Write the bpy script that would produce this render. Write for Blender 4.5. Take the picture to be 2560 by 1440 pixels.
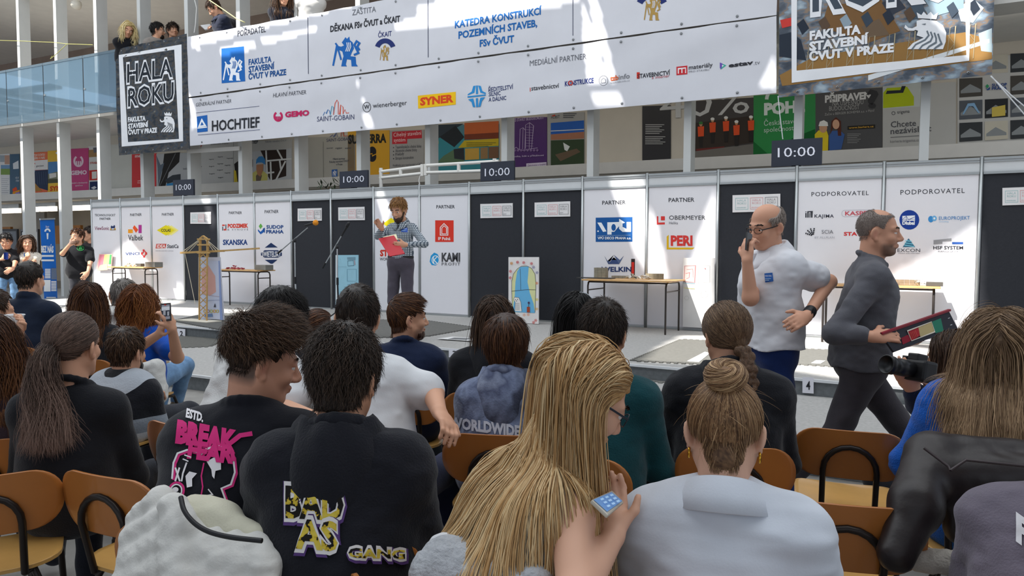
import bpy, bmesh, math, random
import numpy as np
from mathutils import Vector, Matrix
from mathutils.bvhtree import BVHTree

for _o in list(bpy.data.objects): bpy.data.objects.remove(_o)
SC = bpy.context.scene
COL = SC.collection
rnd = random.Random(7)
nrg = np.random.default_rng(11)

# ------------------------------------------------------------------ camera
FPX, YAW, PIT, ROL, CAMZ = 1833.3, 0.51553, 0.053125, 0.004057, 1.5
_cy, _sy = math.cos(YAW), math.sin(YAW)
FWD = np.array([-_sy*math.cos(PIT), _cy*math.cos(PIT), -math.sin(PIT)])
_R0 = np.array([_cy, _sy, 0.0]); _U0 = np.cross(_R0, FWD)
RGT = _R0*math.cos(ROL) + _U0*math.sin(ROL)
UPV = -_R0*math.sin(ROL) + _U0*math.cos(ROL)
CAM = np.array([0, 0, CAMZ])
cd = bpy.data.cameras.new('camera'); cam = bpy.data.objects.new('camera', cd); COL.objects.link(cam)
cd.sensor_width = 36; cd.lens = FPX/2560*36; cd.clip_end = 200; cd.clip_start = .05
cam.matrix_world = Matrix([[RGT[i], UPV[i], -FWD[i], CAM[i]] for i in range(3)] + [[0, 0, 0, 1]])
SC.camera = cam
SC.view_settings.view_transform = 'Standard'; SC.view_settings.look = 'None'
SC.view_settings.gamma = 1; SC.view_settings.use_curve_mapping = False
SC.view_settings.exposure = 0.0
SC.cycles.max_bounces = 6; SC.cycles.diffuse_bounces = 3; SC.cycles.glossy_bounces = 2
SC.cycles.transmission_bounces = 4; SC.cycles.transparent_max_bounces = 6
SC.cycles.caustics_reflective = False; SC.cycles.caustics_refractive = False

# ------------------------------------------------------------------ sky, sun, skylight
SUND = np.array([.30, .62, -.76]); SUND /= np.linalg.norm(SUND)      # where the sunlight travels
w = bpy.data.worlds.new('sky'); SC.world = w; w.use_nodes = True
_n = w.node_tree.nodes; _bg = _n['Background']
_g = _n.new('ShaderNodeTexGradient'); _tc = _n.new('ShaderNodeTexCoord'); _mp = _n.new('ShaderNodeMapping')
_mp.inputs['Rotation'].default_value = (0, math.pi/2, 0); _cr = _n.new('ShaderNodeValToRGB')
_cr.color_ramp.elements[0].color = (.80, .84, .90, 1); _cr.color_ramp.elements[1].color = (.36, .56, .92, 1)
for a, b in ((_tc.outputs['Generated'], _mp.inputs[0]), (_mp.outputs[0], _g.inputs[0]), (_g.outputs[0], _cr.inputs[0]), (_cr.outputs[0], _bg.inputs[0])):
    w.node_tree.links.new(a, b)
_bg.inputs[1].default_value = .85
sl = bpy.data.lights.new('sun', 'SUN'); sl.energy = 9.5; sl.angle = .012; sl.color = (1, .96, .9)
so = bpy.data.objects.new('sun', sl); COL.objects.link(so); so.location = (-5, -8, 30)
so.rotation_euler = Vector(SUND).to_track_quat('-Z', 'Y').to_euler()
def area(name, loc, sx, sy, power, color=(1, 1, 1), tgt=None):
    l = bpy.data.lights.new(name, 'AREA'); l.shape = 'RECTANGLE'; l.size = sx; l.size_y = sy; l.energy = power; l.color = color
    o = bpy.data.objects.new(name, l); COL.objects.link(o); o.location = loc
    d = Vector(tgt)-Vector(loc) if tgt else Vector((0, 0, -1))
    o.rotation_euler = d.to_track_quat('-Z', 'Y').to_euler(); return o
area('skylight_proxy', (-8, 4.5, 9.3), 26, 11, 1500, (.93, .97, 1.0))  # area lamp added below the opaque roof, stands for diffuse daylight from above

area('gallery_lamps', (-5.5, 12.6, 4.80), 17, .5, 62, (1, .95, .88), (-5.5, 13.3, 3.4))

# ------------------------------------------------------------------ rays through the photo
def ray(px, py):
    return FWD + RGT*((px-1280)/FPX) - UPV*((py-720)/FPX)
def dp(px, py, z):                       # point at camera depth z
    return CAM + ray(px, py)*z
class Plane:
    """A real flat surface: point, outward normal."""
    def __init__(s, p, n): s.p = np.array(p, float); s.n = np.array(n, float)/np.linalg.norm(n)
    def hit(s, px, py):
        d = ray(px, py); t = np.dot(s.p-CAM, s.n)/np.dot(d, s.n); return CAM + d*t
    def off(s, k): return Plane(s.p+s.n*k, s.n)
def floorpt(px, py, Z): return Plane((0, 0, Z), (0, 0, 1)).hit(px, py)
def yplane(Y): return Plane((0, Y, 0), (0, -1, 0))

# ------------------------------------------------------------------ materials
_M = {}
def srgb(c):
    if isinstance(c, str): c = tuple(int(c[i:i+2], 16)/255 for i in (0, 2, 4))
    return tuple((x/12.92 if x <= .04045 else ((x+.055)/1.055)**2.4) for x in c)
def mat(col, rough=.6, var=.08, scale=8, bump=0, bscale=60, metal=0, spec=.4, emit=0, coat=0, sheen=0, trans=0, name=None, alpha=1):
    key = (col, rough, var, scale, bump, bscale, metal, spec, emit, coat, sheen, trans, alpha)
    if key in _M: return _M[key]
    m = bpy.data.materials.new(name or ('m_%s' % str(col))); m.use_nodes = True
    nt = m.node_tree; b = nt.nodes['Principled BSDF']; c = srgb(col)
    b.inputs['Roughness'].default_value = rough; b.inputs['Metallic'].default_value = metal
    b.inputs['Specular IOR Level'].default_value = spec
    if coat: b.inputs['Coat Weight'].default_value = coat; b.inputs['Coat Roughness'].default_value = .08
    if sheen: b.inputs['Sheen Weight'].default_value = sheen; b.inputs['Sheen Roughness'].default_value = .5
    if trans: b.inputs['Transmission Weight'].default_value = trans
    b.inputs['Alpha'].default_value = alpha
    tc = nt.nodes.new('ShaderNodeTexCoord')
    nz = nt.nodes.new('ShaderNodeTexNoise'); nz.inputs['Scale'].default_value = scale; nz.inputs['Detail'].default_value = 4
    nt.links.new(tc.outputs['Object'], nz.inputs['Vector'])
    rp = nt.nodes.new('ShaderNodeValToRGB'); e = rp.color_ramp.elements
    e[0].position = .3; e[1].position = .7
    e[0].color = tuple(max(0, x*(1-var)) for x in c)+(1,); e[1].color = tuple(min(1, x*(1+var)) for x in c)+(1,)
    nt.links.new(nz.outputs['Fac'], rp.inputs[0]); nt.links.new(rp.outputs[0], b.inputs['Base Color'])
    if emit: nt.links.new(rp.outputs[0], b.inputs['Emission Color']); b.inputs['Emission Strength'].default_value = emit
    if bump:
        n2 = nt.nodes.new('ShaderNodeTexNoise'); n2.inputs['Scale'].default_value = bscale; n2.inputs['Detail'].default_value = 5
        nt.links.new(tc.outputs['Object'], n2.inputs['Vector'])
        bp = nt.nodes.new('ShaderNodeBump'); bp.inputs['Strength'].default_value = bump; bp.inputs['Distance'].default_value = .01
        nt.links.new(n2.outputs['Fac'], bp.inputs['Height']); nt.links.new(bp.outputs[0], b.inputs['Normal'])
    _M[key] = m; return m
def ink(c): return mat(c, .7, .03, 5, spec=.2)
def cloth(c, bump=.25, var=.1): return mat(c, .9, var, 14, bump, 180, spec=.15, sheen=.15)
def metalm(c='b9bdc0', r=.35): return mat(c, r, .05, 6, metal=.85)
def attr_mat(name, stops, attr='u', rough=.5, noise=0., nscale=(40, 40, 4), interp='LINEAR', spec=.3, bump=0, bscale=120, sheen=0, aniso=0):
    """colour ramp driven by a per-vertex value (lock, stripe, skin tone) plus fine noise"""
    m = bpy.data.materials.new(name); m.use_nodes = True; nt = m.node_tree; b = nt.nodes['Principled BSDF']
    b.inputs['Roughness'].default_value = rough; b.inputs['Specular IOR Level'].default_value = spec
    if sheen: b.inputs['Sheen Weight'].default_value = sheen
    at = nt.nodes.new('ShaderNodeAttribute'); at.attribute_name = attr
    src = at.outputs['Fac']
    tc = nt.nodes.new('ShaderNodeTexCoord'); mp = nt.nodes.new('ShaderNodeMapping'); mp.inputs['Scale'].default_value = nscale
    nz = nt.nodes.new('ShaderNodeTexNoise'); nz.inputs['Scale'].default_value = 1; nz.inputs['Detail'].default_value = 3
    nt.links.new(tc.outputs['Object'], mp.inputs[0]); nt.links.new(mp.outputs[0], nz.inputs['Vector'])
    if noise:
        ma = nt.nodes.new('ShaderNodeMath'); ma.operation = 'MULTIPLY_ADD'; ma.inputs[1].default_value = noise
        mb = nt.nodes.new('ShaderNodeMath'); mb.operation = 'ADD'; mb.inputs[1].default_value = -noise*.5
        nt.links.new(nz.outputs['Fac'], ma.inputs[0]); nt.links.new(src, ma.inputs[2]); nt.links.new(ma.outputs[0], mb.inputs[0]); src = mb.outputs[0]
    rp = nt.nodes.new('ShaderNodeValToRGB'); rp.color_ramp.interpolation = interp; el = rp.color_ramp.elements
    while len(el) < len(stops): el.new(.5)
    for e, (p, c) in zip(el, stops): e.position = p; e.color = srgb(c)+(1,)
    nt.links.new(src, rp.inputs[0]); nt.links.new(rp.outputs[0], b.inputs['Base Color'])
    if bump:
        n2 = nt.nodes.new('ShaderNodeTexNoise'); n2.inputs['Scale'].default_value = bscale
        nt.links.new(tc.outputs['Object'], n2.inputs['Vector'])
        bp = nt.nodes.new('ShaderNodeBump'); bp.inputs['Strength'].default_value = bump; bp.inputs['Distance'].default_value = .01
        nt.links.new(n2.outputs['Fac'], bp.inputs['Height']); nt.links.new(bp.outputs[0], b.inputs['Normal'])
    return m

# ------------------------------------------------------------------ objects
def tag(o, label=None, cat=None, group=None, kind=None):
    if label: o['label'] = label
    if cat: o['category'] = cat
    if group: o['group'] = group
    if kind: o['kind'] = kind
    return o
def link(o, parent=None):
    COL.objects.link(o)
    if parent is not None:
        o.parent = parent; o.matrix_parent_inverse = PINV(parent)
    return o
def PINV(p):
    return WM(p).inverted()
def WM(o):
    m = Matrix.LocRotScale(o.location, o.rotation_euler, o.scale)
    return (WM(o.parent) @ o.matrix_parent_inverse @ m) if o.parent else m
def empty(name, loc, label=None, cat=None, group=None, rz=0):
    o = bpy.data.objects.new(name, None); o.location = loc; o.rotation_euler = (0, 0, rz); o.empty_display_size = .1
    COL.objects.link(o); return tag(o, label, cat, group)
class MB:
    """collects boxes, tubes, lathes and polygons into ONE mesh; co-ordinates are world metres"""
    def __init__(s): s.v = []; s.f = []; s.m = []; s.sm = []; s.cur = 0; s.mats = []
    def use(s, m):
        if m not in s.mats: s.mats.append(m)
        s.cur = s.mats.index(m); return s
    def add(s, v, f, smooth=False):
        o = len(s.v); s.v += [tuple(map(float, p)) for p in v]
        for q in f: s.f.append([i+o for i in q]); s.m.append(s.cur); s.sm.append(smooth)
        return s
    def box(s, lo, hi, bev=0):
        (a, b, c), (d, e, g) = lo, hi
        v = [(a, b, c), (d, b, c), (d, e, c), (a, e, c), (a, b, g), (d, b, g), (d, e, g), (a, e, g)]
        return s.add(v, [(0, 3, 2, 1), (4, 5, 6, 7), (0, 1, 5, 4), (1, 2, 6, 5), (2, 3, 7, 6), (3, 0, 4, 7)])
    def obox(s, c, ax, half):                # oriented box: axes as rows
        ax = [np.array(a, float)/np.linalg.norm(a) for a in ax]; c = np.array(c, float); v = []
        for k in range(8):
            sg = [(1 if k >> i & 1 else -1) for i in range(3)]
            v.append(c+sum(ax[i]*half[i]*sg[i] for i in range(3)))
        return s.add(v, [(0, 2, 3, 1), (4, 5, 7, 6), (0, 1, 5, 4), (2, 6, 7, 3), (0, 4, 6, 2), (1, 3, 7, 5)])
    def bar(s, a, b, w, h, up=(0, 0, 1)):
        a = np.array(a, float); b = np.array(b, float); d = b-a; L = np.linalg.norm(d); d /= L
        u = np.array(up, float); sd = np.cross(d, u)
        if np.linalg.norm(sd) < 1e-4: u = np.array([1., 0, 0]); sd = np.cross(d, u)
        sd /= np.linalg.norm(sd); u = np.cross(sd, d)
        return s.obox((a+b)/2, (d, sd, u), (L/2, w/2, h/2))
    def tube(s, pts, r, n=8, closed=False, caps=True, flat=1.0):
        P = [np.array(p, float) for p in pts]; N = len(P); R = r if hasattr(r, '__len__') else [r]*N
        rings = []; u = None
        for i in range(N):
            if closed: t = P[(i+1) % N]-P[i-1]
            else: t = P[min(i+1, N-1)]-P[max(i-1, 0)]
            t = t/(np.linalg.norm(t)+1e-12)
            if u is None:
                u = np.cross(t, (0, 0, 1.)) if abs(t[2]) < .9 else np.cross(t, (0, 1., 0))
            u = u-t*np.dot(u, t); u /= np.linalg.norm(u)+1e-12; vv = np.cross(t, u)
            rings.append([P[i]+R[i]*(math.cos(2*math.pi*k/n)*u+flat*math.sin(2*math.pi*k/n)*vv) for k in range(n)])
        v = [p for rg in rings for p in rg]; f = []
        for i in range(N if closed else N-1):
            j = (i+1) % N
            for k in range(n): f.append((i*n+k, i*n+(k+1) % n, j*n+(k+1) % n, j*n+k))
        s.add(v, f, True)
        if caps and not closed:
            s.add(rings[0], [tuple(range(n-1, -1, -1))]); s.add(rings[-1], [tuple(range(n))])
        return s
    def lathe(s, c, prof, n=20, ax=(0, 0, 1)):   # prof: (radius, height)
        ax = np.array(ax, float)/np.linalg.norm(ax); u = np.cross(ax, (1, 0, 0) if abs(ax[0]) < .9 else (0, 1, 0)); u /= np.linalg.norm(u); vv = np.cross(ax, u)
        c = np.array(c, float); v = []; f = []
        for r, h in prof:
            for k in range(n): v.append(c+ax*h+r*(math.cos(2*math.pi*k/n)*u+math.sin(2*math.pi*k/n)*vv))
        for i in range(len(prof)-1):
            for k in range(n): f.append((i*n+k, i*n+(k+1) % n, (i+1)*n+(k+1) % n, (i+1)*n+k))
        s.add(v, f, True)
        return s
    def prism(s, pts, ext):                   # polygon extruded by a vector
        P = [np.array(p, float) for p in pts]; e = np.array(ext, float); n = len(P)
        s.add(P+[p+e for p in P], [tuple(range(n-1, -1, -1)), tuple(range(n, 2*n))]+[(i, (i+1) % n, n+(i+1) % n, n+i) for i in range(n)])
        return s
    def build(s, name, m=None, parent=None, origin=None, bevel=0, normals=True):
        me = bpy.data.meshes.new(name); v = np.array(s.v, float).reshape(-1, 3)
        if origin is None:
            origin = (WM(parent).translation if parent is not None else Vector((v[:, 0].mean(), v[:, 1].mean(), v[:, 2].min())))
        og = np.array(origin, float)
        rot = None
        me.from_pydata((v-og).tolist(), [], s.f)
        for mm in (s.mats or [m]): me.materials.append(mm)
        me.polygons.foreach_set('material_index', s.m); me.polygons.foreach_set('use_smooth', s.sm)
        if normals:
            b = bmesh.new(); b.from_mesh(me); bmesh.ops.recalc_face_normals(b, faces=b.faces)
            if bevel:
                bmesh.ops.remove_doubles(b, verts=b.verts, dist=1e-5)
                ed = [e for e in b.edges if len(e.link_faces) == 2 and e.calc_face_angle() > .6]
                bmesh.ops.bevel(b, geom=ed, offset=bevel, segments=2, affect='EDGES', profile=.6)
            b.to_mesh(me); b.free()
        me.update()
        o = bpy.data.objects.new(name, me); o.location = Vector(og); link(o, parent); return o
def struct(name, mb, m=None):
    return tag(mb.build(name, m), kind='structure')
# ------------------------------------------------------------------ printed lettering and marks on real surfaces
from mathutils.geometry import tessellate_polygon
_TX = {}
def text_mesh(s, bold=0., shear=0., sp=1.0):
    k = (s, bold, shear, sp)
    if k not in _TX:
        cu = bpy.data.curves.new('t', 'FONT'); cu.body = s; cu.resolution_u = 2; cu.offset = bold; cu.shear = shear; cu.space_character = sp
        o = bpy.data.objects.new('t', cu); me = bpy.data.meshes.new_from_object(o)
        v = np.array([tuple(x.co) for x in me.vertices])[:, :2]; f = [list(p.vertices) for p in me.polygons]
        bpy.data.objects.remove(o); bpy.data.curves.remove(cu); bpy.data.meshes.remove(me)
        v[:, 0] -= v[:, 0].min(); v[:, 0] /= v[:, 0].max(); v[:, 1] /= .70
        _TX[k] = (v, f)
    return _TX[k]
class Surf:
    """a built mesh that print lies on"""
    def __init__(s, o):
        M = WM(o); me = o.data
        s.t = BVHTree.FromPolygons([M @ v.co for v in me.vertices], [list(p.vertices) for p in me.polygons])
    def hitn(s, px, py):
        d = Vector(ray(px, py)).normalized(); l, n, i, t = s.t.ray_cast(Vector(CAM), d)
        if l is None: return None, None
        if n.dot(d) > 0: n = -n
        return np.array(l), np.array(n)
class Art:
    """lettering / logo drawn on a surface; co-ordinates in photo pixels, optionally through a crop (ox, oy, scale)"""
    def __init__(s, surf, parent, crop=None, off=.002, step=.0007, sub=0):
        s.surf = surf; s.par = parent; s.crop = crop; s.off = off; s.step = step; s.k = 0; s.mb = MB(); s.sub = sub; s.maxe = .05 if sub and sub < 10 else 9
    def _c(s, p):
        if s.crop: ox, oy, sc = s.crop; return (ox+p[0]/sc, oy+p[1]/sc)
        return p
    def _put(s, pts, tris, c):
        s.k += 1; o = s.off+s.step*s.k; s.mb.use(ink(c) if isinstance(c, str) else c)
        if s.sub:                                             # cut into small pieces so print follows the cloth
            T = [[np.array(pts[i], float) for i in t] for t in tris]; out = []
            while T:
                a = T.pop(); e = [np.linalg.norm(a[i]-a[(i+1) % 3]) for i in range(3)]; j = int(np.argmax(e))
                if e[j] > s.sub:
                    m = (a[j]+a[(j+1) % 3])/2; k = (j+2) % 3
                    T.append([a[j], m, a[k]]); T.append([m, a[(j+1) % 3], a[k]])
                else: out.append(a)
            pts = []; tris = []; ix = {}
            for a in out:
                q = []
                for p in a:
                    kk = (round(p[0], 3), round(p[1], 3))
                    if kk not in ix: ix[kk] = len(pts); pts.append(p)
                    q.append(ix[kk])
                tris.append(q)
        if isinstance(s.surf, Plane):
            P = s.surf.off(o); v = [P.hit(*p) for p in pts]; ok = None
        else:
            v = []; ok = []
            for p in pts:
                l, n = s.surf.hitn(*p); ok.append(l is not None); v.append((l+n*o) if l is not None else CAM)
        f = [t for t in tris if len(set(t)) == len(t) and (ok is None or all(ok[i] for i in t))]
        if ok is not None:                                    # drop slivers that jump across folds
            f = [t for t in f if max(np.linalg.norm(v[t[i]]-v[t[i-1]]) for i in range(len(t))) < s.maxe]
        s.mb.add(v, f); return s
    def P(s, c, *pts):
        q = [s._c(p) for p in pts]
        t = tessellate_polygon([[Vector((a, b, 0)) for a, b in q]])
        return s._put(q, [list(x) for x in t], c)
    def R(s, c, x0, y0, x1, y1, k=0.):           # box; k: slope of its top edge
        dy = k*(x1-x0); return s.P(c, (x0, y0), (x1, y0+dy), (x1, y1+dy), (x0, y1))
    def E(s, c, x, y, rx, ry=None, n=22, a0=0, a1=360, k=0.):
        ry = ry or rx; full = abs(a1-a0) >= 360
        q = [(x+rx*math.cos(math.radians(a0+(a1-a0)*i/n)), y+ry*math.sin(math.radians(a0+(a1-a0)*i/n))+k*rx*math.cos(math.radians(a0+(a1-a0)*i/n))) for i in range(n+(0 if full else 1))]
        return s.P(c, *q)
    def L(s, c, w, *pts, closed=False):          # stroke of width w
        pts = list(pts)+([pts[0]] if closed else [])
        w = w/2; L_, R_ = [], []
        for i, p in enumerate(pts):
            a = np.array(pts[i-1] if i else (pts[-2] if closed else p), float); b = np.array(pts[i+1] if i+1 < len(pts) else (pts[1] if closed else p), float)
            p = np.array(p, float); t = b-a; t /= np.linalg.norm(t)+1e-9; nn = np.array([-t[1], t[0]])
            if 0 < i < len(pts)-1 or closed:
                t1 = (p-a)/(np.linalg.norm(p-a)+1e-9); cs = abs(np.dot(np.array([-t1[1], t1[0]]), nn)); m = w/max(cs, .45)
            else: m = w
            L_.append(tuple(p+nn*m)); R_.append(tuple(p-nn*m))
        q = [s._c(p) for p in L_+R_]; n = len(pts); tr = []
        for i in range(n-1): tr += [[i, i+1, n+i+1], [i, n+i+1, n+i]]
        return s._put(q, tr, c)
    def O(s, c, w, x, y, rx, ry=None, a0=0, a1=360, n=26):   # ring / arc
        ry = ry or rx; q = [(x+rx*math.cos(math.radians(a0+(a1-a0)*i/n)), y+ry*math.sin(math.radians(a0+(a1-a0)*i/n))) for i in range(n+1)]
        if abs(a1-a0) >= 360: return s.L(c, w, *q[:-1], closed=True)
        return s.L(c, w, *q)
    def T(s, txt, c, x0, y0, x1, h, y1=None, b=.012, sh=0., sp=1.0):  # baseline (x0,y0)-(x1,y1), cap height h
        y1 = y0 if y1 is None else y1; v, f = text_mesh(txt, b, sh, sp); tr = []
        for q in f:
            for i in range(1, len(q)-1): tr.append([q[0], q[i], q[i+1]])
        pts = [s._c((x0+(x1-x0)*a, y0+(y1-y0)*a-h*d)) for a, d in v]
        return s._put(pts, tr, c)
    def done(s, name='lettering', label=None):
        if not s.mb.f: return None
        o = s.mb.build(name, parent=s.par, normals=False)
        if label: o['label'] = label
        return o
def lion(A, c, x, y, w, h, bg=None):
    """white crowned lion's head mark in a box"""
    q = lambda *p: [(x+a*w, y+b*h) for a, b in p]
    A.P(c, *q((.33, .17), (.30, .02), (.40, .09), (.45, 0), (.52, .09), (.60, .0), (.66, .1), (.76, .02), (.72, .2)))
    A.P(c, *q((.30, .24), (.42, .20), (.72, .24), (.86, .36), (.93, .55), (.92, .78), (.86, .98), (.10, .98), (.22, .82), (.45, .68), (.30, .62), (.33, .5), (.2, .44), (.3, .38)))
    A.P(c, *q((.33, .44), (.24, .5), (.12, .5), (.04, .42), (.06, .34), (.12, .42), (.22, .44), (.32, .40)))
    if bg:
        for i in range(4):
            o = i*.13
            A.L(bg, w*.035, *q((.52+o*.6, .5+o*.2), (.56+o*.6, .62+o*.3), (.48+o*.9, .74+o*.25), (.28+o*1.1, .86+o*.2), (.2+o*1.2, .99)))
        A.P(bg, *q((.40, .33), (.5, .31), (.48, .35)))
def rearing_lion(A, c, x, y, w, h, bg):
    q = lambda *p: [(x+a*w, y+b*h) for a, b in p]
    A.P(c, *q((.38, .12), (.45, .02), (.5, .08), (.58, .0), (.6, .12), (.7, .2), (.74, .4), (.66, .55), (.62, .66), (.8, .68), (.82, .92), (.88, 1), (.66, 1), (.64, .78), (.5, .76), (.46, .94), (.5, 1), (.3, 1), (.34, .8), (.38, .66), (.34, .5), (.16, .42), (.12, .3), (.3, .34), (.4, .3), (.32, .2)))
    A.L(c, w*.06, *q((.1, .22), (.16, .3), (.02, .98))); A.L(c, w*.06, *q((.16, .3), (.3, .78)))
    A.L(c, w*.07, *q((.74, .62), (.9, .55), (.82, .4), (.76, .28), (.84, .15), (.93, .22), (.86, .34), (.94, .46)))
    for i in range(3): A.L(bg, w*.03, *q((.5+i*.06, .2), (.52+i*.06, .34), (.46+i*.06, .5)))

# ------------------------------------------------------------------ levels and planes
ZP, ZS = .16, .317
WD, WX0, WP, KB, WA = 10.649, -12.184, 1.06, 5, .0509
WTOP = 2.632
def post_xy(i):
    if i >= KB: return np.array([WX0+(i-KB)*WP, WD])
    return np.array([WX0, WD])+(i-KB)*WP*np.array([math.cos(WA), math.sin(WA)])
def wall_plane(i): return Plane((WX0, WD, 0), (0, -1, 0) if i >= KB else (math.sin(WA), -math.cos(WA), 0))
BB, BD, BPH, BS = .0393, 12.117, -22.257, 1.70
bdir = np.array([math.cos(BB), math.sin(BB), 0]); bnrm = np.array([math.sin(BB), -math.cos(BB), 0])   # along / towards the hall
def bpt(t, off, z): return np.array([0, BD, 0])+bdir*t+bnrm*off+np.array([0, 0, z])
def bplane(off): return Plane((0, BD, 0)+bnrm*off, bnrm)
def bt(p): return float(np.dot(np.array(p)-np.array([0, BD, 0]), bdir))
def bbox_(mb, t0, t1, o0, o1, z0, z1):      # box in building axes
    mb.obox(bpt((t0+t1)/2, (o0+o1)/2, (z0+z1)/2), (bdir, bnrm, (0, 0, 1)), (abs(t1-t0)/2, abs(o1-o0)/2, abs(z1-z0)/2)); return mb

# ------------------------------------------------------------------ hall: floors, stage, gallery building
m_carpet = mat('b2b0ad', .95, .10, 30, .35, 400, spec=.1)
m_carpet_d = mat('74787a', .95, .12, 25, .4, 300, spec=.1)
m_floor = mat('8e8b86', .7, .12, 6, .1, 90)
m_white = mat('dcdad4', .6, .04, 3)
m_cream = mat('c9bda9', .75, .05, 2)
m_strip = mat('dcdee0', .5, .04, 8)
def slab(name, pts, z0, z1, m): return struct(name, MB().prism([(p[0], p[1], z0) for p in pts], (0, 0, z1-z0)), m)
slab('floor', [(-34, -8), (16, -8), (16, 13), (-34, 13)], -.2, 0, m_floor)
# two carpeted steps: the low platform and the stage
e2a, e2b = floorpt(515, 941, ZP), floorpt(2265, 1159, ZP); d2 = (e2b-e2a)/np.linalg.norm(e2b-e2a)
e1a, e1b = floorpt(460, 815, ZS), floorpt(1911, 938, ZS); d1 = (e1b-e1a)/np.linalg.norm(e1b-e1a)
P2 = [e2a-d2*30, e2b+d2*14]; P1 = [e1a-d1*7.5, e1b+d1*14]
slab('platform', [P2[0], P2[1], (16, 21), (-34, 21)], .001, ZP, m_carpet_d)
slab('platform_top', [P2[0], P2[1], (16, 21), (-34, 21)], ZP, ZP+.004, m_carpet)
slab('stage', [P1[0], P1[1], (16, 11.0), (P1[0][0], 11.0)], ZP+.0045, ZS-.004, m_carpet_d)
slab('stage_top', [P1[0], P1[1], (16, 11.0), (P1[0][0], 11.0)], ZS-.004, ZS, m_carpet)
def edge(a, b, z):
    n = np.array([b[1]-a[1], a[0]-b[0], 0]); n /= np.linalg.norm(n); return MB().bar((a[0]+n[0]*.012, a[1]+n[1]*.012, z-.01), (b[0]+n[0]*.012, b[1]+n[1]*.012, z-.01), .026, .024)
struct('trim_1', edge(P1[0], P1[1], ZS+.001), m_strip); struct('trim_2', edge(P2[0], P2[1], ZP+.005), m_strip)
# roof trusses beyond the left end of the hall, seen mirrored in the balustrade glass
m_truss = mat('5f6a70', .5, .05, 3)
mb = MB()
for k in range(16): mb.bar((-42-k*2.6, -34, 10.3), (-47-k*2.6, 16, 10.3), .5, .35)
for k in range(5): mb.bar((-84, -30+k*9, 10.4), (-41, -30+k*9, 10.4), .35, .3)
struct('ceiling_trusses', mb, m_truss)
# columns of the gallery building
COLS = list(range(-1, 17))
m_col = mat('d3d5d3', .45, .03, 3)
for i in COLS:
    t = BPH+BS*i
    b = bbox_(MB(), t, t+.12, 0, -.30, ZP, 8.45)
    o = b.build('column', m_col)
    tag(o, 'grey steel column of the gallery, %s' % (('number %d from the left edge of the photo' % (i+1)) if 0 <= i <= 13 else ('just outside the left edge' if i < 0 else 'number %d beyond the right edge' % (i-13))), 'column', 'gallery columns')
T0, T1 = BPH-22, BPH+BS*16+2
mb = MB(); bbox_(mb, T0, T1, .02, -4.4, 4.86, 5.16); struct('gallery_slab', mb, m_white)
mb = MB(); bbox_(mb, T0, T1, -2.2, -2.4, 3.24, 4.86); struct('wall_gallery', mb, mat('cdc6b8', .7, .04, 2))
mb = MB(); bbox_(mb, T0, T1, -1.9, -4.4, 3.02, 3.24); struct('gallery_ledge', mb, m_white)
mb = MB(); bbox_(mb, T0, T1, -5.5, -5.7, ZP, 3.02); struct('wall_ground', mb, m_cream)
mb = MB(); bbox_(mb, T0, T1, -4.2, -4.4, 5.16, 8.45); struct('wall_upper', mb, mat('8d7c71', .8, .08, 3))
mb = MB(); bbox_(mb, T0, T1, .05, -4.4, 8.45, 8.8); struct('ceiling_gallery', mb, m_white)
mb = MB(); bbox_(mb, T0, T1, -2.0, -5.7, 2.98, 3.02); struct('ceiling_ground', mb, mat('b9b2a6', .8, .04, 3))
mb = MB(); bbox_(mb, T0, T1, -4.1, -4.2, 5.2, 6.3); struct('trim_3', mb, mat('a0522d', .6, .1, 4))
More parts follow.
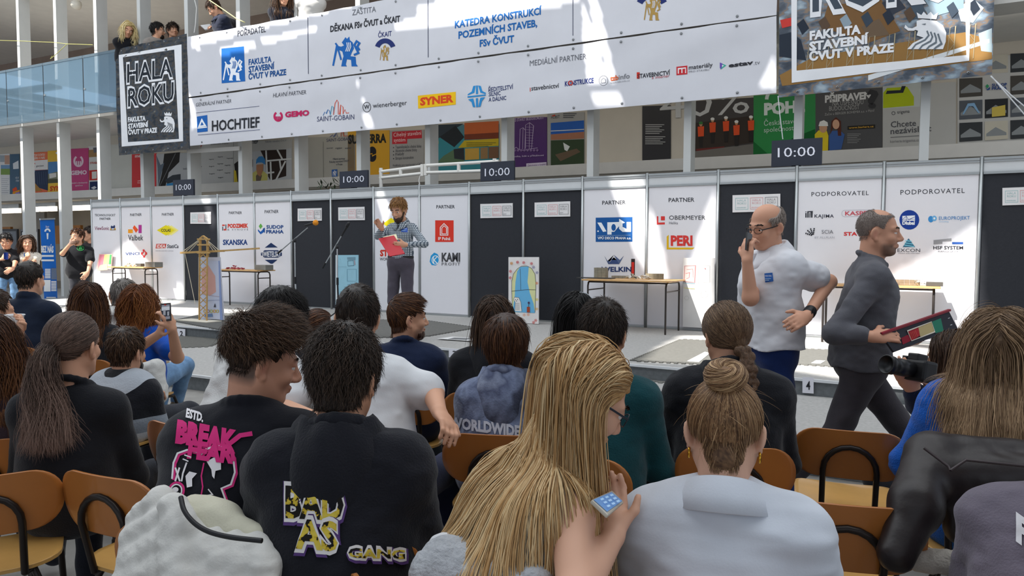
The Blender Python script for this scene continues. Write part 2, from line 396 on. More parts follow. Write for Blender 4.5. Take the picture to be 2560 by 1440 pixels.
# unseen opaque roof; its openings are shaped to throw the wanted sun patches
RZ = 10.2
def to_roof(p): p = np.array(p, float); k = (RZ-p[2])/SUND[2]; return p+SUND*k
def patch(surf, *px):
    return [to_roof(surf.hit(*p)) for p in px]
BAN = bplane(.35)
STG = Plane((0, 0, ZS), (0, 0, 1)); PLT = Plane((0, 0, ZP), (0, 0, 1)); W_R = wall_plane(9); W_L = wall_plane(1)
HOLES = [
    patch(BAN, (478, 128), (640, 84), (860, 24), (1010, -14), (1010, -120), (478, -10)),            # along the top of the banner
    patch(bplane(0), (-90, -60), (292, -60), (284, 520), (-90, 540)),                                  # the sunlit left end of the gallery
    patch(BAN, (548, 122), (640, 100), (640, 126), (552, 148)),
    patch(BAN, (652, 98), (792, 66), (792, 84), (656, 118)),
    patch(BAN, (478, 124), (512, 121), (510, 132), (480, 128)),
    patch(BAN, (1040, 12), (1450, -74), (1450, 6), (1370, 28), (1150, 66), (985, 82), (985, 56), (1040, 48)),
    patch(BAN, (1452, 2), (1492, 98), (1520, 215), (1470, 222), (1458, 140)),
    patch(BAN, (1458, -60), (1478, -64), (1520, 110), (1541, 210), (1528, 214), (1486, 90)),
    patch(BAN, (1478, 234), (1550, 231), (1562, 266), (1488, 272)),
    patch(BAN, (906, 290), (924, 286), (936, 325), (918, 328)),
    patch(BAN, (890, 206), (896, 205), (900, 226), (893, 228)), patch(BAN, (900, 246), (909, 245), (916, 266), (904, 268)),
    patch(BAN, (468, 236), (476, 236), (496, 320), (480, 330)), patch(BAN, (480, 342), (502, 336), (502, 342), (482, 348)),
    patch(BAN, (2330, -60), (2480, -80), (2480, 150), (2440, 176), (2330, 60)),                       # right banner
    patch(BAN, (1890, 225), (1940, 120), (1940, 232)),
    patch(W_R, (1520, 438), (1612, 436), (1616, 560), (1650, 690), (1612, 690), (1560, 560)),          # streaks on the stage wall
    patch(W_R, (1619, 520), (1640, 560), (1670, 690), (1660, 800), (1622, 700)),
    patch(W_R, (1765, 540), (1792, 470), (1792, 832), (1712, 834), (1730, 650)),
    patch(W_R, (938, 470), (958, 470), (964, 505), (978, 520), (972, 545), (962, 575), (948, 520)),
    patch(W_R, (2216, 700), (2330, 640), (2455, 560), (2455, 905), (2216, 880)),
    patch(W_L, (494, 485), (524, 484), (526, 520), (540, 552), (528, 580), (508, 510)),
    patch(W_L, (268, 705), (232, 720), (228, 745), (300, 745)), patch(W_L, (441, 712), (459, 712), (459, 752), (436, 748)),
    patch(STG, (500, 770), (640, 776), (640, 792), (470, 790), (230, 775), (240, 762)),
    patch(STG, (1700, 838), (2060, 842), (2400, 880), (2560, 900), (2560, 1000), (2230, 968), (1950, 925), (1600, 905), (1640, 868)),
    patch(PLT, (60, 752), (480, 757), (470, 776), (340, 800), (60, 815)),
    patch(Plane((-17, 11, 0), (.3, -1, 0)), (105, 560), (150, 560), (150, 740), (110, 740)),
]
def roof():
    x0, x1, y0, y1, st = -40.0, 20.0, -26.0, 14.5, .05
    xs = np.arange(x0, x1, st)+st/2; ys = np.arange(y0, y1, st)+st/2; open_ = np.zeros((len(ys), len(xs)), bool)
    X, Y = np.meshgrid(xs, ys)
    for h in HOLES:
        h = np.array(h)[:, :2]; i0 = np.searchsorted(ys, h[:, 1].min()-st); i1 = np.searchsorted(ys, h[:, 1].max()+st); j0 = np.searchsorted(xs, h[:, 0].min()-st); j1 = np.searchsorted(xs, h[:, 0].max()+st)
        if i1 <= i0 or j1 <= j0: continue
        xx, yy = X[i0:i1, j0:j1], Y[i0:i1, j0:j1]; ins = np.zeros(xx.shape, bool)
        for k in range(len(h)):
            (ax, ay), (bx, by) = h[k], h[k-1]
            ins ^= ((ay > yy) != (by > yy)) & (xx < (bx-ax)*(yy-ay)/((by-ay) if by != ay else 1e-9)+ax)
        open_[i0:i1, j0:j1] |= ins
    mb = MB(); prev = None; start = 0
    rows = [tuple(np.flatnonzero(np.diff(np.concatenate([[1], r.astype(int), [1]])))) for r in open_]
    for i in range(len(rows)+1):
        if i == len(rows) or rows[i] != prev:
            if prev is not None:
                for a, b in zip(prev[0::2], prev[1::2]):
                    p = [(x0+a*st, y0+start*st, RZ), (x0+b*st, y0+start*st, RZ), (x0+b*st, y0+i*st, RZ), (x0+a*st, y0+i*st, RZ)]
                    mb.add(p+[(q[0], q[1], RZ+.06) for q in p], [(0, 3, 2, 1), (4, 5, 6, 7), (0, 1, 5, 4), (1, 2, 6, 5), (2, 3, 7, 6), (3, 0, 4, 7)])
            if i < len(rows): prev, start = rows[i], i
    struct('ceiling', mb, mat('c9ced2', .6, .04, 2))  # out-of-view sheet, cells left open only to shape the sunlight
roof()
# ------------------------------------------------------------------ exhibition wall
m_alu = metalm('aeb2b3', .4); m_fascia = mat('cfd2d4', .3, .03, 5, spec=.5); m_pwhite = mat('e2e2e6', .55, .02, 3)
m_pdark = mat('2b2d33', .85, .08, 40, .1, 300); m_sheet = mat('e6e5ea', .4, .015, 2)
K4, K5, K6, KR, KC = (200, 460, 5.539), (640, 460, 4.737), (1170, 440, 3.934), (1700, 470, 2.9756), (850, 470, 2.9756)
PD = {  # panel: (dark?, label)
 0: (0, 'white panel with a small purple wordmark, at the far left end of the stage wall'),
 1: (0, 'white panel with orange, red and magenta block logo'),
 2: (0, 'white panel with a yellow diamond logo'),
 3: (1, 'dark grey panel behind the wooden crane model'),
 4: (0, 'white panel with red block letters above a navy wordmark'),
 5: (0, 'white panel with green and blue diamond mark above a navy rhombus logo'),
 6: (1, 'dark grey panel behind the orange-tipped microphone'),
 7: (1, 'dark grey panel behind the pale blue drawing'),
 8: (0, 'white panel directly behind the bearded presenter'),
 9: (0, 'white panel with a red house logo above a blue and grey logo'),
 10: (1, 'dark grey panel to the left of the arched window drawing'),
 11: (1, 'dark grey panel to the right of the arched window drawing'),
 12: (0, 'white panel with a large blue rectangle logo, behind the table'),
 13: (0, 'white panel with a red corner logo above red letters on yellow'),
 14: (1, 'dark grey panel behind the man on the phone'),
 15: (0, 'white supporters panel with several small logos, left of the round blue logo'),
 16: (0, 'white supporters panel with a round blue logo'),
 17: (1, 'dark grey panel at the right edge of the photo')}
PANEL = {}
def wall_panels():
    for i in PD:
        dark, lab = PD[i]; a, b = post_xy(i), post_xy(i+1); c = (a+b)/2; u = (b-a)/np.linalg.norm(b-a); n = np.array([u[1], -u[0]])
        root = empty('exhibition_panel', (c[0], c[1], ZS), lab, 'wall panel', 'stage wall panels'); PANEL[i] = root
        ax = ((u[0], u[1], 0), (n[0], n[1], 0), (0, 0, 1)); hw = WP/2-.022
        C = lambda o, z: (c[0]+n[0]*o, c[1]+n[1]*o, z)
        MB().obox(C(-.022, (ZS+WTOP-.19)/2), ax, (hw, .01, (WTOP-.19-ZS)/2)).build('board', m_pdark if dark else m_pwhite, root)
        f = MB().use(m_fascia).obox(C(-.012, WTOP-.10), ax, (hw, .012, .09)).use(m_alu)
        for z, h in ((WTOP-.012, .014), (WTOP-.185, .014), (WTOP-.05, .004)): f.obox(C(.002, z), ax, (hw, .012, h))
        f.build('fascia', None, root)
        MB().obox(C(-.01, ZS+.012), ax, (hw, .012, .012)).build('base_rail', m_alu, root)
        if not dark:
            MB().obox(C(-.004, (ZS+.04+WTOP-.2)/2), ax, (hw-.004, .002, (WTOP-.2-ZS-.04)/2)).build('printed_sheet', m_sheet, root)
    for i in range(19):
        p = post_xy(i)
        l = 'aluminium post %s' % ('at the left end of the stage wall' if i == 0 else 'between %s and %s' % (PD[i-1][1].split(',')[0][:38].strip(), 'the next panel to its right') if i < 18 else 'at the right end of the stage wall')
        o = MB().lathe((p[0], p[1], ZS), [(0, 0), (.022, 0), (.022, WTOP-ZS+.015), (0, WTOP-ZS+.015)], 8).build('wall_post', m_alu)
        l = {1: 'aluminium post left of the orange block logo panel', 2: 'aluminium post left of the yellow diamond panel', 3: 'aluminium post left of the crane model', 4: 'aluminium post left of the red block letters panel', 5: 'aluminium post left of the green and blue diamond mark', 6: 'aluminium post left of the orange-tipped microphone', 7: 'aluminium post between the two microphone stands', 8: 'aluminium post by the raised hand of the presenter', 9: 'aluminium post left of the red house logo', 10: 'aluminium post right of the red house logo', 11: 'aluminium post behind the arched window drawing', 12: 'aluminium post left of the large blue rectangle logo', 13: 'aluminium post left of the red corner logo', 14: 'aluminium post left of the man on the phone', 15: 'aluminium post behind the white-shirted man, right of his head', 16: 'aluminium post left of the round blue logo', 17: 'aluminium post left of the last dark panel at right'}.get(i, l)
        tag(o, l, 'post', 'posts of the stage wall')
wall_panels()
DK = '3a3b42'; NV = '1f3b78'
def head(i, crop, txt, *a, **k):
    A = Art(wall_plane(i), PANEL[i], crop, -.0008); A.T(txt, DK, *a, **k); A.done('heading')
def lg(i, crop): return Art(wall_plane(i), PANEL[i], crop, -.0008)
# 0
A = lg(0, K4); A.T('TECHNOLOGICKÝ', DK, 203, 446, 490, 30); A.T('PARTNER', DK, 272, 496, 425, 30); A.done('heading')
A = lg(0, K4); A.T('ViewSonic', '8a3a5c', 203, 636, 402, 48); A.done('logo')
A = lg(0, K4); A.R('e0a93a', 417, 612, 494, 640); [A.E('2c3a66', x, y, 11, 22) for x, y in ((436, 598), (455, 604), (474, 592))]; A.E('c9d5e8', 455, 622, 20, 10); A.L('3a3a3a', 5, (415, 637), (495, 635)); A.done('logo')
# 1
head(1, K4, 'PARTNER', 693, 446, 854, 36, y1=440)
A = lg(1, K4); A.R('f0a028', 666, 628, 731, 680); A.P('ee5a2c', (729, 608), (752, 570), (806, 634), (775, 676)); A.R('b23a94', 810, 567, 853, 680); A.T('Valbek', '3c3d40', 667, 782, 874, 78, y1=780, b=.005); A.done('logo')
A = lg(1, K4); A.T('VINCI', NV, 628, 986, 822, 38, y1=982, b=.02); A.T('CONSTRUCTION', '7d8799', 705, 1020, 845, 14)
for x, y, a, b in ((846, 946, 866, 978), (868, 906, 893, 932), (902, 946, 928, 978), (875, 992, 898, 1018)): A.R('d8383c', x, y, a, b)
A.L('d8383c', 12, (866, 962), (882, 934)); A.L('d8383c', 12, (893, 925), (912, 950)); A.L('d8383c', 12, (908, 974), (893, 996)); A.L('d8383c', 10, (878, 996), (862, 976)); A.done('logo')
# 2
head(2, K4, 'PARTNER', 1133, 440, 1300, 36, y1=436)
A = lg(2, K4); A.P('f3ea8e', (1170, 640), (1262, 572), (1366, 640), (1262, 714)); A.P('efe264', (1110, 640), (1225, 570), (1338, 640), (1225, 714)); A.P('e8d824', (1064, 640), (1190, 569), (1308, 640), (1190, 714)); A.T('COLAS', '33352c', 1122, 660, 1256, 38, b=.03); A.done('logo')
A = lg(2, K4); A.P('c8483e', (1056, 830), (1196, 828), (1184, 888), (1046, 892)); A.T('IDEA', 'f4eeee', 1062, 882, 1180, 44, b=.02, sh=.15); A.T('StatiCa', '4c4d57', 1204, 886, 1364, 50, b=.02, sh=.15); A.T('Calculate yesterday’s estimates', '9c9ca6', 1048, 930, 1292, 12); A.done('logo')
# 4, 5
head(4, K4, 'PARTNER', 2062, 417, 2242, 37, y1=416)
A = lg(4, K4); A.T('PODZIMEK', 'd8402f', 2045, 606, 2328, 52, y1=602, b=.05); A.T('& SYNOVÉ', '8d9096', 2040, 642, 2328, 22, sp=1.5)
A.R('d8402f', 1968, 562, 2004, 580); A.R('666a70', 2012, 560, 2026, 622); A.R('666a70', 1968, 590, 1982, 644); A.R('d8402f', 1990, 622, 2026, 642); A.done('logo')
A = lg(4, K4); A.T('SKANSKA', '1d3f7e', 1978, 842, 2320, 70, y1=840, b=.035); A.done('logo')
head(5, K5, 'PARTNER', 102, 346, 266, 37, y1=343)
A = lg(5, K5); A.P('66ae4d', (55, 467), (78, 500), (53, 533), (32, 500)); A.P('1f5fb0', (22, 535), (54, 566), (80, 540), (104, 524), (104, 562), (54, 596), (22, 556)); A.P('174a94', (80, 530), (104, 516), (104, 582), (86, 560))
A.T('SUDOP', '1f4a8c', 122, 528, 324, 40, b=.03); A.T('PRAHA', '1f4a8c', 120, 584, 326, 40, b=.03); A.done('logo')
A = lg(5, K5); A.P('1f3560', (178, 696), (258, 752), (104, 754)); A.P('1f3560', (102, 784), (260, 784), (306, 815), (306, 848), (260, 872), (102, 872), (58, 846), (58, 815)); A.P('1f3560', (104, 898), (254, 896), (196, 944), (172, 944)); A.T('SWIETELSKY', 'f3f3f5', 68, 860, 296, 62, b=.02); A.done('logo')
# 8, 9
head(8, K5, 'PARTNER', 1566, 300, 1780, 40, y1=297)
A = lg(8, K5); A.T('STRABAG', 'd23b2a', 1468, 852, 1830, 70, b=.05); A.T('WORK ON PROGRESS', '55565c', 1466, 906, 1830, 34); A.done('logo')
A = lg(8, K5); A.P('f2e11f', (1504, 470), (1600, 400), (1700, 470), (1600, 540)); A.done('logo')
head(9, K5, 'PARTNER', 2136, 290, 2354, 40, y1=288)
A = lg(9, K5); A.R('e03c2c', 2122, 430, 2340, 686); W = 'f6f0ee'
A.L(W, 9, (2182, 606), (2182, 514), (2226, 468), (2272, 514), (2272, 606), closed=True); A.L(W, 8, (2200, 590), (2200, 524), (2226, 494), (2256, 520), (2256, 590), closed=True); A.T('IP Polná', W, 2158, 664, 2302, 36, b=.02); A.done('logo')
A = lg(9, K5); A.P('2d9cd8', (2110, 812), (2150, 830), (2172, 880), (2168, 930), (2130, 964), (2080, 960), (2056, 920), (2070, 850)); A.O('f4f8fa', 8, 2126, 900, 42, 50); A.L('f4f8fa', 10, (2100, 860), (2104, 945)); A.L('f4f8fa', 10, (2150, 856), (2108, 900), (2150, 946))
A.T('KAMI', '4a4a4d', 2198, 916, 2416, 100, b=.035); A.T('PROFIT', '77777b', 2198, 964, 2416, 34, sp=1.3); A.done('logo')
# 12, 13
head(12, K6, 'PARTNER', 1320, 282, 1550, 38, y1=276)
A = lg(12, K6); A.P('1e5a9e', (1256, 410), (1617, 403), (1617, 646), (1256, 648)); W = 'eef2f6'
A.P(W, (1272, 458), (1312, 458), (1362, 545), (1328, 550)); A.R(W, 1370, 455, 1412, 576); A.P(W, (1404, 455), (1486, 452), (1486, 420), (1546, 458), (1500, 476), (1440, 548), (1404, 550)); A.E('1e5a9e', 1432, 506, 22, 34); A.P(W, (1486, 476), (1520, 470), (1520, 500), (1560, 520), (1560, 452), (1603, 452), (1603, 550), (1520, 550), (1486, 520)); A.E(W, 1279, 543, 8)
A.L('9fb9d6', 3, (1272, 586), (1600, 582)); A.T('VPÚ DECO PRAHA a.s.', W, 1274, 622, 1604, 24, b=.03); A.done('logo')
A = lg(12, K6); A.P('46577e', (1340, 784), (1380, 868), (1434, 776), (1400, 836), (1372, 836)); A.P('5a6b92', (1434, 775), (1486, 868), (1534, 782), (1494, 826)); A.P('3f5180', (1404, 826), (1464, 826), (1486, 866), (1380, 866), (1434, 800)); A.T('WELKIN', '26396f', 1310, 940, 1608, 46, b=.03); A.done('logo')
head(13, K6, 'PARTNER', 1973, 256, 2226, 40, y1=252)
A = lg(13, K6); A.P('dd3f3c', (1857, 396), (1872, 396), (1872, 458), (1936, 456), (1936, 476), (1857, 478)); A.R('dd3f3c', 1897, 396, 1936, 436); A.T('OBERMEYER', '3f4045', 1978, 430, 2334, 42, b=0); A.T('Helika', '6a6b70', 1978, 474, 2064, 26, b=0); A.done('logo')
A = lg(13, K6); A.P('e3b81f', (1954, 596), (1974, 578), (1974, 704), (2228, 704), (2208, 722), (1954, 722)); A.T('PERI', 'd8403c', 1994, 682, 2208, 94, b=.045); A.done('logo')
# 15, 16
head(15, KR, 'PODPOROVATEL', 978, 62, 1404, 32, y1=52, sp=1.15, b=0)
A = lg(15, KR); A.R(DK, 932, 175, 942, 180); A.R(DK, 932, 186, 942, 220); A.L(DK, 10, (952, 220), (952, 176), (980, 176), (980, 220)); A.L(DK, 6, (966, 220), (966, 186)); A.T('KAJIMA', '474a58', 1000, 220, 1144, 24, sp=1.1); A.done('logo')
A = lg(15, KR); A.L('b9b4be', 3, *[(1225+math.cos(t)*22, 190+math.sin(t)*24) for t in np.linspace(1.57, 4.71, 9)], *[(1440+math.cos(t)*22, 186+math.sin(t)*24) for t in np.linspace(-1.57, 1.57, 9)], closed=True); A.T('KASPER', 'c8505c', 1228, 204, 1432, 30, y1=200, b=.02); A.done('logo')
A = lg(15, KR)
for r in range(4):
    for k in range(4): a = math.radians(200+k*26); A.E('2b2c33', 990+math.cos(a)*(14+r*14), 356+math.sin(a)*(14+r*13), 5.5, 6)
A.T('SCIA', '66676f', 1054, 340, 1140, 28, b=0); A.T('BY ALLPLAN', 'a9a9b2', 1002, 376, 1148, 16, b=0); A.done('logo')
A = lg(15, KR); A.T('STATIKA', 'd2383a', 1218, 354, 1440, 26, b=.04); A.done('logo')
head(16, KR, 'PODPOROVATEL', 1640, 50, 2118, 36, y1=36, sp=1.15, b=0)
A = lg(16, KR); A.E('1d3f96', 1706, 237, 74, 73); W = 'eef2f8'; A.P(W, (1654, 208), (1748, 204), (1748, 244), (1654, 244)); A.L('1d3f96', 3, (1656, 232), (1684, 210), (1700, 236), (1748, 214)); A.L('1d3f96', 3, (1684, 206), (1684, 244)); A.L('1d3f96', 2, (1654, 236), (1748, 232)); A.T('Dlubal', W, 1654, 272, 1746, 24, b=.05); A.done('logo')
A = lg(16, KR); A.E('3f8fd0', 1866, 232, 20, 24); A.E('6fb4e4', 1892, 226, 18, 20); A.E(W, 1892, 226, 8, 8); A.T('EUROPROJEKT', '3f86c4', 1926, 238, 2156, 26, y1=234, b=0); A.T('consulting', '9cc4e4', 1926, 254, 1998, 8); A.done('logo')
A = lg(16, KR); A.P('3a6f8c', (1700, 374), (1750, 440), (1656, 440)); [A.L('7fd0e6', 6, (1668+i*4, 424-i*16), (1742-i*10, 436-i*20)) for i in range(3)]; A.T('EXCON', '4a4d58', 1618, 476, 1786, 26, b=0); A.T('HYDRO AND PARTNERS', '8c8c96', 1624, 490, 1784, 7); A.done('logo')
A = lg(16, KR); A.P('9a9a9e', (1886, 388), (2020, 374), (2020, 396), (1952, 398), (1952, 416), (1886, 420)); A.P('2f5aa8', (2024, 402), (2106, 402), (2106, 418), (2024, 418)); A.T('HSF SYSTEM', '34353c', 1884, 456, 2106, 24, b=.02); A.T('PURPOSIA GROUP', '8c8c92', 1920, 478, 2070, 12); A.done('logo')
# three-frame sheets on the dark panels
def sheet(i, crop, q, lab):
    pl = wall_plane(i); x0, y0, x1, y1, x2, y2, x3, y3 = q
    C = [(crop[0]+a/crop[2], crop[1]+b/crop[2]) for a, b in ((x0, y0), (x1, y1), (x2, y2), (x3, y3))]
    P = [pl.off(-.008).hit(*c) for c in C]
    o = MB().prism(P, pl.n*.012).build('notice_sheet', mat('e4e2e2', .6, .02)); tag(o, lab, 'notice', 'notices on the dark panels')
    A = Art(pl.off(.004), o, crop, .0003)
    bil = lambda u, v: ((x0*(1-u)+x1*u)*(1-v)+(x3*(1-u)+x2*u)*v, (y0*(1-u)+y1*u)*(1-v)+(y3*(1-u)+y2*u)*v)
    lw = abs(y3-y0)*.022
    for k, c in enumerate(('8fbcbc', 'dc9a9c', '6d6d72')):
        u0 = .06+k*.31; u1 = u0+.26; A.L(c, lw, bil(u0, .18), bil(u1, .18), bil(u1, .84), bil(u0, .84), closed=True)
        hh = abs(y3-y0)
        for tx, v in (('HALA', .38), ('ROKU', .55)): a, b = bil(u0+.04, v), bil(u1-.04, v); A.T(tx, c, a[0], a[1], b[0], hh*.13, y1=b[1], b=-.01)
        a, b = bil(u0+.02, .76), bil(u1-.04, .76); A.T(('středoškoláci', 'akademik', 'junior')[k], c if k < 2 else '55555a', a[0], a[1], b[0] if k < 2 else (a[0]+b[0])/2, hh*.06, y1=b[1], b=.01)
    A.done('printed_frames')
sheet(3, K4, (1534, 394, 1818, 386, 1818, 552, 1534, 550), 'white sheet with three framed marks above the crane model')
sheet(6, K5, (498, 292, 782, 285, 782, 434, 498, 440), 'white sheet with three framed marks above the orange-tipped microphone')
sheet(7, K5, (978, 278, 1288, 270, 1292, 428, 980, 432), 'white sheet with three framed marks above the black microphone')
sheet(10, K6, (124, 276, 442, 267, 442, 409, 126, 415), 'white sheet with three framed marks on dark panel left of the arched drawing')
sheet(11, K6, (658, 262, 1007, 249, 1007, 398, 658, 404), 'white sheet with three framed marks on dark panel right of the arched drawing')
sheet(14, KR, (392, 54, 747, 43, 747, 172, 392, 182), 'white sheet with three framed marks behind the head of the man on the phone')
sheet(17, KR, (2398, 0, 2758, -14, 2758, 118, 2398, 130), 'white sheet with three framed marks at the right edge of the photo')
# ------------------------------------------------------------------ banners on the gallery rail
KT1, KT2, KT3 = (0, 0, 2.9756), (850, 0, 2.9756), (1700, 0, 2.9756)
KP1, KP2 = (0, 300, 5.3333), (470, 320, 5.3333)
def banner(name, corners, m, lab, nu=90, nv=24, amp=.02, seed=0, off=.35, eyelets=14):
    pl = bplane(off); q = [pl.hit(*c) if len(c) == 2 else np.array(c) for c in corners]; r = np.random.default_rng(seed); ph = r.uniform(0, 6.28, 8)
    v = []; f = []
    for j in range(nv+1):
        for i in range(nu+1):
            a, b = i/nu, j/nv; p = (q[0]*(1-a)+q[1]*a)*(1-b)+(q[3]*(1-a)+q[2]*a)*b
            k = .5*math.sin(a*eyelets*2*math.pi+ph[0])*math.exp(-b*5)+.4*math.sin(a*19+b*4+ph[1])+.35*math.sin(a*9-b*6+ph[2])+.3*math.sin(a*33+b*11+ph[3])*(1-b)
            p = p+bnrm*(amp*k); p[2] -= .012*abs(math.sin(a*eyelets*math.pi))*(1-b)
            v.append(p)
    for j in range(nv):
        for i in range(nu): k = j*(nu+1)+i; f.append((k, k+1, k+nu+2, k+nu+1))
    n = len(v); back = [p-bnrm*.006 for p in v]
    mb = MB().add(v, f, True).add(back, [t[::-1] for t in f], True)
    o = mb.build(name, m, normals=False); tag(o, lab, 'banner')
    e = MB()
    for j in (0, nv):
        for i in range(eyelets): k = j*(nu+1)+int((i+.5)/eyelets*nu); p = v[k]+np.array([0, 0, -.06 if j == 0 else .06])+bnrm*.004; e.lathe(p, [(.022, 0), (.022, .006), (.011, .008)], 8, bnrm)
    e.build('eyelets', metalm('8f9396', .3), o); return o
m_ban = mat('d3d4db', .5, .02, 3, .08, 8)
ZT = bplane(.35).hit(470, 92)[2]
def atZ(px, z, pl): # point on plane above pixel column px at height z
    a = pl.hit(px, 100); return np.array([a[0], a[1], z])
BUP = banner('banner', [(468, 92), atZ(1942, ZT, BAN), (1941, 37), (470, 243)], m_ban, 'upper white sponsor banner with organiser crests, hung along the gallery rail', seed=1)
BLO = banner('banner', [(470, 246), (1941, 40), (1941, 233), (474, 365)], m_ban, 'lower white sponsor banner with a row of company logos, below the crests', seed=4)
m_photo1 = attr_mat('dark_print', [(0, '10151c'), (.35, '27303a'), (.5, '4a453f'), (.62, '2e3c4c'), (.8, '5b564c'), (1, '8b939a')], 'none', .22, 1.6, (4.2, 4.2, 9), spec=.6)
m_photo2 = attr_mat('colour_print', [(0, '232a35'), (.34, '3e4855'), (.46, '5f6670'), (.53, '86705a'), (.58, '6a6f78'), (.7, '8496a4'), (1, 'b9c6cd')], 'none', .25, 1.7, (3.6, 3.6, 6.5), spec=.6)
for m_ in (m_photo1, m_photo2):      # the noise alone drives the print
    m_.node_tree.nodes['Attribute'].attribute_name = 'half'
BDK = banner('banner', [(287, 124), (466, 84), (475, 374), (297, 388)], m_photo1, 'dark hall banner with white outlined capitals and a small lion, left end of the rail', 30, 24, .02, 7, .36, 5)
zr = atZ(2480, ZT, bplane(.36))
BRT = banner('banner', [atZ(1943, ZT, bplane(.36)), zr, (2480, 186), (1946, 244)], m_photo2, 'dark workshop photo banner with white frame, right end of the rail', 30, 24, .012, 9, .36, 5)
for o_ in (BDK, BRT):
    a_ = o_.data.attributes.new('half', 'FLOAT', 'POINT'); a_.data.foreach_set('value', [.5]*len(o_.data.vertices))
SU, SL, SD, SR = Surf(BUP), Surf(BLO), Surf(BDK), Surf(BRT)
def bart(s, par, crop): return Art(s, par, crop, .003, .0010, 16)
GY, NB = '4a4c55', '174f8f'
A = bart(SU, BUP, KT1); A.T('POŘADATEL', GY, 1768, 272, 1978, 44, y1=238); A.T('ZÁŠTITA', '6d7078', 2621, 115, 2797, 42, y1=88, b=0); A.T('DĚKANA FSv ČVUT a ČKAIT', '2f3138', 2458, 238, 2977, 44, y1=160, b=.03); A.done('heading')
A = bart(SU, BUP, KT1); A.P('1f66b4', (1648, 362), (1815, 345), (1825, 605), (1650, 620)); rearing_lion(A, 'eef2f8', 1660, 420, 150, 180, '1f66b4'); A.done('crest')
A = bart(SU, BUP, KT1); A.T('FAKULTA', NB, 1850, 484, 2020, 42, y1=460, b=.03); A.T('STAVEBNÍ', NB, 1850, 538, 2042, 42, y1=512, b=.03); A.T('ČVUT V PRAZE', NB, 1850, 592, 2130, 42, y1=556, b=.03); A.done()
A = bart(SU, BUP, KT1); A.L('4c5066', 5, (2290, 130), (2295, 550)); A.done('rule')
A = bart(SU, BUP, KT2); rearing_lion(A, '1f66b4', -55, 272, 215, 222, 'e2e4ea'); A.done('crest')
A = bart(SU, BUP, KT2); A.T('ČKAIT', '2a3570', 285, 280, 385, 36, y1=266); A.O('26336e', 36, 337, 372, 62, 68, 200, 340); rearing_lion(A, 'b08f4e', 298, 332, 72, 118, 'e2e4ea'); A.done('crest')
A = bart(SU, BUP, KT2); A.L('4c5066', 5, (655, 0), (657, 427)); A.done('rule')
A = bart(SU, BUP, KT2); c = '1c66ae'; A.T('KATEDRA KONSTRUKCÍ', c, 855, 210, 1500, 52, y1=106, b=.03); A.T('POZEMNÍCH STAVEB,', c, 882, 288, 1468, 52, y1=196, b=.03); A.T('FSv ČVUT', c, 1040, 348, 1296, 50, y1=312, b=.03); A.done()
A = bart(SU, BUP, KT2); A.L('4c5066', 5, (1733, -20), (1733, 265)); A.done('rule')
A = bart(SU, BUP, KT2); A.O('26336e', 46, 2320, 62, 100, 96, 205, 335); rearing_lion(A, 'b08f4e', 2262, -30, 130, 182, 'e2e4ea'); A.done('crest')
def lart(crop): return bart(SL, BLO, crop)
A = lart(KT1); A.T('GENERÁLNÍ PARTNER', '55575f', 1458, 793, 1722, 27, y1=764, b=0, sh=.12); A.T('HLAVNÍ PARTNER', '55575f', 2032, 725, 2278, 31, y1=700, b=0, sh=.12); A.T('MEDIÁLNÍ PARTNER', '6d7078', 3942, 492, 4362, 42, y1=438, b=0); A.done('heading')
A = lart(KT1); A.L('39456e', 3, (1460, 840), (1930, 790)); A.P('2263b0', (1465, 868), (1543, 856), (1546, 978), (1469, 986)); A.P('eef2f6', (1502, 880), (1538, 940), (1474, 948)); A.P('2263b0', (1503, 906), (1518, 930), (1492, 934)); A.P('eef2f6', (1472, 950), (1542, 942), (1542, 950), (1472, 958)); A.T('HOCHTIEF', '2c2e35', 1578, 975, 1932, 76, y1=945, b=.02); A.L('39456e', 3, (1475, 1005), (1936, 965)); A.done('logo')
A = lart(KT1); c = 'c2275e'; A.O(c, 15, 2070, 866, 28, 32, -60, 240); [A.L(c, 10, (2056+i*13, 866), (2057+i*13, 896)) for i in range(3)]; A.T('GEMO', c, 2122, 872, 2302, 38, y1=857, b=.05); A.done('logo')
A = lart(None); A.L('4a78b0', 1.6, (808, 289), (812, 280), (816, 284), (820, 274), (824, 277), (826, 288)); A.L('3f9ab8', 1.6, (826, 288), (830, 265), (834, 268), (834, 287)); A.L('d8543a', 1.6, (834, 287), (838, 258), (843, 250), (846, 256), (846, 286), (850, 286), (852, 262), (858, 268), (858, 285), (863, 274), (866, 283), (873, 282)); A.T('SAINT-GOBAIN', '4b4f72', 793, 304, 886, 12.5, y1=298, b=0); A.done('logo')
A = lart(KT2); A.O('3a3b40', 4, 200, 797, 29, 36); A.T('W', '3a3b40', 180, 812, 220, 30, y1=808, b=.02); A.T('wienerberger', '3f4046', 245, 803, 498, 36, y1=780, b=0); A.done('logo')
A = lart(KT2); A.P('f2c21c', (580, 712), (862, 683), (862, 778), (582, 808)); A.T('SYNER', 'dc4a22', 597, 784, 845, 54, y1=757, b=.05); A.done('logo')
A = lart(KT2); c = '2f8fd0'
A.P(c, (992, 640), (1010, 637), (1000, 690), (950, 710), (952, 700), (980, 682)); A.P(c, (1028, 636), (1048, 640), (1060, 678), (1086, 690), (1084, 700), (1046, 690)); A.P(c, (1013, 637), (1026, 636), (1028, 698), (1012, 700)); A.P(c, (950, 716), (1085, 702), (1085, 712), (950, 727)); A.P(c, (954, 740), (992, 732), (1008, 798), (990, 796), (980, 760)); A.P(c, (1012, 732), (1028, 730), (1028, 796), (1014, 798)); A.P(c, (1046, 728), (1082, 722), (1058, 750), (1046, 794), (1030, 796)); A.done('logo')
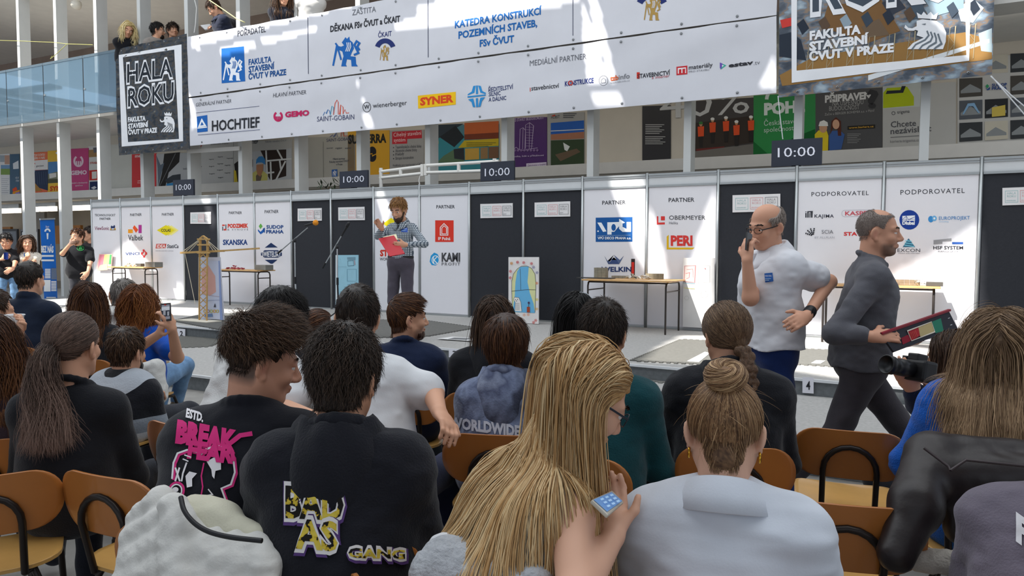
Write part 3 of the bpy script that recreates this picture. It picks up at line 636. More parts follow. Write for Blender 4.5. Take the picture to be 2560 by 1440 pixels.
A = lart(KT2); c = '2b3a6b'; A.T('ŘEDITELSTVÍ', c, 1105, 684, 1288, 32, y1=662); A.T('SILNIC', c, 1107, 717, 1195, 30, y1=707); A.T('A DÁLNIC', c, 1107, 757, 1237, 30, y1=742); A.done()
A = lart(KT2); A.R('c8402c', 1413, 652, 1418, 682); A.T('stavebnictví', '3a3b42', 1424, 674, 1630, 34, y1=652, b=.01); A.done('logo')
A = lart(KT2); A.T('KONSTRUKCE', '2e3a78', 1673, 642, 1887, 36, y1=615, b=.03); A.O('c8402c', 7, 1716, 618, 14, 15); A.done('logo')
A = lart(KT2); A.O('85868c', 3, 1960, 599, 33, 36); A.L('85868c', 3, (1944, 618), (1944, 595), (1960, 580), (1976, 592), (1976, 615), closed=True); A.T('tzb', 'd2653a', 2010, 602, 2072, 36, y1=593, b=.03); A.T('info', '7d7f86', 2074, 593, 2156, 36, y1=581, b=.01); A.T('www.tzb-info.cz', '8d8f96', 2010, 622, 2156, 12, y1=604, b=0); A.done('logo')
A = lart(KT2); A.R('d2382c', 2208, 538, 2230, 586); A.T('STAVEBNICTVÍ', '34353c', 2214, 584, 2455, 32, y1=556, b=.02); A.T('a interiér', 'b8404a', 2320, 588, 2452, 20, y1=574, b=0, sh=.2); A.done('logo')
A = lart(KT3); A.P('c8323a', (-26, 497), (55, 488), (55, 552), (-26, 560)); A.L('f0eaec', 8, (-12, 548), (-12, 512), (42, 506), (42, 544)); A.L('f0eaec', 8, (15, 544), (15, 512)); A.T('materiály', '3a3b42', 66, 518, 243, 32, y1=496, b=.01); A.T('PRO STAVBU', '7d7f86', 66, 541, 218, 13, y1=524, b=0); A.done('logo')
A = lart(KT3); A.P('3fae9a', (297, 465), (345, 487), (302, 518)); A.P('6a4fb0', (297, 465), (318, 475), (305, 516), (297, 505)); A.P('e4e8ee', (312, 482), (328, 488), (314, 500)); A.T('estav', '303138', 362, 502, 545, 30, y1=478, b=.04); A.T('.tv', '5b5c64', 549, 484, 594, 32, y1=478, b=-.01); A.done('logo')
W = 'e8eaee'
def outlined(A, t, w_, fill, x0, y0, x1, h, y1):
    A.T(t, w_, x0, y0, x1, h, y1=y1, b=.05); A.T(t, fill, x0+h*.045, y0-h*.05, x1-h*.045, h*.9, y1=y1-h*.05, b=.012)
A = bart(SD, BDK, KT1); A.L(W, 30, (900, 418), (1324, 350), (1348, 1042), (930, 1074), closed=True); A.done('frame')
A = bart(SD, BDK, KT1); outlined(A, 'HALA', W, '262c34', 940, 622, 1290, 152, 578); outlined(A, 'ROKU', W, '262c34', 948, 800, 1300, 150, 752); A.done('heading')
A = bart(SD, BDK, KT1); A.T('FAKULTA', W, 952, 908, 1084, 34, y1=896, b=.05); A.T('STAVEBNÍ', W, 954, 956, 1105, 34, y1=942, b=.05); A.T('ČVUT V PRAZE', W, 956, 1002, 1170, 34, y1=984, b=.05); A.done()
A = bart(SD, BDK, KT1); lion(A, W, 1185, 832, 125, 155, '3a4048'); A.done('crest')
A = bart(SR, BRT, KT3); A.step = .0002
for c, *p in (('7a5a38', (1100, 40), (1500, 0), (1640, 230), (1400, 320), (1050, 200)), ('94703f', (1000, 420), (2120, 240), (2320, 300), (2320, 440), (760, 640), (740, 560)), ('3a3f4a', (1500, 20), (1620, -20), (1680, 60), (1560, 120)), ('c9403a', (745, 150), (830, 130), (840, 190), (760, 210)), ('2c3440', (740, 260), (830, 240), (900, 300), (940, 450), (740, 420)), ('b9c4cc', (2060, 60), (2180, -10), (2260, 60), (2180, 170), (2090, 160)), ('a9bac0', (2220, 250), (2320, 210), (2320, 390), (2240, 380)), ('d9dde0', (1400, 560), (2330, 280), (2330, 310), (1400, 600)), ('8fa6b4', (1820, 0), (2110, -60), (2110, 60), (1900, 120)), ('6c5a48', (1350, 200), (1480, 140), (1560, 260), (1400, 280)), ('4a5866', (1680, 60), (1800, 20), (1840, 130), (1700, 150))): A.P(c, *p)
for k in range(9):
    x, y = 930+k*150, 330-k*18; A.L('a89c80', 4, (x, y+260), (x+30, y), (x+70, y-10), (x+50, y+250)); A.P(('2b3340', '5c4a3c', '8fa0ac', '3a4654')[k % 4], (x-60+k*9, y-150), (x-10+k*9, y-190), (x+30+k*9, y-120), (x-20+k*9, y-70)); A.L('a89c80', 3, (x+5, y+200), (x+60, y+120), (x+15, y+60))
A.done('printed_scene')
A = bart(SR, BRT, KT3); A.off = .010; A.L(W, 44, (850, -80), (850, 572), (2140, 432), (2140, -80)); A.done('frame')
A = bart(SR, BRT, KT3); A.off = .010; outlined(A, 'ROKU', W, '46505c', 968, 106, 2060, 400, -28); A.done('heading')
A = bart(SR, BRT, KT3); A.off = .010; A.T('FAKULTA', W, 965, 298, 1345, 62, y1=248, b=.05); A.T('STAVEBNÍ', W, 962, 378, 1405, 62, y1=322, b=.05); A.T('ČVUT V PRAZE', W, 962, 452, 1590, 62, y1=385, b=.05); A.done()
A = bart(SR, BRT, KT3); A.off = .010; lion(A, W, 1655, 88, 350, 285, '6d7780'); A.done('crest')

# ------------------------------------------------------------------ glass balustrade, cords, cables
m_glass = mat('9fc3da', .03, .02, 2, metal=.75, spec=.9, alpha=.6)
for k, i in enumerate(range(-3, 3)):
    t = BPH+BS*i
    o = bbox_(MB(), t+.02, t+BS-.02, .30, .315, 4.90, 6.30).build('glass_pane', m_glass); b = bbox_(MB(), t+.005, t+BS-.005, .29, .325, 6.30, 6.36).build('top_rail', metalm('9fb4c0', .25), o); bbox_(MB(), t+.005, t+BS-.005, .29, .325, 4.86, 4.90).build('bottom_rail', metalm('9fb4c0', .25), o)
    bbox_(MB(), t+.03, t+.09, .285, .33, 5.5, 5.54).build('clamp', m_alu, o)
    tag(o, 'pale blue glass balustrade pane, %s' % ('outside the left edge of the photo' if i < -1 else ['cut by the left edge of the photo', 'between the first and second column from the left', 'between the second and third column from the left', 'beside the dark banner'][i+1]), 'glass pane', 'gallery balustrade panes')
def cord(name, pts, r, m, lab, cat='cord'):
    o = MB().tube(pts, r, 6).build(name, m); return tag(o, lab, cat)
b1 = bplane(.1)
cord('cord', [b1.hit(0, 101), b1.hit(60, 103), b1.hit(132, 106), b1.hit(170, 110), b1.hit(232, 112)], .008, mat('b3b268', .6), 'yellow cord stretched between the columns above the glass balustrade')
cord('cord', [b1.hit(130, 140), b1.hit(126, 147), b1.hit(134, 141), b1.hit(168, 110)], .008, mat('b3b268', .6), 'yellow cord end knotted on the second column')
cord('cable', [b1.hit(482, -20), b1.hit(492, 20), b1.hit(489, 62), b1.hit(486, 82)], .016, mat('d8d8d4', .5), 'white cable hanging beside the man writing on the gallery', 'cable')
b5 = bplane(.5)
cord('cord', [b5.hit(520, -2), b5.hit(560, 25), b5.hit(590, 46), b5.hit(612, 56)], .012, mat('cfc98a', .6), 'pale cord crossing in front of the man in the black jacket')
b6 = bplane(.55)
cord('cord', [b6.hit(2478, 190), b6.hit(2560, 285), b6.hit(2600, 330)], .008, mat('dfe1e4', .5), 'upper white guy rope at the lower right corner of the workshop photo banner')
cord('cord', [b6.hit(2476, 190), b6.hit(2530, 240), b6.hit(2600, 298)], .008, mat('dfe1e4', .5), 'lower white guy rope at the lower right corner of the workshop photo banner')
cord('cord', [b6.hit(1945, 240), b6.hit(1950, 290), b6.hit(1957, 348)], .007, mat('dfe1e4', .5), 'white cord hanging from the banner corner to the nearest countdown screen')
# ceiling spotlight of the upper gallery
p = bplane(-.5).hit(198, 14); o = MB().lathe(p, [(.0, -.02), (.12, 0), (.13, .12), (.07, .2), (.0, .22)], 14, bnrm).build('spotlight', mat('e2ddd0', .4)); tag(o, 'round white spotlight on the upper gallery ceiling, upper left', 'lamp')

# ------------------------------------------------------------------ posters on the gallery back wall
GWL = bplane(-2.195)
def poster(crop, q, c, lab, art=None):
    C = [(crop[0]+a/crop[2], crop[1]+b/crop[2]) for a, b in q]
    o = MB().prism([GWL.off(.001).hit(*p) for p in C], bnrm*.012).build('poster', mat(c, .5, .03, 2)); tag(o, lab, 'poster', 'posters on the gallery wall')
    if art:
        A = Art(GWL.off(.013), o, crop, .0006, .0007); art(A); A.done('printed_artwork')
    return o
def quad(x0, y0, x1, y1, k=-.05): return [(x0, y0), (x1, y0+k*(x1-x0)), (x1, y1+k*.6*(x1-x0)), (x0, y1)]
def lines(A, c, x, y, w_, n, dy, h): [A.R(c, x, y+i*dy, x+w_*(1-.25*((i*7) % 3)/2), y+i*dy+h) for i in range(n)]
def aA(A): A.R('a9b4bc', 0, 470, 60, 560); A.R('c9a08c', 62, 470, 128, 590); A.R('8aa85a', 10, 640, 132, 730); A.R('7fa6cc', 10, 600, 132, 650); lines(A, 'b9bcc2', 20, 780, 100, 8, 26, 6)
poster(KP1, quad(-120, 462, 135, 1022), 'e6e6e6', 'white poster with small photos, cut by the left edge of the photo', aA)
def aB(A): A.P('e8ecf0', (172, 580), (245, 540), (250, 650), (176, 655)); A.P('e8552e', (165, 920), (215, 890), (232, 930), (175, 960)); A.P('f0a028', (168, 960), (262, 930), (262, 1005), (170, 1008)); A.P('9a86c8', (205, 970), (262, 955), (262, 1005), (205, 1005)); A.T('VŠ ST', 'dfe6ec', 205, 785, 252, 24, y1=783); A.T('STAV', 'dfe6ec', 212, 822, 254, 24)
poster(KP1, quad(137, 458, 262, 1012), '2a5876', 'dark blue poster with coloured blocks at its foot', aB)
def aC(A): A.P('f4f2f0', (380, 545), (636, 528), (636, 660), (380, 672)); A.T('POSTAV SI SVOU', 'f8e6da', 412, 488, 600, 30, y1=474, b=.03); A.T('KARIÉRU U NÁS', 'f8e6da', 412, 528, 600, 30, y1=516, b=.03); A.T('geosan', '5b5c60', 482, 625, 582, 24, y1=618); A.O('d8432e', 8, 456, 600, 14, 24, 60, 330); A.P('7fa6d4', (382, 676), (470, 672), (420, 830), (384, 850)); A.P('33405c', (470, 672), (638, 662), (638, 940), (500, 900), (430, 800)); A.P('b98a4a', (384, 850), (430, 800), (560, 945), (392, 955)); [A.L('5a6c86', 4, (490+i*30, 690), (500+i*30, 860)) for i in range(5)]; A.T('Česká stavební společnost', 'fbeee4', 430, 985, 610, 18, y1=976)
poster(KP1, quad(378, 436, 640, 1002), 'ee6c34', 'orange and white poster with a dark glass building photo', aC)
def aD(A): A.P('5d92c8', (640, 560), (914, 545), (914, 720), (640, 735)); A.P('8a8f78', (640, 720), (750, 690), (914, 700), (914, 830), (640, 845)); A.P('e8e6e0', (655, 715), (750, 705), (750, 760), (660, 780)); A.E('e9eef2', 800, 440, 60, 24); A.P('5a5c48', (640, 790), (914, 780), (914, 830), (640, 842)); A.T('SYNER', 'd8502a', 664, 945, 905, 60, y1=932, b=.04); [A.L('f0a028', 12, (880, 540+i*26), (912, 520+i*26)) for i in range(3)]
poster(KP1, quad(640, 412, 916, 988), 'f2c21c', 'yellow poster with a sky and building photo, left of the magenta poster', aD)
def aE(A): c = 'f4d9e6'; A.O(c, 26, 1046, 548, 55, 66, -60, 240); [A.L(c, 17, (1020+i*26, 548), (1021+i*26, 620)) for i in range(3)]; A.T('GEMO', c, 944, 732, 1158, 52, y1=722, b=.05); A.T('Stavební a developerská', c, 946, 850, 1165, 20, y1=842); A.T('společnost', c, 1005, 884, 1104, 20, y1=880)
poster(KP1, quad(910, 388, 1192, 970), 'c62e78', 'magenta poster with a white ring logo', aE)
def aF(A): A.P('a9865a', (1182, 400), (1290, 390), (1290, 490), (1182, 498)); A.P('6f7078', (1240, 370), (1290, 365), (1290, 430), (1250, 440)); A.T('STRABAG', 'c8402c', 1200, 588, 1330, 28, y1=580, b=.02); A.P('d0302c', (1188, 672), (1468, 652), (1468, 790), (1190, 806)); A.P('26325e', (1196, 824), (1300, 818), (1300, 948), (1196, 952)); A.P('e0e2e6', (1210, 905), (1260, 880), (1290, 900), (1250, 925)); A.P('4a4038', (1400, 345), (1454, 338), (1456, 470), (1402, 478)); A.P('5a5c60', (1420, 870), (1472, 820), (1474, 942), (1412, 945)); A.P('e4e2dc', (1224, 690), (1290, 684), (1290, 780), (1226, 786))
poster(KP1, quad(1182, 352, 1474, 955), 'dcdcd8', 'white and red poster with small photos, right of the magenta poster', aF)
poster(KP1, quad(1474, 330, 1764, 950), 'cfd0c8', 'blank pale poster left of the tall red poster')
def aH(A): A.T('metrostav', 'f6e4e0', 1800, 500, 2060, 40, y1=482, b=.03); A.T('stavíme', 'f6d8d4', 1835, 820, 1990, 20, y1=812); A.T('budoucnost', 'f6d8d4', 1835, 845, 2030, 16, y1=836)
poster(KP1, quad(1762, 460, 2088, 930), 'd8282c', 'tall red poster below the dark hall banner', aH)
def aI(A): A.P('2f2d2c', (2190, 450), (2400, 430), (2390, 560), (2250, 700), (2200, 905), (2110, 908), (2160, 700)); A.P('6a7684', (2085, 470), (2140, 600), (2190, 570), (2150, 720), (2110, 880), (2100, 640)); A.P('3d434a', (2200, 800), (2300, 735), (2408, 720), (2408, 800), (2230, 850)); A.P('3a96d2', (2220, 850), (2310, 835), (2310, 900), (2220, 905)); A.L('8a8c8e', 6, (2340, 445), (2130, 880)); A.T('Společná', '7d8088', 2440, 660, 2500, 22)
poster(KP1, quad(2090, 455, 2500, 915, -.04), 'b9bcbe', 'grey poster with a photo of dark cables, left of the farthest countdown screen', aI)
def aJ(A):
    for x, y in ((280, 425), (400, 392), (518, 412), (282, 520), (392, 485), (490, 505), (390, 568), (285, 618), (490, 606), (402, 668)): A.T('logotyp'[:5+int(x) % 3], '5f6268', x, y, x+66+x % 20, 16, y1=y-4)
    A.T('Společná', '44474e', 104, 378, 172, 20, y1=374); A.T('partner', '44474e', 104, 528, 186, 22, y1=522); A.P('c8402c', (140, 240), (188, 228), (160, 272), (146, 270)); A.T('společnosti skupiny', '6d7076', 300, 225, 540, 18, y1=208)
poster(KP2, quad(100, 160, 608, 790, -.04), 'c9c9c6', 'pale poster with a grid of small dark wordmarks', aJ)
def aK(A):
    A.T('HOCHTIEF', '34363c', 680, 220, 935, 44, y1=205, b=.03); A.T('Fakulty stavební ČVUT', '8d9096', 1030, 195, 1315, 24, y1=178)
    A.P('c9cdd0', (790, 320), (1380, 270), (1382, 718), (795, 745)); A.P('3a2f2a', (965, 300), (1310, 285), (1310, 640), (1100, 700), (1040, 600), (1030, 430)); A.P('d2d8d4', (615, 580), (655, 560), (665, 752), (620, 754)); A.P('33302e', (615, 480), (668, 440), (668, 750), (640, 700))
    for p in (((1040, 300), (1060, 730)), ((1040, 440), (1380, 410)), ((1190, 290), (1260, 420)), ((1220, 420), (1240, 560)), ((1000, 605), (1150, 590)), ((1100, 450), (1110, 720)), ((1300, 440), (1170, 700))): A.L('e4e6e4', 22, *p)
    A.P('d8d27a', (860, 600), (920, 560), (1000, 570), (1060, 620), (1060, 730), (865, 742)); A.P('7b6a5c', (905, 640), (960, 560), (985, 640), (960, 735), (910, 738)); A.P('c28a66', (912, 490), (1002, 480), (1000, 570), (965, 650), (925, 620), (910, 550)); A.P('3f8ccc', (905, 480), (912, 420), (945, 380), (990, 376), (1024, 410), (1030, 490), (985, 460), (930, 462)); A.P('e0c83a', (612, 560), (640, 570), (665, 750), (615, 754)); A.R('6f4a3a', 790, 420, 860, 520)
poster(KP2, quad(612, 190, 1390, 755, -.05), 'c4c4c0', 'poster with a photo of a worker in a blue helmet', aK)
def aL(A): A.L('4a5f9a', 7, (1890, 120), (1930, 90), (1940, 120), (1980, 60), (1990, 118)); A.L('c8503e', 7, (2040, 116), (2040, 60), (2070, 56), (2076, 108), (2130, 104)); A.T('SAINT-GOBAIN', '4a4d66', 1846, 185, 2180, 42, y1=162, b=.01); [A.T(t, '5c5f66', x, 280, x+88, 22, y1=274) for t, x in (('isover', 1848), ('rigips', 1966), ('weber', 2090))]; A.T('Hlavní partner', '5c5f66', 1932, 425, 2095, 26, y1=418); A.T('Fakulty stavební ČVUT', '5c5f66', 1884, 465, 2145, 26, y1=450); A.T('v Praze', '5c5f66', 1974, 498, 2058, 26, y1=494); A.P('2f5fa6', (1916, 556), (1990, 550), (1992, 645), (1918, 650)); rearing_lion(A, 'dfe4ea', 1926, 562, 56, 78, '2f5fa6'); A.L('8b8b86', 5, (1800, 180), (1804, 695))
poster(KP2, quad(1500, 130, 2238, 712, -.035), 'aaa89f', 'grey poster with a skyline logo, right of the worker poster', aL)
def aM(A): A.T('SUBTERRA', '2b2b26', 60, 1068, 345, 62, y1=1058, b=.05); A.E('26262c', 240, 1128, 30, 38); A.E('26262c', 240, 1166, 30, 38); A.L('e0a520', 5, (212, 1150), (240, 1142), (240, 1160), (268, 1146))
poster(KT2, quad(60, 975, 370, 1345, -.02), 'd9a21c', 'yellow poster with a black double-circle mark', aM)
def aN(A): A.P('c8343e', (388, 980), (608, 968), (610, 1028), (500, 1034), (500, 1068), (388, 1072)); A.T('Cihelný stavební', 'f2dcdc', 398, 1018, 605, 30, y1=1002, b=.0); A.T('systém', 'f2dcdc', 400, 1056, 486, 28, y1=1052, b=0); [A.T(t, '4d5058', 412, y, x1, 22, y1=y-8, b=0) for t, y, x1 in (('Tepelněizolační cihelné bloky', 1105, 606), ('Akustické cihelné bloky', 1132, 572), ('Překlady', 1160, 476), ('Stropní konstrukce', 1188, 546))]; [A.E('3a3c42', 398, y, 4) for y in (1098, 1126, 1152, 1180)]; A.T('Podklady pro navrhování v CAD', '5c5f66', 394, 1240, 610, 18, y1=1228, b=0)
poster(KT2, quad(372, 972, 626, 1300, -.03), 'a5a4a0', 'grey poster with a red title block and bullet list', aN)
def aO(A): A.P('3f8f9a', (690, 1000), (1182, 1000), (1182, 1290), (690, 1295)); A.P('38424a', (690, 930), (920, 920), (760, 1010), (692, 1060)); A.P('2b3034', (740, 1020), (860, 935), (925, 1020), (850, 1095)); A.P('c9683a', (925, 915), (1180, 900), (1180, 1030), (925, 1040)); A.P('7d3f2a', (925, 1000), (1180, 985), (1180, 1030), (925, 1040)); A.P('c9b02c', (925, 1045), (1180, 1030), (1180, 1085), (880, 1100)); A.P('caa24a', (930, 1105), (1035, 1100), (1035, 1185), (930, 1190)); A.P('9a7a52', (1045, 1098), (1100, 1095), (1100, 1180), (1045, 1183)); A.P('7a5a42', (1105, 1094), (1180, 1090), (1180, 1176), (1105, 1180)); A.P('5f7a5c', (770, 1160), (860, 1105), (925, 1160), (925, 1205), (720, 1210)); A.P('34393d', (845, 1110), (922, 1100), (925, 1190), (850, 1180)); lines(A, '7d7430', 940, 1060, 220, 3, 12, 4); A.T('COLAS', 'd8cc30', 698, 1068, 735, 20)
poster(KT2, quad(690, 935, 1184, 1300, -.025), '4a7f8a', 'teal and yellow poster with machine photos', aO)
def aP(A):
    c = 'c8b8d4'; A.T('CHCEŠ STAVĚT BUDOUCNOST?', c, 1256, 908, 1516, 22, y1=884, b=.01)
    for p in (((1335, 1110), (1340, 960), (1362, 950), (1380, 970), (1375, 1110)), ((1380, 1105), (1380, 930), (1410, 912), (1440, 935), (1424, 1105)), ((1410, 915), (1408, 1105)), ((1362, 955), (1358, 1110)), ((1292, 1110), (1310, 1095), (1330, 1110), (1350, 1120), (1400, 1110), (1470, 1100))): A.L(c, 3, *p)
    for k in range(8): A.L(c, 1.5, (1384, 945+k*20), (1438, 948+k*20)); A.E('8a6f9c', 1300+k*24, 1118, 9)
    A.T('Technika, lidé a příležitosti', c, 1252, 1172, 1516, 12, y1=1160); A.T('Zakotveno v kvalitě', '5a3a70', 1394, 1236, 1530, 14, y1=1228)
    A.P('d8cfe0', (1386, 1216), (1536, 1206), (1536, 1236), (1386, 1246)); A.T('Zakotveno v kvalitě', '5a3a70', 1394, 1238, 1530, 14, y1=1228)
poster(KT2, quad(1247, 880, 1541, 1275, -.03), '4b2168', 'purple poster with a white line drawing of towers', aP)
def aQ(A): A.T('HOBST', '4a4c52', 1570, 885, 1634, 22, y1=878); A.P('c8402c', (1575, 860), (1600, 852), (1602, 862), (1576, 866)); A.P('2f62b4', (1568, 915), (1815, 895), (1816, 985), (1568, 1000)); A.P('a9745a', (1568, 1000), (1816, 980), (1816, 1030), (1568, 1042)); A.L('d8dad8', 6, (1568, 975), (1816, 962)); A.P('3a4a34', (1568, 1045), (1816, 1035), (1816, 1220), (1568, 1236)); A.P('dfe2e0', (1660, 1060), (1710, 1090), (1690, 1125), (1670, 1115)); A.P('6b5a48', (1600, 1150), (1760, 1105), (1790, 1130), (1640, 1200)); lines(A, '5c5e64', 1660, 842, 100, 3, 14, 6)
poster(KT2, quad(1545, 842, 1820, 1245, -.03), 'a3a29e', 'grey poster with a bridge photo, right of the purple poster', aQ)
def aR(A): lines(A, 'b9b9b6', 2272, 925, 140, 6, 13, 5); lines(A, 'b9b9b6', 2270, 1015, 150, 5, 13, 5)
poster(KT2, quad(2250, 790, 2462, 1218, -.03), '2b2a2c', 'narrow black poster with pale text, right of the bare wall', aR)
def aS(A):
    A.T('40%', 'c9cac8', -150, 885, 515, 200, y1=838, b=.0); A.P('3c342e', (72, 920), (545, 860), (545, 1060), (75, 1130)); A.P('6d2f2c', (120, 1108), (330, 1088), (330, 1150), (125, 1165)); A.P('73706a', (75, 1130), (545, 1070), (545, 1160), (75, 1190))
    for x, y in ((155, 945), (242, 915), (342, 905), (420, 935), (528, 900)): A.P('2e2a28', (x-16, y+60), (x+18, y+58), (x+14, y+150), (x-12, y+152)); A.P('e0552c', (x-24, y-2), (x+24, y-6), (x+22, y+68), (x-20, y+72)); A.E('c2926c', x, y-20, 12, 15); A.E('3f7a3f' if x % 2 else 'e4e4de', x, y-30, 15, 11)
poster(KT3, quad(66, 755, 548, 1195, -.06), '3a3634', 'dark poster with workers in orange vests', aS)
def aT(A): A.O('dfe8e2', 26, 740, 740, 95, 88, 180, 330); A.T('POHL', 'dfe8e2', 625, 852, 930, 80, y1=826, b=.06); A.T('Česká stavební', 'd5e4da', 625, 936, 926, 38, y1=912, b=-.005); A.T('společnost', 'd5e4da', 624, 985, 845, 36, y1=968, b=-.005); A.P('1c6a34', (545, 1050), (670, 1160), (545, 1164)); A.P('17602e', (830, 1030), (1004, 960), (1006, 1135), (830, 1145))
poster(KT3, quad(548, 712, 1008, 1168, -.055), '1f8a40', 'green poster with large white letters', aT)
def aU(A):
    A.T('PŘIPRAVENI', 'd8d8d6', 1078, 762, 1436, 50, y1=730, b=.05); A.T('NA ÚSPĚŠNOU', 'b9b9b6', 1134, 788, 1364, 34, y1=774, b=-.01); A.T('BUDOUCNOST', 'b9b9b6', 1110, 825, 1334, 34, y1=812, b=-.01); A.T('Začni u BERGER BOHEMIA a.s. v Plzni!', 'a9a9a6', 1076, 860, 1446, 18, y1=830, b=0); A.T('?', '3a3a3c', 1385, 795, 1478, 120, b=.06)
    A.R('2b2a26', 1246, 938, 1452, 966, -.06); A.T('www.kariera.cz', 'd2a23a', 1256, 958, 1440, 14, y1=946); lines(A, '9a9a98', 1244, 995, 100, 6, 13, 4)
    A.P('e0c82c', (1002, 1000), (1030, 970), (1090, 968), (1104, 1010), (1100, 1130), (1006, 1135)); A.P('3f5f9a', (1108, 1010), (1130, 975), (1190, 970), (1225, 1000), (1200, 1110), (1110, 1120)); A.E('c89a78', 1065, 950, 30, 38); A.P('e6e6e0', (1030, 938), (1040, 905), (1070, 894), (1098, 910), (1102, 938)); A.P('5a2f22', (1120, 1000), (1128, 900), (1160, 872), (1196, 900), (1200, 1010), (1175, 1010), (1170, 940), (1140, 940)); A.E('d2a486', 1160, 925, 26, 36)
poster(KT3, quad(1008, 680, 1506, 1140, -.06), '4a4a4b', 'dark grey poster with a smiling couple, one in a white helmet', aU)
def aV(A): A.P('c2c8c4', (1508, 640), (1830, 610), (1830, 790), (1508, 810)); A.P('b4c422', (1512, 690), (1540, 655), (1690, 645), (1740, 720), (1740, 785), (1510, 805)); A.P('2e3236', (1530, 700), (1660, 690), (1680, 640), (1650, 640), (1640, 670), (1540, 675)); A.T('trigema', '55565a', 1616, 846, 1708, 24, y1=838, b=.01); A.O('55565a', 4, 1588, 842, 12); A.T('Chcete', '55565a', 1568, 948, 1756, 44, y1=935, b=.01); A.T('nezávislost', '55565a', 1566, 998, 1870, 44, y1=975, b=.01); A.L('6a6a6c', 4, (1566, 1022), (1830, 1006)); A.T('kariera.trigema.cz', '7d7d80', 1564, 1062, 1784, 20, y1=1050, b=0)
poster(KT3, quad(1508, 640, 2052, 1108, -.055), 'b9b9b5', 'pale poster with a yellow safety jacket photo', aV)
def aX(A):
    for r in range(5):
        for k in range(3):
            x, y = 2078+k*190, 420+r*165-k*10; c = ('3c3f42', '2f3134', '4f4c48', 'c9c4b4', '5a5f66', '2a5098')[(r*2+k*3) % 6] if r < 4 else ('2450a0', '3a4654', '2450a0')[k]
            if (r, k) == (1, 1): continue
            A.P(c, (x, y), (x+172, y-9), (x+172, y+128), (x, y+140)); A.P('8f9496', (x+10, y+90), (x+80, y+40), (x+160, y+80), (x+160, y+100), (x+10, y+110)) if c != '2450a0' else None
    A.P('8ab4d8', (2100, 850), (2140, 770), (2190, 765), (2230, 840), (2220, 842), (2180, 790), (2150, 790), (2112, 850)); A.P('d2bc5a', (2320, 800), (2420, 780), (2420, 860), (2320, 870))
    A.P('3a9a68', (2272, 640), (2286, 625), (2300, 640), (2286, 658)); A.P('2a5098', (2270, 650), (2286, 664), (2306, 646), (2306, 664), (2286, 672)); A.T('SUDOP', '2a4a8a', 2320, 645, 2432, 22, y1=638, b=.03); A.T('PRAHA', '2a4a8a', 2320, 668, 2432, 20, y1=662, b=.03)
    [A.T(t, 'c9d4e4', x0, y, x1, 18, y1=y-8, b=.01) for t, x0, x1, y in (('PROJEKTY', 2096, 2206, 1118), ('KONZULTACE', 2082, 2218, 1150), ('INŽENÝRING', 2088, 2214, 1180))]
poster(KT3, quad(2064, 430, 2760, 1075, -.05), 'c2c2be', 'poster with a grid of construction photos and a blue block', aX)
# ------------------------------------------------------------------ things on and by the stage
KZ = (0, 640, 5.12)
m_wood = mat('cfa36a', .45, .12, 6); m_tubeb = mat('3a3431', .35, .05, 10, metal=.3); m_black = mat('1d1d20', .5, .05, 8)
# countdown screens standing on the wall top
for k, (x0, y0, x1, y1, lab) in enumerate(((433, 449, 484, 489, 'farthest, smallest countdown screen reading 10:00, left end of the wall top'), (849, 427, 919, 471, 'countdown screen reading 10:00 on the wall top above the black microphone'), (1201, 404, 1285, 458, 'countdown screen reading 10:00 at the end of the white truss'), (1928, 348, 2054, 414, 'nearest, largest countdown screen reading 10:00, above the two standing men'))):
    pl = wall_plane(9 if x0 > 640 else 2); a = pl.off(-.02).hit(x0, y1); b = pl.off(-.02).hit(x1, y1); t = pl.off(-.02).hit((x0+x1)/2, (y0+y1)/2-(y1-y0)/2)
    r = empty('countdown_screen', ((a+b)/2)*[1, 1, 0]+np.array([0, 0, WTOP]), lab, 'screen', 'countdown screens'); u = (b-a)*[1, 1, 0]; w_ = np.linalg.norm(u); u /= w_; n = pl.n; c = (a+b)/2; zc, h = (WTOP+.015+t[2])/2, (t[2]-WTOP-.015)
    MB().obox((c[0], c[1], zc)-n*.02, (u, n, (0, 0, 1)), (w_/2, .02, h/2)).build('screen_panel', mat('2a2f3c', .35, .03, 3), r)
    MB().obox((c[0], c[1], WTOP+.01)-n*.02, (u, n, (0, 0, 1)), (.06, .02, .012)).build('foot', m_black, r)
    hy = (y1-y0); A = Art(pl.off(-.02), r, None, .003); A.T('10:00', mat('c9ccd8', .6, .02, 3, emit=.25), x0+(x1-x0)*.13, y1-hy*.30-1, x1-(x1-x0)*.13, hy*.36, y1=y1-hy*.36-1, b=-.004 if k < 3 else 0); A.done('digits')
# white lattice beam behind the wall
r = empty('lattice_beam', yplane(11.0).hit(1100, 440), 'white tubular lattice beam behind the wall top, left of a countdown screen', 'beam')
K = lambda x, y: yplane(11.0).hit(850+x/2.9756, y/2.9756); m_w2 = mat('e6e4de', .4, .02, 4)
MB().tube([K(296, 1278), K(612, 1238)], .03).tube([K(296, 1325), K(612, 1290)], .03).build('chord', m_w2, r); MB().tube([K(630, 1232), K(1180, 1200)], .03).tube([K(630, 1285), K(1180, 1268)], .03).build('chord', m_w2, r)
for x, y0, y1 in ((305, 1250, 1400), (452, 1255, 1312), (612, 1222, 1310), (638, 1220, 1305), (884, 1215, 1280), (1150, 1180, 1275)): MB().tube([K(x, y0), K(x, y1)], .035).build('upright', m_w2, r)
cord('cable', [K(600, 1300), K(588, 1340), K(592, 1372), K(598, 1400)], .012, m_w2, 'white cable hanging from the joint of the lattice beam', 'cable')
o = MB().bar(bplane(.05).hit(470, 379), bplane(.05).hit(599, 371), .03, .09).build('rail', m_w2); tag(o, 'white steel rail between two columns below the white banner', 'rail')
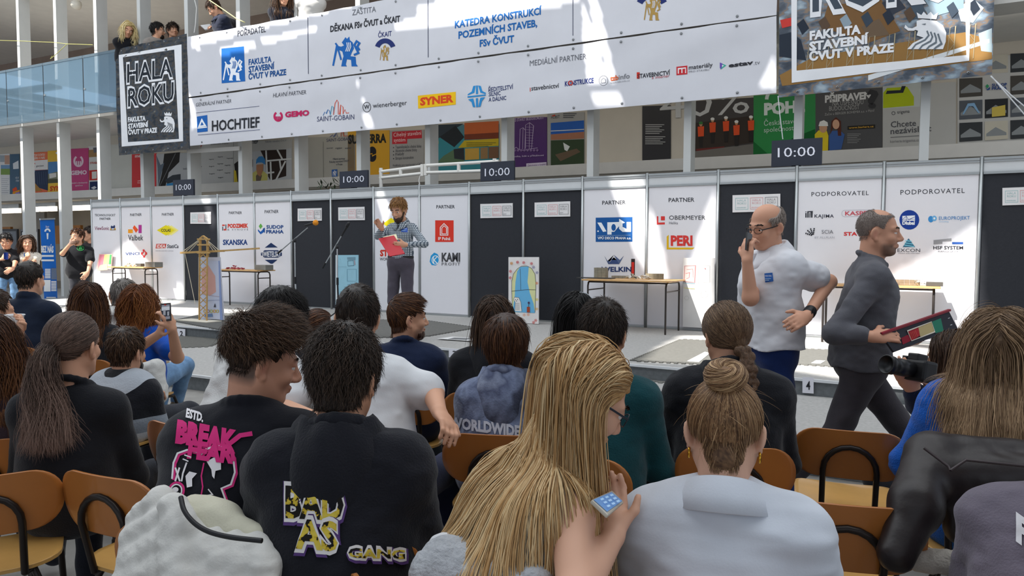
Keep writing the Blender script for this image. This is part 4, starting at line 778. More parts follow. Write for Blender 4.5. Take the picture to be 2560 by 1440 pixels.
# plant behind the wall
pp = yplane(11.3).hit(822, 462); r = empty('potted_plant', (pp[0], pp[1], 2.3), 'dark leafy plant peeping over the wall top beside the second countdown screen', 'plant')
mb = MB(); rr = random.Random(3)
for k in range(22):
    a = rr.uniform(0, 6.28); e = rr.uniform(.3, 1.2); L = rr.uniform(.1, .22); c = np.array([pp[0]+rr.uniform(-.3, .3), pp[1]+rr.uniform(-.1, .1), pp[2]+rr.uniform(-.12, .02)]); d = np.array([math.cos(a)*math.cos(e), math.sin(a)*math.cos(e), math.sin(e)]); s_ = np.cross(d, (0, 0, 1)); s_ /= np.linalg.norm(s_)
    mb.add([c, c+d*L*.5+s_*.022, c+d*L, c+d*L*.5-s_*.022], [(0, 1, 2), (0, 2, 3)])
mb.build('leaves', mat('2c3a24', .6, .2, 10), r); MB().tube([(pp[0], pp[1], 2.3), (pp[0], pp[1], pp[2]-.05)], .02).build('stem', mat('4a3f2c'), r)
MB().lathe((pp[0], pp[1], 2.0), [(.0, 0), (.1, 0), (.13, .25), (.11, .25), (.0, .23)], 16).build('pot', mat('7a5a44'), r); MB().box((pp[0]-.2, pp[1]-.2, ZP), (pp[0]+.2, pp[1]+.2, 2.0)).build('pedestal', m_white, r)
# tables: plywood top on two bent-tube trestles
def table(x0, x1, y0, y1, lab):
    k = min(0, (10.50 if x0 > -12.3 else 10.33)-y1); y0 += k; y1 += k
    H = .75; r = empty('table', ((x0+x1)/2, (y0+y1)/2, ZS), lab, 'table', 'tables along the stage wall'); z = ZS
    MB().box((x0-.07, y0-.08, z+H-.022), (x1+.07, y1+.08, z+H)).build('tabletop', m_wood, r, bevel=.006)
    f = MB()
    for x in (x0, x1):
        pts = [(x, y0, z), (x, y0, z+H-.10), (x, y0+.02, z+H-.05), (x, y0+.07, z+H-.036), (x, y1-.07, z+H-.036), (x, y1-.02, z+H-.05), (x, y1, z+H-.10), (x, y1, z)]
        MB().tube(pts, .014, 8).tube([(x, y0, z+H-.16), (x, y1, z+H-.16)], .010, 8).build('leg_frame', m_tubeb, r)
    MB().tube([(x0, y0+.03, z+H-.04), (x1, y0+.03, z+H-.04)], .012, 8).build('rail', m_tubeb, r)
    return z+H
S_ = lambda px, py: floorpt(px, py, ZS)
fr, br = S_(1676, 833), S_(1695, 822); TH = ZS+.75
tx0 = yplane(fr[1]).hit(1486, 700)[0]; table(tx0, fr[0], fr[1], br[1], 'plywood table with grey blocks and a red-black carton, in front of the blue rectangle logo'); T3 = (tx0, fr[0], fr[1], br[1])
bl = S_(575, 762.5); T2 = (bl[0], yplane(bl[1]).hit(675, 700)[0], bl[1]-.3, bl[1]); table(*T2, 'plywood table partly hidden by the tall pastel drawing and crane')
br1 = S_(401, 751); T1 = (yplane(br1[1]).hit(319, 680)[0], br1[0], br1[1]-.3, br1[1]); table(*T1, 'farthest plywood table with white crumpled paper, far left of the stage')
fr4 = S_(2330, 871); T4 = (yplane(fr4[1]).hit(2068, 800)[0]-.05, fr4[0], fr4[1], fr4[1]+.32); table(*T4, 'plywood table behind the man in the grey sweater, right side')
def on(t, px, py=None, back=.5):      # a spot on a table's top in pixel column px
    y = t[2]*(1-back)+t[3]*back; p = yplane(y).hit(px, 660); return np.array([p[0], y, TH])
def blocks(c, nx, nz, s, col, lab, ny=1, skip=.1):
    r = random.Random(int(c[0]*100) % 97); root = empty('block_model', c, lab, 'model')
    for i in range(nx):
        for j in range(ny):
            for k in range(nz):
                if k and r.random() < skip: continue
                h = [s*.48, s*.48, s*.30]; MB().obox((c[0]+(i-(nx-1)/2)*s, c[1]+(j-(ny-1)/2)*s, c[2]+s*.32+k*s*.62), ((1, r.uniform(-.06, .06), 0), (0, 1, 0), (0, 0, 1)), h).build('block', mat(col, .8, .12, 20), root)
def heap(c, rx, ry, h, col, lab, name='paper_heap', cat='paper', n=26, alpha=1, rough=.6):
    r = random.Random(int(abs(c[0])*37)); mb = MB()
    for k in range(n):
        a = r.uniform(0, 6.28); q = r.random()**.5; p = np.array([c[0]+rx*q*math.cos(a), c[1]+ry*q*math.sin(a), c[2]+.006+h*(1-q)*r.random()]); s = min(rx, h*2)*r.uniform(.35, .7)
        d = [np.array([r.uniform(-1, 1), r.uniform(-1, 1), r.uniform(0, .8)]) for _ in range(6)]
        P = [p+x*s*.55 for x in d]+[p-np.array([0, 0, .004])]; P = [np.array([x[0], x[1], max(x[2], c[2]+.002)]) for x in P]
        mb.add(P, [(0, 1, 6), (1, 2, 6), (2, 3, 6), (3, 4, 6), (4, 5, 6), (5, 0, 6), (0, 2, 1), (3, 5, 4)], False)
    o = mb.build(name, mat(col, rough, .06, 20, alpha=alpha)); tag(o, lab, cat); return o
def boxt(name, c, sx, sy, sz, col, lab, cat, rz=0, **k):
    a = math.radians(rz); o = MB().obox((c[0], c[1], c[2]+sz/2+.001), ((math.cos(a), math.sin(a), 0), (-math.sin(a), math.cos(a), 0), (0, 0, 1)), (sx/2, sy/2, sz/2)).build(name, mat(col, .6, .08, 10, **k), bevel=.004); return tag(o, lab, cat)
blocks(on(T3, 1503), 3, 4, .062, '8d8878', 'stacked grey block wall model at the left end of the table with the carton', 2)
blocks(on(T3, 1551), 4, 1, .06, '8a8478', 'low grey block row in the middle of the table with the carton', 2)
blocks(on(T3, 1637), 4, 2, .065, '8f8570', 'grey block bridge model at the right end of the table with the carton', 1)
boxt('folder', on(T3, 1490, back=.0), .55, .2, .012, '3a3836', 'flat black folder overhanging the left edge of the table with the carton', 'folder', 2)
heap(on(T3, 1590, back=.2), .22, .09, .08, 'dedad2', 'white crumpled paper on the table with the red-black carton')
cp = on(T3, 1584, back=.9); o = boxt('drink_carton', cp, .06, .06, .29, '2a1d1c', 'small red and black upright carton on the table before the blue rectangle logo', 'carton'); MB().obox((cp[0], cp[1]-.031, cp[2]+.15), ((1, 0, 0), (0, 1, 0), (0, 0, 1)), (.02, .002, .09)).build('red_panel', mat('c8281e', .5, emit=.15), o)
heap(on(T1, 327, back=.3), .2, .1, .08, 'f0f0ea', 'white crumpled paper on the farthest table'); boxt('grey_box', on(T1, 385), .34, .2, .11, '77756f', 'grey flat box at the right end of the farthest table', 'box'); boxt('grey_box', on(T1, 350, back=.9), .2, .1, .07, '5f5d59', 'darker grey box behind the white paper on the farthest table', 'box')
heap(on(T2, 590, back=.3), .26, .1, .07, 'b8505a', 'red crumpled strips on the second table from the left', 'paper_strips'); boxt('grey_box', on(T2, 660), .3, .2, .1, '85837c', 'grey block box at the right end of the second table from the left', 'box')
heap(on(T4, 2222, back=.5), .12, .08, .1, 'c83848', 'red crumpled strips on the table behind the grey sweater man', 'paper_strips'); blocks(on(T4, 2262), 6, 2, .058, '8a7a66', 'brown block row on the table behind the grey sweater man', 1); heap(on(T4, 2302), .1, .09, .1, 'e6e8ea', 'clear plastic bag on the table behind the grey sweater man', 'plastic_bag', 'bag', 18, .6, .15); boxt('tray', on(T4, 2338), .18, .14, .05, '55534f', 'small dark grey tray at the right end of the table behind the grey sweater man', 'tray')
# drawings leaning on the stage
def board(q, Y, c, lab, art, tilt=.0, crop=None, name='drawing'):
    X = lambda p: (crop[0]+p[0]/crop[2], crop[1]+p[1]/crop[2]) if crop else p
    P = [yplane(Y).hit(*X(p)) for p in q]; zb = max(P[2][2], ZS+.002) if Y < 10.5 else P[2][2]
    P[2][2] = P[3][2] = zb
    o = MB().prism(P, (0, .02, 0)).build(name, mat(c, .75, .04, 6)); tag(o, lab, 'drawing', 'children’s drawings on the stage'); A = Art(yplane(Y), o, crop, .002); art(A); A.done('coloured_drawing'); return o
def draw1(A): A.P('e58a98', (1195, 850), (1250, 848), (1235, 960), (1172, 1030)); A.P('e8df8a', (1255, 848), (1312, 846), (1300, 960), (1240, 965)); A.P('4fa864', (1318, 846), (1338, 846), (1330, 962), (1305, 962)); A.P('f0c9a0', (1200, 975), (1285, 955), (1290, 1030), (1165, 1040)); A.E('f2e6a0', 1240, 1000, 30, 34)
board([(1190, 840), (1345, 840), (1330, 1020), (1155, 1046)], 10.35, 'f2c8b8', 'small pink, yellow and green drawing on the far left panel', draw1, crop=(0, 460, 4.8))
Y2 = S_(525, 803)[1]
def d2_(A):
    A.P('c8cfe4', (502, 650), (546, 652), (552, 798), (502, 798)); A.P('d8a9a0', (504, 672), (520, 662), (538, 690), (540, 730), (524, 740), (504, 734)); A.P('a9c0a4', (497, 650), (502, 650), (502, 700), (497, 698)); A.P('8fa0cc', (546, 652), (549, 652), (557, 800), (550, 800)); A.L('b8a0a8', 1, (504, 735), (548, 742)); A.L('9aa4c4', 1, (505, 752), (550, 750))
    for x, c in ((512, 'd8b04a'), (520, '9a6f86'), (528, 'b8c04a'), (536, 'd89a3a'), (543, 'c8b43a')): A.O(c, 1.4, x, 778, 3.2)
    A.P('6a86b4', (512, 786), (530, 784), (532, 792), (512, 793)); A.P('4a4a52', (534, 768), (537, 758), (540, 768))
board([(496, 643), (549, 643), (559, 800), (496, 800)], Y2, 'cfd0dc', 'tall pastel drawing of a pink dome, behind the crane model', d2_)
Y3 = S_(868, 793)[1]
def draw3(A): A.P('e6eef0', (944, 842), (972, 842), (968, 1440), (944, 1440)); A.P('7a9fb0', (1078, 868), (1176, 864), (1176, 900), (1080, 895)); A.L('55798a', 4, (1086, 910), (1150, 905), (1160, 965), (1088, 970), closed=True); A.L('c87a80', 6, (1165, 905), (1172, 960)); A.L('6f9fb4', 3, (1078, 1010), (1186, 1008), (1186, 1150), (1080, 1150), closed=True); A.L('6f9fb4', 3, (1080, 1190), (1190, 1188), (1190, 1300)); A.L('3f5f70', 4, (1112, 1252), (1130, 1280), (1140, 1262)); A.L('8ab4c4', 3, (990, 880), (1000, 900)); A.L('8ab4c4', 3, (975, 980), (1070, 980))
board([(942, 842), (1206, 840), (1208, 1620), (942, 1640)], Y3, '9fd0e2', 'pale blue drawing behind the second microphone stand', draw3, crop=K5)
Y4 = S_(1308, 809)[1]
def draw4(A):
    q = [(1282, 925), (1278, 760), (1278, 690), (1290, 640), (1320, 600), (1350, 582), (1390, 580), (1425, 598), (1450, 640), (1456, 700), (1456, 760), (1450, 925)]
    A.P('dde0a8', *q); A.P('6fb8e2', (1340, 586), (1404, 583), (1400, 640), (1395, 700), (1412, 780), (1440, 860), (1450, 930), (1285, 922), (1290, 870), (1300, 800), (1305, 700), (1318, 620)); A.L('5a5a58', 3, *q); A.L('4a5a6a', 3, (1340, 600), (1345, 760)); A.L('4a4a48', 3, (1275, 768), (1345, 760), (1400, 756), (1456, 758))
    A.P('eceae6', (1300, 915), (1304, 850), (1290, 830), (1298, 812), (1330, 815), (1345, 850), (1352, 918)); A.L('4a4a4a', 2, (1300, 915), (1304, 850), (1290, 830), (1298, 812), (1330, 815), (1345, 850), (1352, 918)); [A.L('5a5a5a', 2, (1304, 858+i*11), (1336, 858+i*11)) for i in range(5)]; [A.E('2a2a2a', x, y, 3) for x, y in ((1304, 830), (1320, 828), (1312, 840))]
    A.R('a94a30', 1390, 884, 1412, 925); A.L('3a3a3a', 3, (1402, 884), (1404, 850)); A.E('4a3a5a', 1404, 854, 8)
    rr = random.Random(5)
    for x, y, c in ((1275, 560, 'd8953a'), (1320, 552, 'c83a44'), (1366, 555, 'c83a44'), (1424, 562, 'c83a44'), (1268, 620, 'c8404a'), (1266, 668, 'c8404a'), (1440, 590, '7a7aa0'), (1465, 630, '6f6f98'), (1464, 708, 'd8803a'), (1275, 940, 'e08a3a'), (1285, 965, 'e0953a'), (1370, 945, 'e0a080'), (1400, 942, 'e0a080'), (1440, 1000, 'c84a40'), (1456, 985, 'c84a40'), (1340, 975, 'd8c080'), (1465, 830, 'd8c84a'), (1464, 900, 'e0b04a'), (1290, 985, 'e8b040')):
        for j in range(5): a = j*1.256; A.O(c, 2.5, x+6*math.cos(a), y+6*math.sin(a), 4, n=8)
board([(1253, 514), (1478, 514), (1476, 1012), (1253, 985)], Y4, 'e9e6e4', 'tall drawing of an arched window with a blue river and a white cat, mid stage', draw4, crop=KC)
Y5 = 10.56
def draw5(A): A.L('b87a7a', 5, (2130, 884), (2238, 880), (2230, 1050), (2124, 1040), closed=True); A.P('dcc0bc', (2136, 890), (2232, 886), (2226, 1044), (2130, 1034)); A.L('c05a5a', 4, (2140, 960), (2180, 950), (2175, 1000), (2150, 1010)); A.L('a86a6a', 3, (2150, 920), (2210, 915), (2215, 1000)); A.L('9ac0d4', 6, (2110, 1052), (2230, 1054)); A.L('e6de8a', 6, (2124, 1100), (2230, 1108)); A.L('d4cfc8', 3, (2262, 880), (2376, 876), (2376, 1040), (2262, 1046), closed=True); A.E('b84a4a', 2332, 910, 5); A.O('b9b9b6', 3, 2320, 1160, 34); A.O('b9b9b6', 3, 2150, 1200, 20)
board([(2116, 806), (2424, 806), (2424, 1500), (2112, 1520)], Y5, 'd6d4d2', 'pale sketch board leaning right of the table with the red-black carton', draw5, crop=K6)
# microphones on boom stands
def mic(base, tee, tip, tail, orange, lab):
    b = S_(*base); Y = b[1]; P = lambda p: yplane(Y).hit(*p); t = P(tee); e = P(tip); q = P(tail); r = empty('microphone_stand', (b[0], Y, ZS), lab, 'microphone', 'microphones on the stage')
    d = (e-q)/np.linalg.norm(e-q); chrome = metalm('c4c8ca', .2)
    MB().tube([(b[0], Y, ZS+.1), (t[0], Y, ZS+.62)], .014).build('lower_tube', m_black if not orange else chrome, r); MB().tube([(t[0], Y, ZS+.60), t], .010).build('upper_tube', chrome, r); MB().tube([(t[0], Y, ZS+.58), (t[0], Y, ZS+.70)], .02).build('clutch', m_black, r)
    for a in (.4, 2.5, 4.6): MB().tube([(b[0], Y, ZS+.16), (b[0]+.3*math.cos(a), Y+.3*math.sin(a), ZS+.012)], .011).build('leg', m_black, r)
    MB().tube([q, e-d*.12], .009).build('boom', chrome, r); MB().tube([q-d*.02, q+d*.09], .016).build('counterweight', m_black, r); MB().lathe(t, [(.0, -.03), (.024, -.025), (.028, 0), (.024, .03), (0, .035)], 12).build('joint', m_black, r)
    h = P((tip[0]-(18 if orange else 12), tip[1]+(4 if orange else 22))); h2 = P((tip[0]+(8 if orange else 4), tip[1]-(3 if orange else 6))) ; MB().tube([h, h2], [.016, .024], 10).build('handle', m_black, r); dd = (h2-h)/np.linalg.norm(h2-h)
    MB().lathe(h2, [(.0, -.035), (.03, -.03), (.047 if orange else .03, .0), (.045 if orange else .028, .03), (.02, .05), (0, .052)], 14, dd).build('foam_windscreen' if orange else 'grille', mat('e6932a', .9, .06, 30, .3) if orange else m_black, r)
mic((743, 796), (737, 602), (780, 560), (696, 632), True, 'boom stand whose microphone has an orange foam tip')
mic((847, 800), (843, 618), (866, 568), (808, 668), False, 'boom stand with a plain black microphone, in front of the pale blue drawing')
# wooden crane model
def crane():
    b = S_(513, 802); Y = b[1]-.12; P = lambda x, y, o=0.: np.array(yplane(Y+o).hit(x, y)); r = empty('crane_model', (b[0], Y, ZS), 'wooden tower crane model of thin sticks and strings on the stage, left', 'model'); st = mat('c09a5e', .7, .12, 20); s2 = mat('d8cdb4', .7, .08, 20)
    def W_(p, q, rad, nm, m=st): MB().bar(p, q, rad*2, rad*2).build(nm, m, r)
    z0 = P(513, 804)[2]
    L = [(498, 0), (517, 0), (501, .16), (520, .16)]
    for x, o in L: a = P(x, 801 if not o else 799, o); a[2] = ZS+.002; W_(a, P(x+1, 598, o), .009, 'post')
    for o in (0, .16):
        for k in range(9):
            y0 = 798-k*19; W_(P(498, y0, o), P(518, y0-19, o), .005, 'brace'); W_(P(518, y0, o), P(498, y0-19, o), .005, 'brace')
    for y in (632, 612, 598): W_(P(494, y), P(524, y), .012, 'crossbar'); W_(P(494, y, .16), P(524, y, .16), .012, 'crossbar')
    W_(P(452, 632, .08), P(560, 627, .08), .016, 'jib'); W_(P(555, 627, .08), P(648, 621, .08), .012, 'jib')
    W_(P(496, 600, .08), P(508, 590, .08), .012, 'peak'); W_(P(522, 600, .08), P(508, 590, .08), .012, 'peak')
    for x in (458, 465, 474, 550, 542, 534): MB().tube([P(508, 592, .08), P(x, 628, .08)], .005, 5).build('stay', s2, r)
    for q in (P(488, 760),): MB().tube([P(462, 632, .08), q], .005, 5).build('stay', s2, r)
    MB().box((b[0]-.32, Y-.18, ZS+.013), (b[0]+.42, Y+.10, ZS+.025)).build('base_plate', mat('dcd5c4', .8), r)
crane()
# rubber mats with toothed edges, paper squares, number signs
def matt(px, Z, lab, sh='6e6b66', tooth=.045):
    P = [floorpt(x, y, Z) for x, y in px]; v = []
    for i, p in enumerate(P):
        q = P[(i+1) % len(P)]; d = q-p; L = np.linalg.norm(d); d /= L; n = np.array([d[1], -d[0], 0]); k = max(2, int(L/.075))
        for j in range(k): a = p+d*(L*j/k); v += [a, a+d*(L/k*.5), a+d*(L/k*.5)+n*tooth, a+d*(L/k)+n*tooth]
    v = [(p[0], p[1], Z+.001) for p in v]; t = tessellate_polygon([[Vector(p) for p in v]]); n = len(v)
    mb = MB().add(v+[(p[0], p[1], Z+.012) for p in v], [list(reversed(x)) for x in t]+[[i+n for i in x] for x in t]+[(i, (i+1) % n, n+(i+1) % n, n+i) for i in range(n)])
    o = mb.build('rubber_mat', mat(sh, .9, .1, 30, .25, 200)); return tag(o, lab, 'mat', 'rubber mats')
matt([(436, 803), (560, 826), (770, 800), (640, 786), (520, 784)], ZS, 'dark rubber mat under the crane model on the stage', '5f5f5c')
matt([(405, 872), (520, 868), (570, 846), (450, 842)], ZP, 'rubber mat on the low step in front of the number 2 sign', '65645f')
matt([(880, 846), (1062, 842), (1188, 820), (1066, 803), (930, 800)], ZS, 'rubber mat under the presenter’s feet', '6d6c68')
matt([(1584, 903), (1868, 917), (1912, 861), (1708, 850)], ZS, 'toothed rubber mat on the stage behind the braided woman', '6b6a65')
matt([(1556, 949), (1700, 962), (1760, 948), (1600, 936)], ZP, 'rubber mat on the low step beside the teal sweater man', '777671')
matt([(1885, 905), (2100, 918), (2150, 880), (1960, 872)], ZS, 'toothed rubber mat on the stage behind the white-shirted man', '72716c')
def paper(px, Z, lab, hole=None):
    o = MB().prism([floorpt(x, y, Z+.013) for x, y in px], (0, 0, .003)).build('paper_sheet', mat('e9e8e6', .7, .02)); tag(o, lab, 'paper')
    if hole: MB().prism([floorpt(x, y, Z+.0165) for x, y in hole], (0, 0, .001)).build('grey_square', mat('77787a', .8), o)
paper([(1092, 847), (1180, 853), (1192, 846), (1130, 842)], ZS, 'white paper square with grey centre on the stage near the number 3 sign', [(1120, 847.5), (1165, 850), (1178, 845.5), (1136, 844)])
paper([(1718, 903), (1748, 905), (1775, 883), (1762, 880)], ZS, 'white paper strip on the toothed mat behind the braided woman')
paper([(1876, 912), (1912, 913), (1912, 896), (1892, 896)], ZS, 'white paper sheet at the foot of the stage behind the white-shirted man')
paper([(2028, 908), (2052, 909), (2064, 902), (2040, 901)], ZS, 'white paper sheet on the stage between the two standing men')
rn = np.array([d1[1], -d1[0], 0]); RIS = Plane(e1a, rn)
for t, q, lab in (('2', (443, 821, 463, 846), 'white paper sign with the number 2 on the stage riser, left'), ('3', (1122, 871, 1150, 895), 'white paper sign with the number 3 on the stage riser, centre'), ('4', (2006, 942, 2034, 984), 'white paper sign with the number 4 on the stage riser, right')):
    x0, y0, x1, y1 = q; P = [RIS.off(.028).hit(*p) for p in ((x0, y0), (x1, y0+2), (x1, y1), (x0, y1-2))]; o = MB().prism(P, -rn*.002).build('number_sign', mat('e4e3ea', .6, .02)); tag(o, lab, 'sign', 'number signs on the stage riser')
    A = Art(RIS.off(.029), o, None, .001); w_ = x1-x0; A.T(t, '2a2a2e', x0+w_*.33, y1-(y1-y0)*.24, x1-w_*.3, (y1-y0)*.5, b=.02); A.done('numeral')
# left background: roll-up banner, notice boards, light strips
def roll():
    Z = ZP; a, b = floorpt(112, 749, Z), floorpt(142, 747, Z); pl = Plane(a, np.cross(b-a, (0, 0, 1))); pl = pl if np.dot(pl.n, CAM-a) > 0 else Plane(a, -pl.n)
    r = empty('rollup_banner', (a+b)/2, 'blue roll-up banner with white lettering beside a column, far left', 'banner'); H = lambda x, y: pl.hit(x, y); G = lambda x, y: H(x/4.8, 460+y/4.8)
    q = [G(482, 425), G(652, 418), G(690, 1385), G(534, 1392)]; MB().prism(q, -pl.n*.01).build('printed_film', mat('1f6fd0', .4, .06, 3), r); MB().bar(G(478, 424), G(656, 417), .05, .04).build('top_bar', metalm('c8d0d8', .3), r); MB().bar(G(534, 1392), G(690, 1386), .2, .08).build('base_cassette', metalm('b8c0c8', .3), r)
    A = Art(pl, r, (0, 460, 4.8), .003); Wt = 'eef4fa'
    A.T('ČKAIT', Wt, 548, 525, 590, 20); A.O(Wt, 20, 570, 572, 28, 30, 180, 360); A.P(Wt, (558, 590), (582, 590), (578, 660), (564, 664)); A.T('BEZ NÁS', Wt, 494, 818, 642, 74, y1=820, b=.05)
    [A.R(Wt, x0, y, x1, y+22) for x0, x1, y in ((494, 644, 852), (494, 648, 905))]; [A.R(Wt, 540, y, 606, y+14) for y in range(1018, 1130, 20)]; A.R('6f7f9a', 614, 1010, 676, 1145); A.R(Wt, 528, 1150, 606, 1290); [A.R(Wt, 614, y, 676, y+12) for y in range(1165, 1290, 18)]; A.R(Wt, 556, 1355, 670, 1370); A.done()
roll()
for x0, x1, y0, y1, lab in ((-60, 45, 573, 745, 'grey notice board in a dark frame, cut by the left edge of the photo'), (53, 97, 573, 745, 'grey notice board in a dark frame behind the dark-haired woman, far left')):
    pl = bplane(-1.2); a, b = pl.hit(x0, 660), pl.hit(x1, 660); z1 = pl.hit((x0+x1)/2, y0)[2]; t0, t1 = bt(a), bt(b); r = empty('notice_board', bpt((t0+t1)/2, -1.2, ZP), lab, 'board', 'notice boards')
    bbox_(MB(), t0+.05, t1-.05, -1.22, -1.25, .5, z1-.06).build('panel', mat('6d7278', .5, .1, 3), r)
    f = MB(); bbox_(f, t0, t1, -1.2, -1.26, z1-.06, z1); bbox_(f, t0, t0+.05, -1.2, -1.26, ZP, z1-.06); bbox_(f, t1-.05, t1, -1.2, -1.26, ZP, z1-.06); f.build('frame', mat('25262a', .5), r)
    bbox_(MB(), (t0+t1)/2-.25, (t0+t1)/2+.2, -1.19, -1.22, 1.2, 1.8).build('sheet', mat('9aa0a6', .6), r)
for x0, x1, y, lab in ((-40, 50, 527, 'row of lamps under the gallery, cut by the left edge of the photo'), (72, 142, 522, 'row of lamps under the gallery between the second and third column'), (168, 228, 519, 'row of lamps under the gallery just left of the stage wall')):
    pl = bplane(-2.6); a, b = pl.hit(x0, y), pl.hit(x1, y); t0, t1, z = bt(a), bt(b), (a[2]+b[2])/2; r = empty('lamp_strip', bpt((t0+t1)/2, -2.6, z), lab, 'lamp', 'lamp rows under the gallery')
    bbox_(MB(), t0, t1, -2.56, -2.66, z+.07, 2.979).build('track', m_alu, r); n = max(3, int((t1-t0)/.42))
    for k in range(n): t = t0+(k+.5)*(t1-t0)/n; bbox_(MB(), t-.18, t+.18, -2.55, -2.67, z-.09, z+.069).build('diffuser', mat('fff2dc', .5, .01, emit=2.2), r)
for x0, x1, y0, y1, lab in ((-30, 30, 568, 700, 'brown wooden panel behind the notice boards, far left edge'), (138, 202, 564, 610, 'brown wooden panel behind the man in the black T-shirt'), (60, 112, 510, 575, 'grey pillar wall behind the roll-up banner')):
    pl = bplane(-4.6); a, b = pl.hit(x0, y0), pl.hit(x1, y1); o = bbox_(MB(), bt(a), bt(b), -4.6, -4.7, max(ZP, b[2]), a[2]).build('wall_panel', mat('b87a38' if y0 > 530 else '9a968e', .6, .1, 4)); tag(o, lab, 'panel')
# ------------------------------------------------------------------ implicit-surface modeller for figures and soft things
class SDF:
    def __init__(s): s.ops = []
    def cap(s, a, b, ra, rb=None, k=.02, flat=None, sub=False):
        s.ops.append(('c', np.array(a, float), np.array(b, float), ra, ra if rb is None else rb, k, flat, sub)); return s
    def ell(s, c, r, R=None, k=.02, sub=False):
        s.ops.append(('e', np.array(c, float), np.array(r, float), np.eye(3) if R is None else np.array(R, float), 0, k, None, sub)); return s
    def mesh(s, v, disp=None, clip=None):
        lo = np.full(3, 1e9); hi = -lo
        for o in s.ops:
            if o[7]: continue
            if o[0] == 'c': r = max(o[3], o[4]); l, h = np.minimum(o[1], o[2])-r, np.maximum(o[1], o[2])+r
            else: e = np.abs(o[3])@o[2]; l, h = o[1]-e, o[1]+e
            lo = np.minimum(lo, l); hi = np.maximum(hi, h)
        lo -= 4*v+.012; hi += 4*v+.012; N = np.ceil((hi-lo)/v).astype(int)+1
        ax = [lo[i]+v*np.arange(N[i], dtype=np.float32) for i in range(3)]; F = np.full(N, 1., np.float32)
        for o in s.ops:
            k = max(o[5], 1e-4)
            if o[0] == 'c': r = max(o[3], o[4]); l, h = np.minimum(o[1], o[2])-r, np.maximum(o[1], o[2])+r
            else: e = np.abs(o[3])@o[2]; l, h = o[1]-e, o[1]+e
            m = k+3*v+.01; i0 = np.clip(((l-m-lo)/v).astype(int), 0, N); i1 = np.clip(((h+m-lo)/v).astype(int)+2, 0, N)
            if (i1 <= i0).any(): continue
            X = ax[0][i0[0]:i1[0], None, None]; Y = ax[1][None, i0[1]:i1[1], None]; Z = ax[2][None, None, i0[2]:i1[2]]
            if o[0] == 'c':
                a, b = o[1], o[2]; x, y, z = X-a[0], Y-a[1], Z-a[2]; ba = b-a
                if o[6] is not None:
                    n, q = np.array(o[6][0], float), o[6][1]-1; t = (x*n[0]+y*n[1]+z*n[2])*q; x, y, z = x+t*n[0], y+t*n[1], z+t*n[2]; ba = ba+n*(ba@n)*q
                hh = np.clip((x*ba[0]+y*ba[1]+z*ba[2])/max(ba@ba, 1e-9), 0, 1)
                d = np.sqrt((x-ba[0]*hh)**2+(y-ba[1]*hh)**2+(z-ba[2]*hh)**2)-(o[3]+(o[4]-o[3])*hh)
            else:
                R, r, c = o[3], o[2], o[1]; x, y, z = X-c[0], Y-c[1], Z-c[2]; A = [(x*R[0, i]+y*R[1, i]+z*R[2, i])/r[i] for i in range(3)]
                k0 = np.sqrt(A[0]**2+A[1]**2+A[2]**2); k1 = np.sqrt((A[0]/r[0])**2+(A[1]/r[1])**2+(A[2]/r[2])**2)+1e-9; d = k0*(k0-1)/k1
            S = F[i0[0]:i1[0], i0[1]:i1[1], i0[2]:i1[2]]
            if o[7]: d = -d; q = np.maximum(k-np.abs(S-d), 0)/k; S[...] = np.maximum(S, d)+q*q*k*.25
            else: q = np.maximum(k-np.abs(S-d), 0)/k; S[...] = np.minimum(S, d)-q*q*k*.25
        if disp: F += disp(ax).astype(np.float32)
        if clip: F = np.maximum(F, clip(ax[0][:, None, None], ax[1][None, :, None], ax[2][None, None, :]).astype(np.float32))
        return surface_nets(F, lo, v)
def surface_nets(F, lo, v):
    S = F < 0; N = np.array(F.shape)
    c = S[:-1, :-1, :-1].astype(np.int8)
    cs = [(i, j, k) for i in (0, 1) for j in (0, 1) for k in (0, 1)]
    cnt = sum(S[i:N[0]-1+i, j:N[1]-1+j, k:N[2]-1+k].astype(np.int8) for i, j, k in cs)
    I = np.argwhere((cnt > 0) & (cnt < 8)); n = len(I)
    if n == 0: return np.zeros((0, 3)), np.zeros((0, 4), int)
    idx = np.full(N-1, -1, np.int32); idx[I[:, 0], I[:, 1], I[:, 2]] = np.arange(n)
    val = {q: F[I[:, 0]+q[0], I[:, 1]+q[1], I[:, 2]+q[2]] for q in cs}
    P = np.zeros((n, 3)); W = np.zeros(n)
    for a in cs:
        for d in range(3):
            if a[d] == 0:
                b = list(a); b[d] = 1; b = tuple(b); fa, fb = val[a], val[b]; m = (fa < 0) != (fb < 0); t = np.where(m, fa/(fa-fb+1e-12), 0)
                p = np.zeros((n, 3)); p[:] = a; p[:, d] = t; P += p*m[:, None]; W += m
    V = lo+(I+P/np.maximum(W, 1)[:, None])*v; Q = []
    for d in range(3):
        u, w_ = (d+1) % 3, (d+2) % 3; sl0 = [slice(None)]*3; sl1 = [slice(None)]*3; sl0[d] = slice(0, N[d]-1); sl1[d] = slice(1, N[d])
        X = np.argwhere(S[tuple(sl0)] != S[tuple(sl1)]); X = X[(X[:, u] > 0) & (X[:, w_] > 0) & (X[:, u] < N[u]-1) & (X[:, w_] < N[w_]-1)]
        if not len(X): continue
        g = []
        for du, dw in ((-1, -1), (0, -1), (0, 0), (-1, 0)): Y = X.copy(); Y[:, u] += du; Y[:, w_] += dw; g.append(idx[Y[:, 0], Y[:, 1], Y[:, 2]])
        q = np.stack(g, 1); ins = S[X[:, 0], X[:, 1], X[:, 2]]; q[~ins] = q[~ins][:, ::-1]; Q.append(q)
    Q = np.concatenate(Q) if Q else np.zeros((0, 4), int)
    return V, Q[(Q >= 0).all(1)]
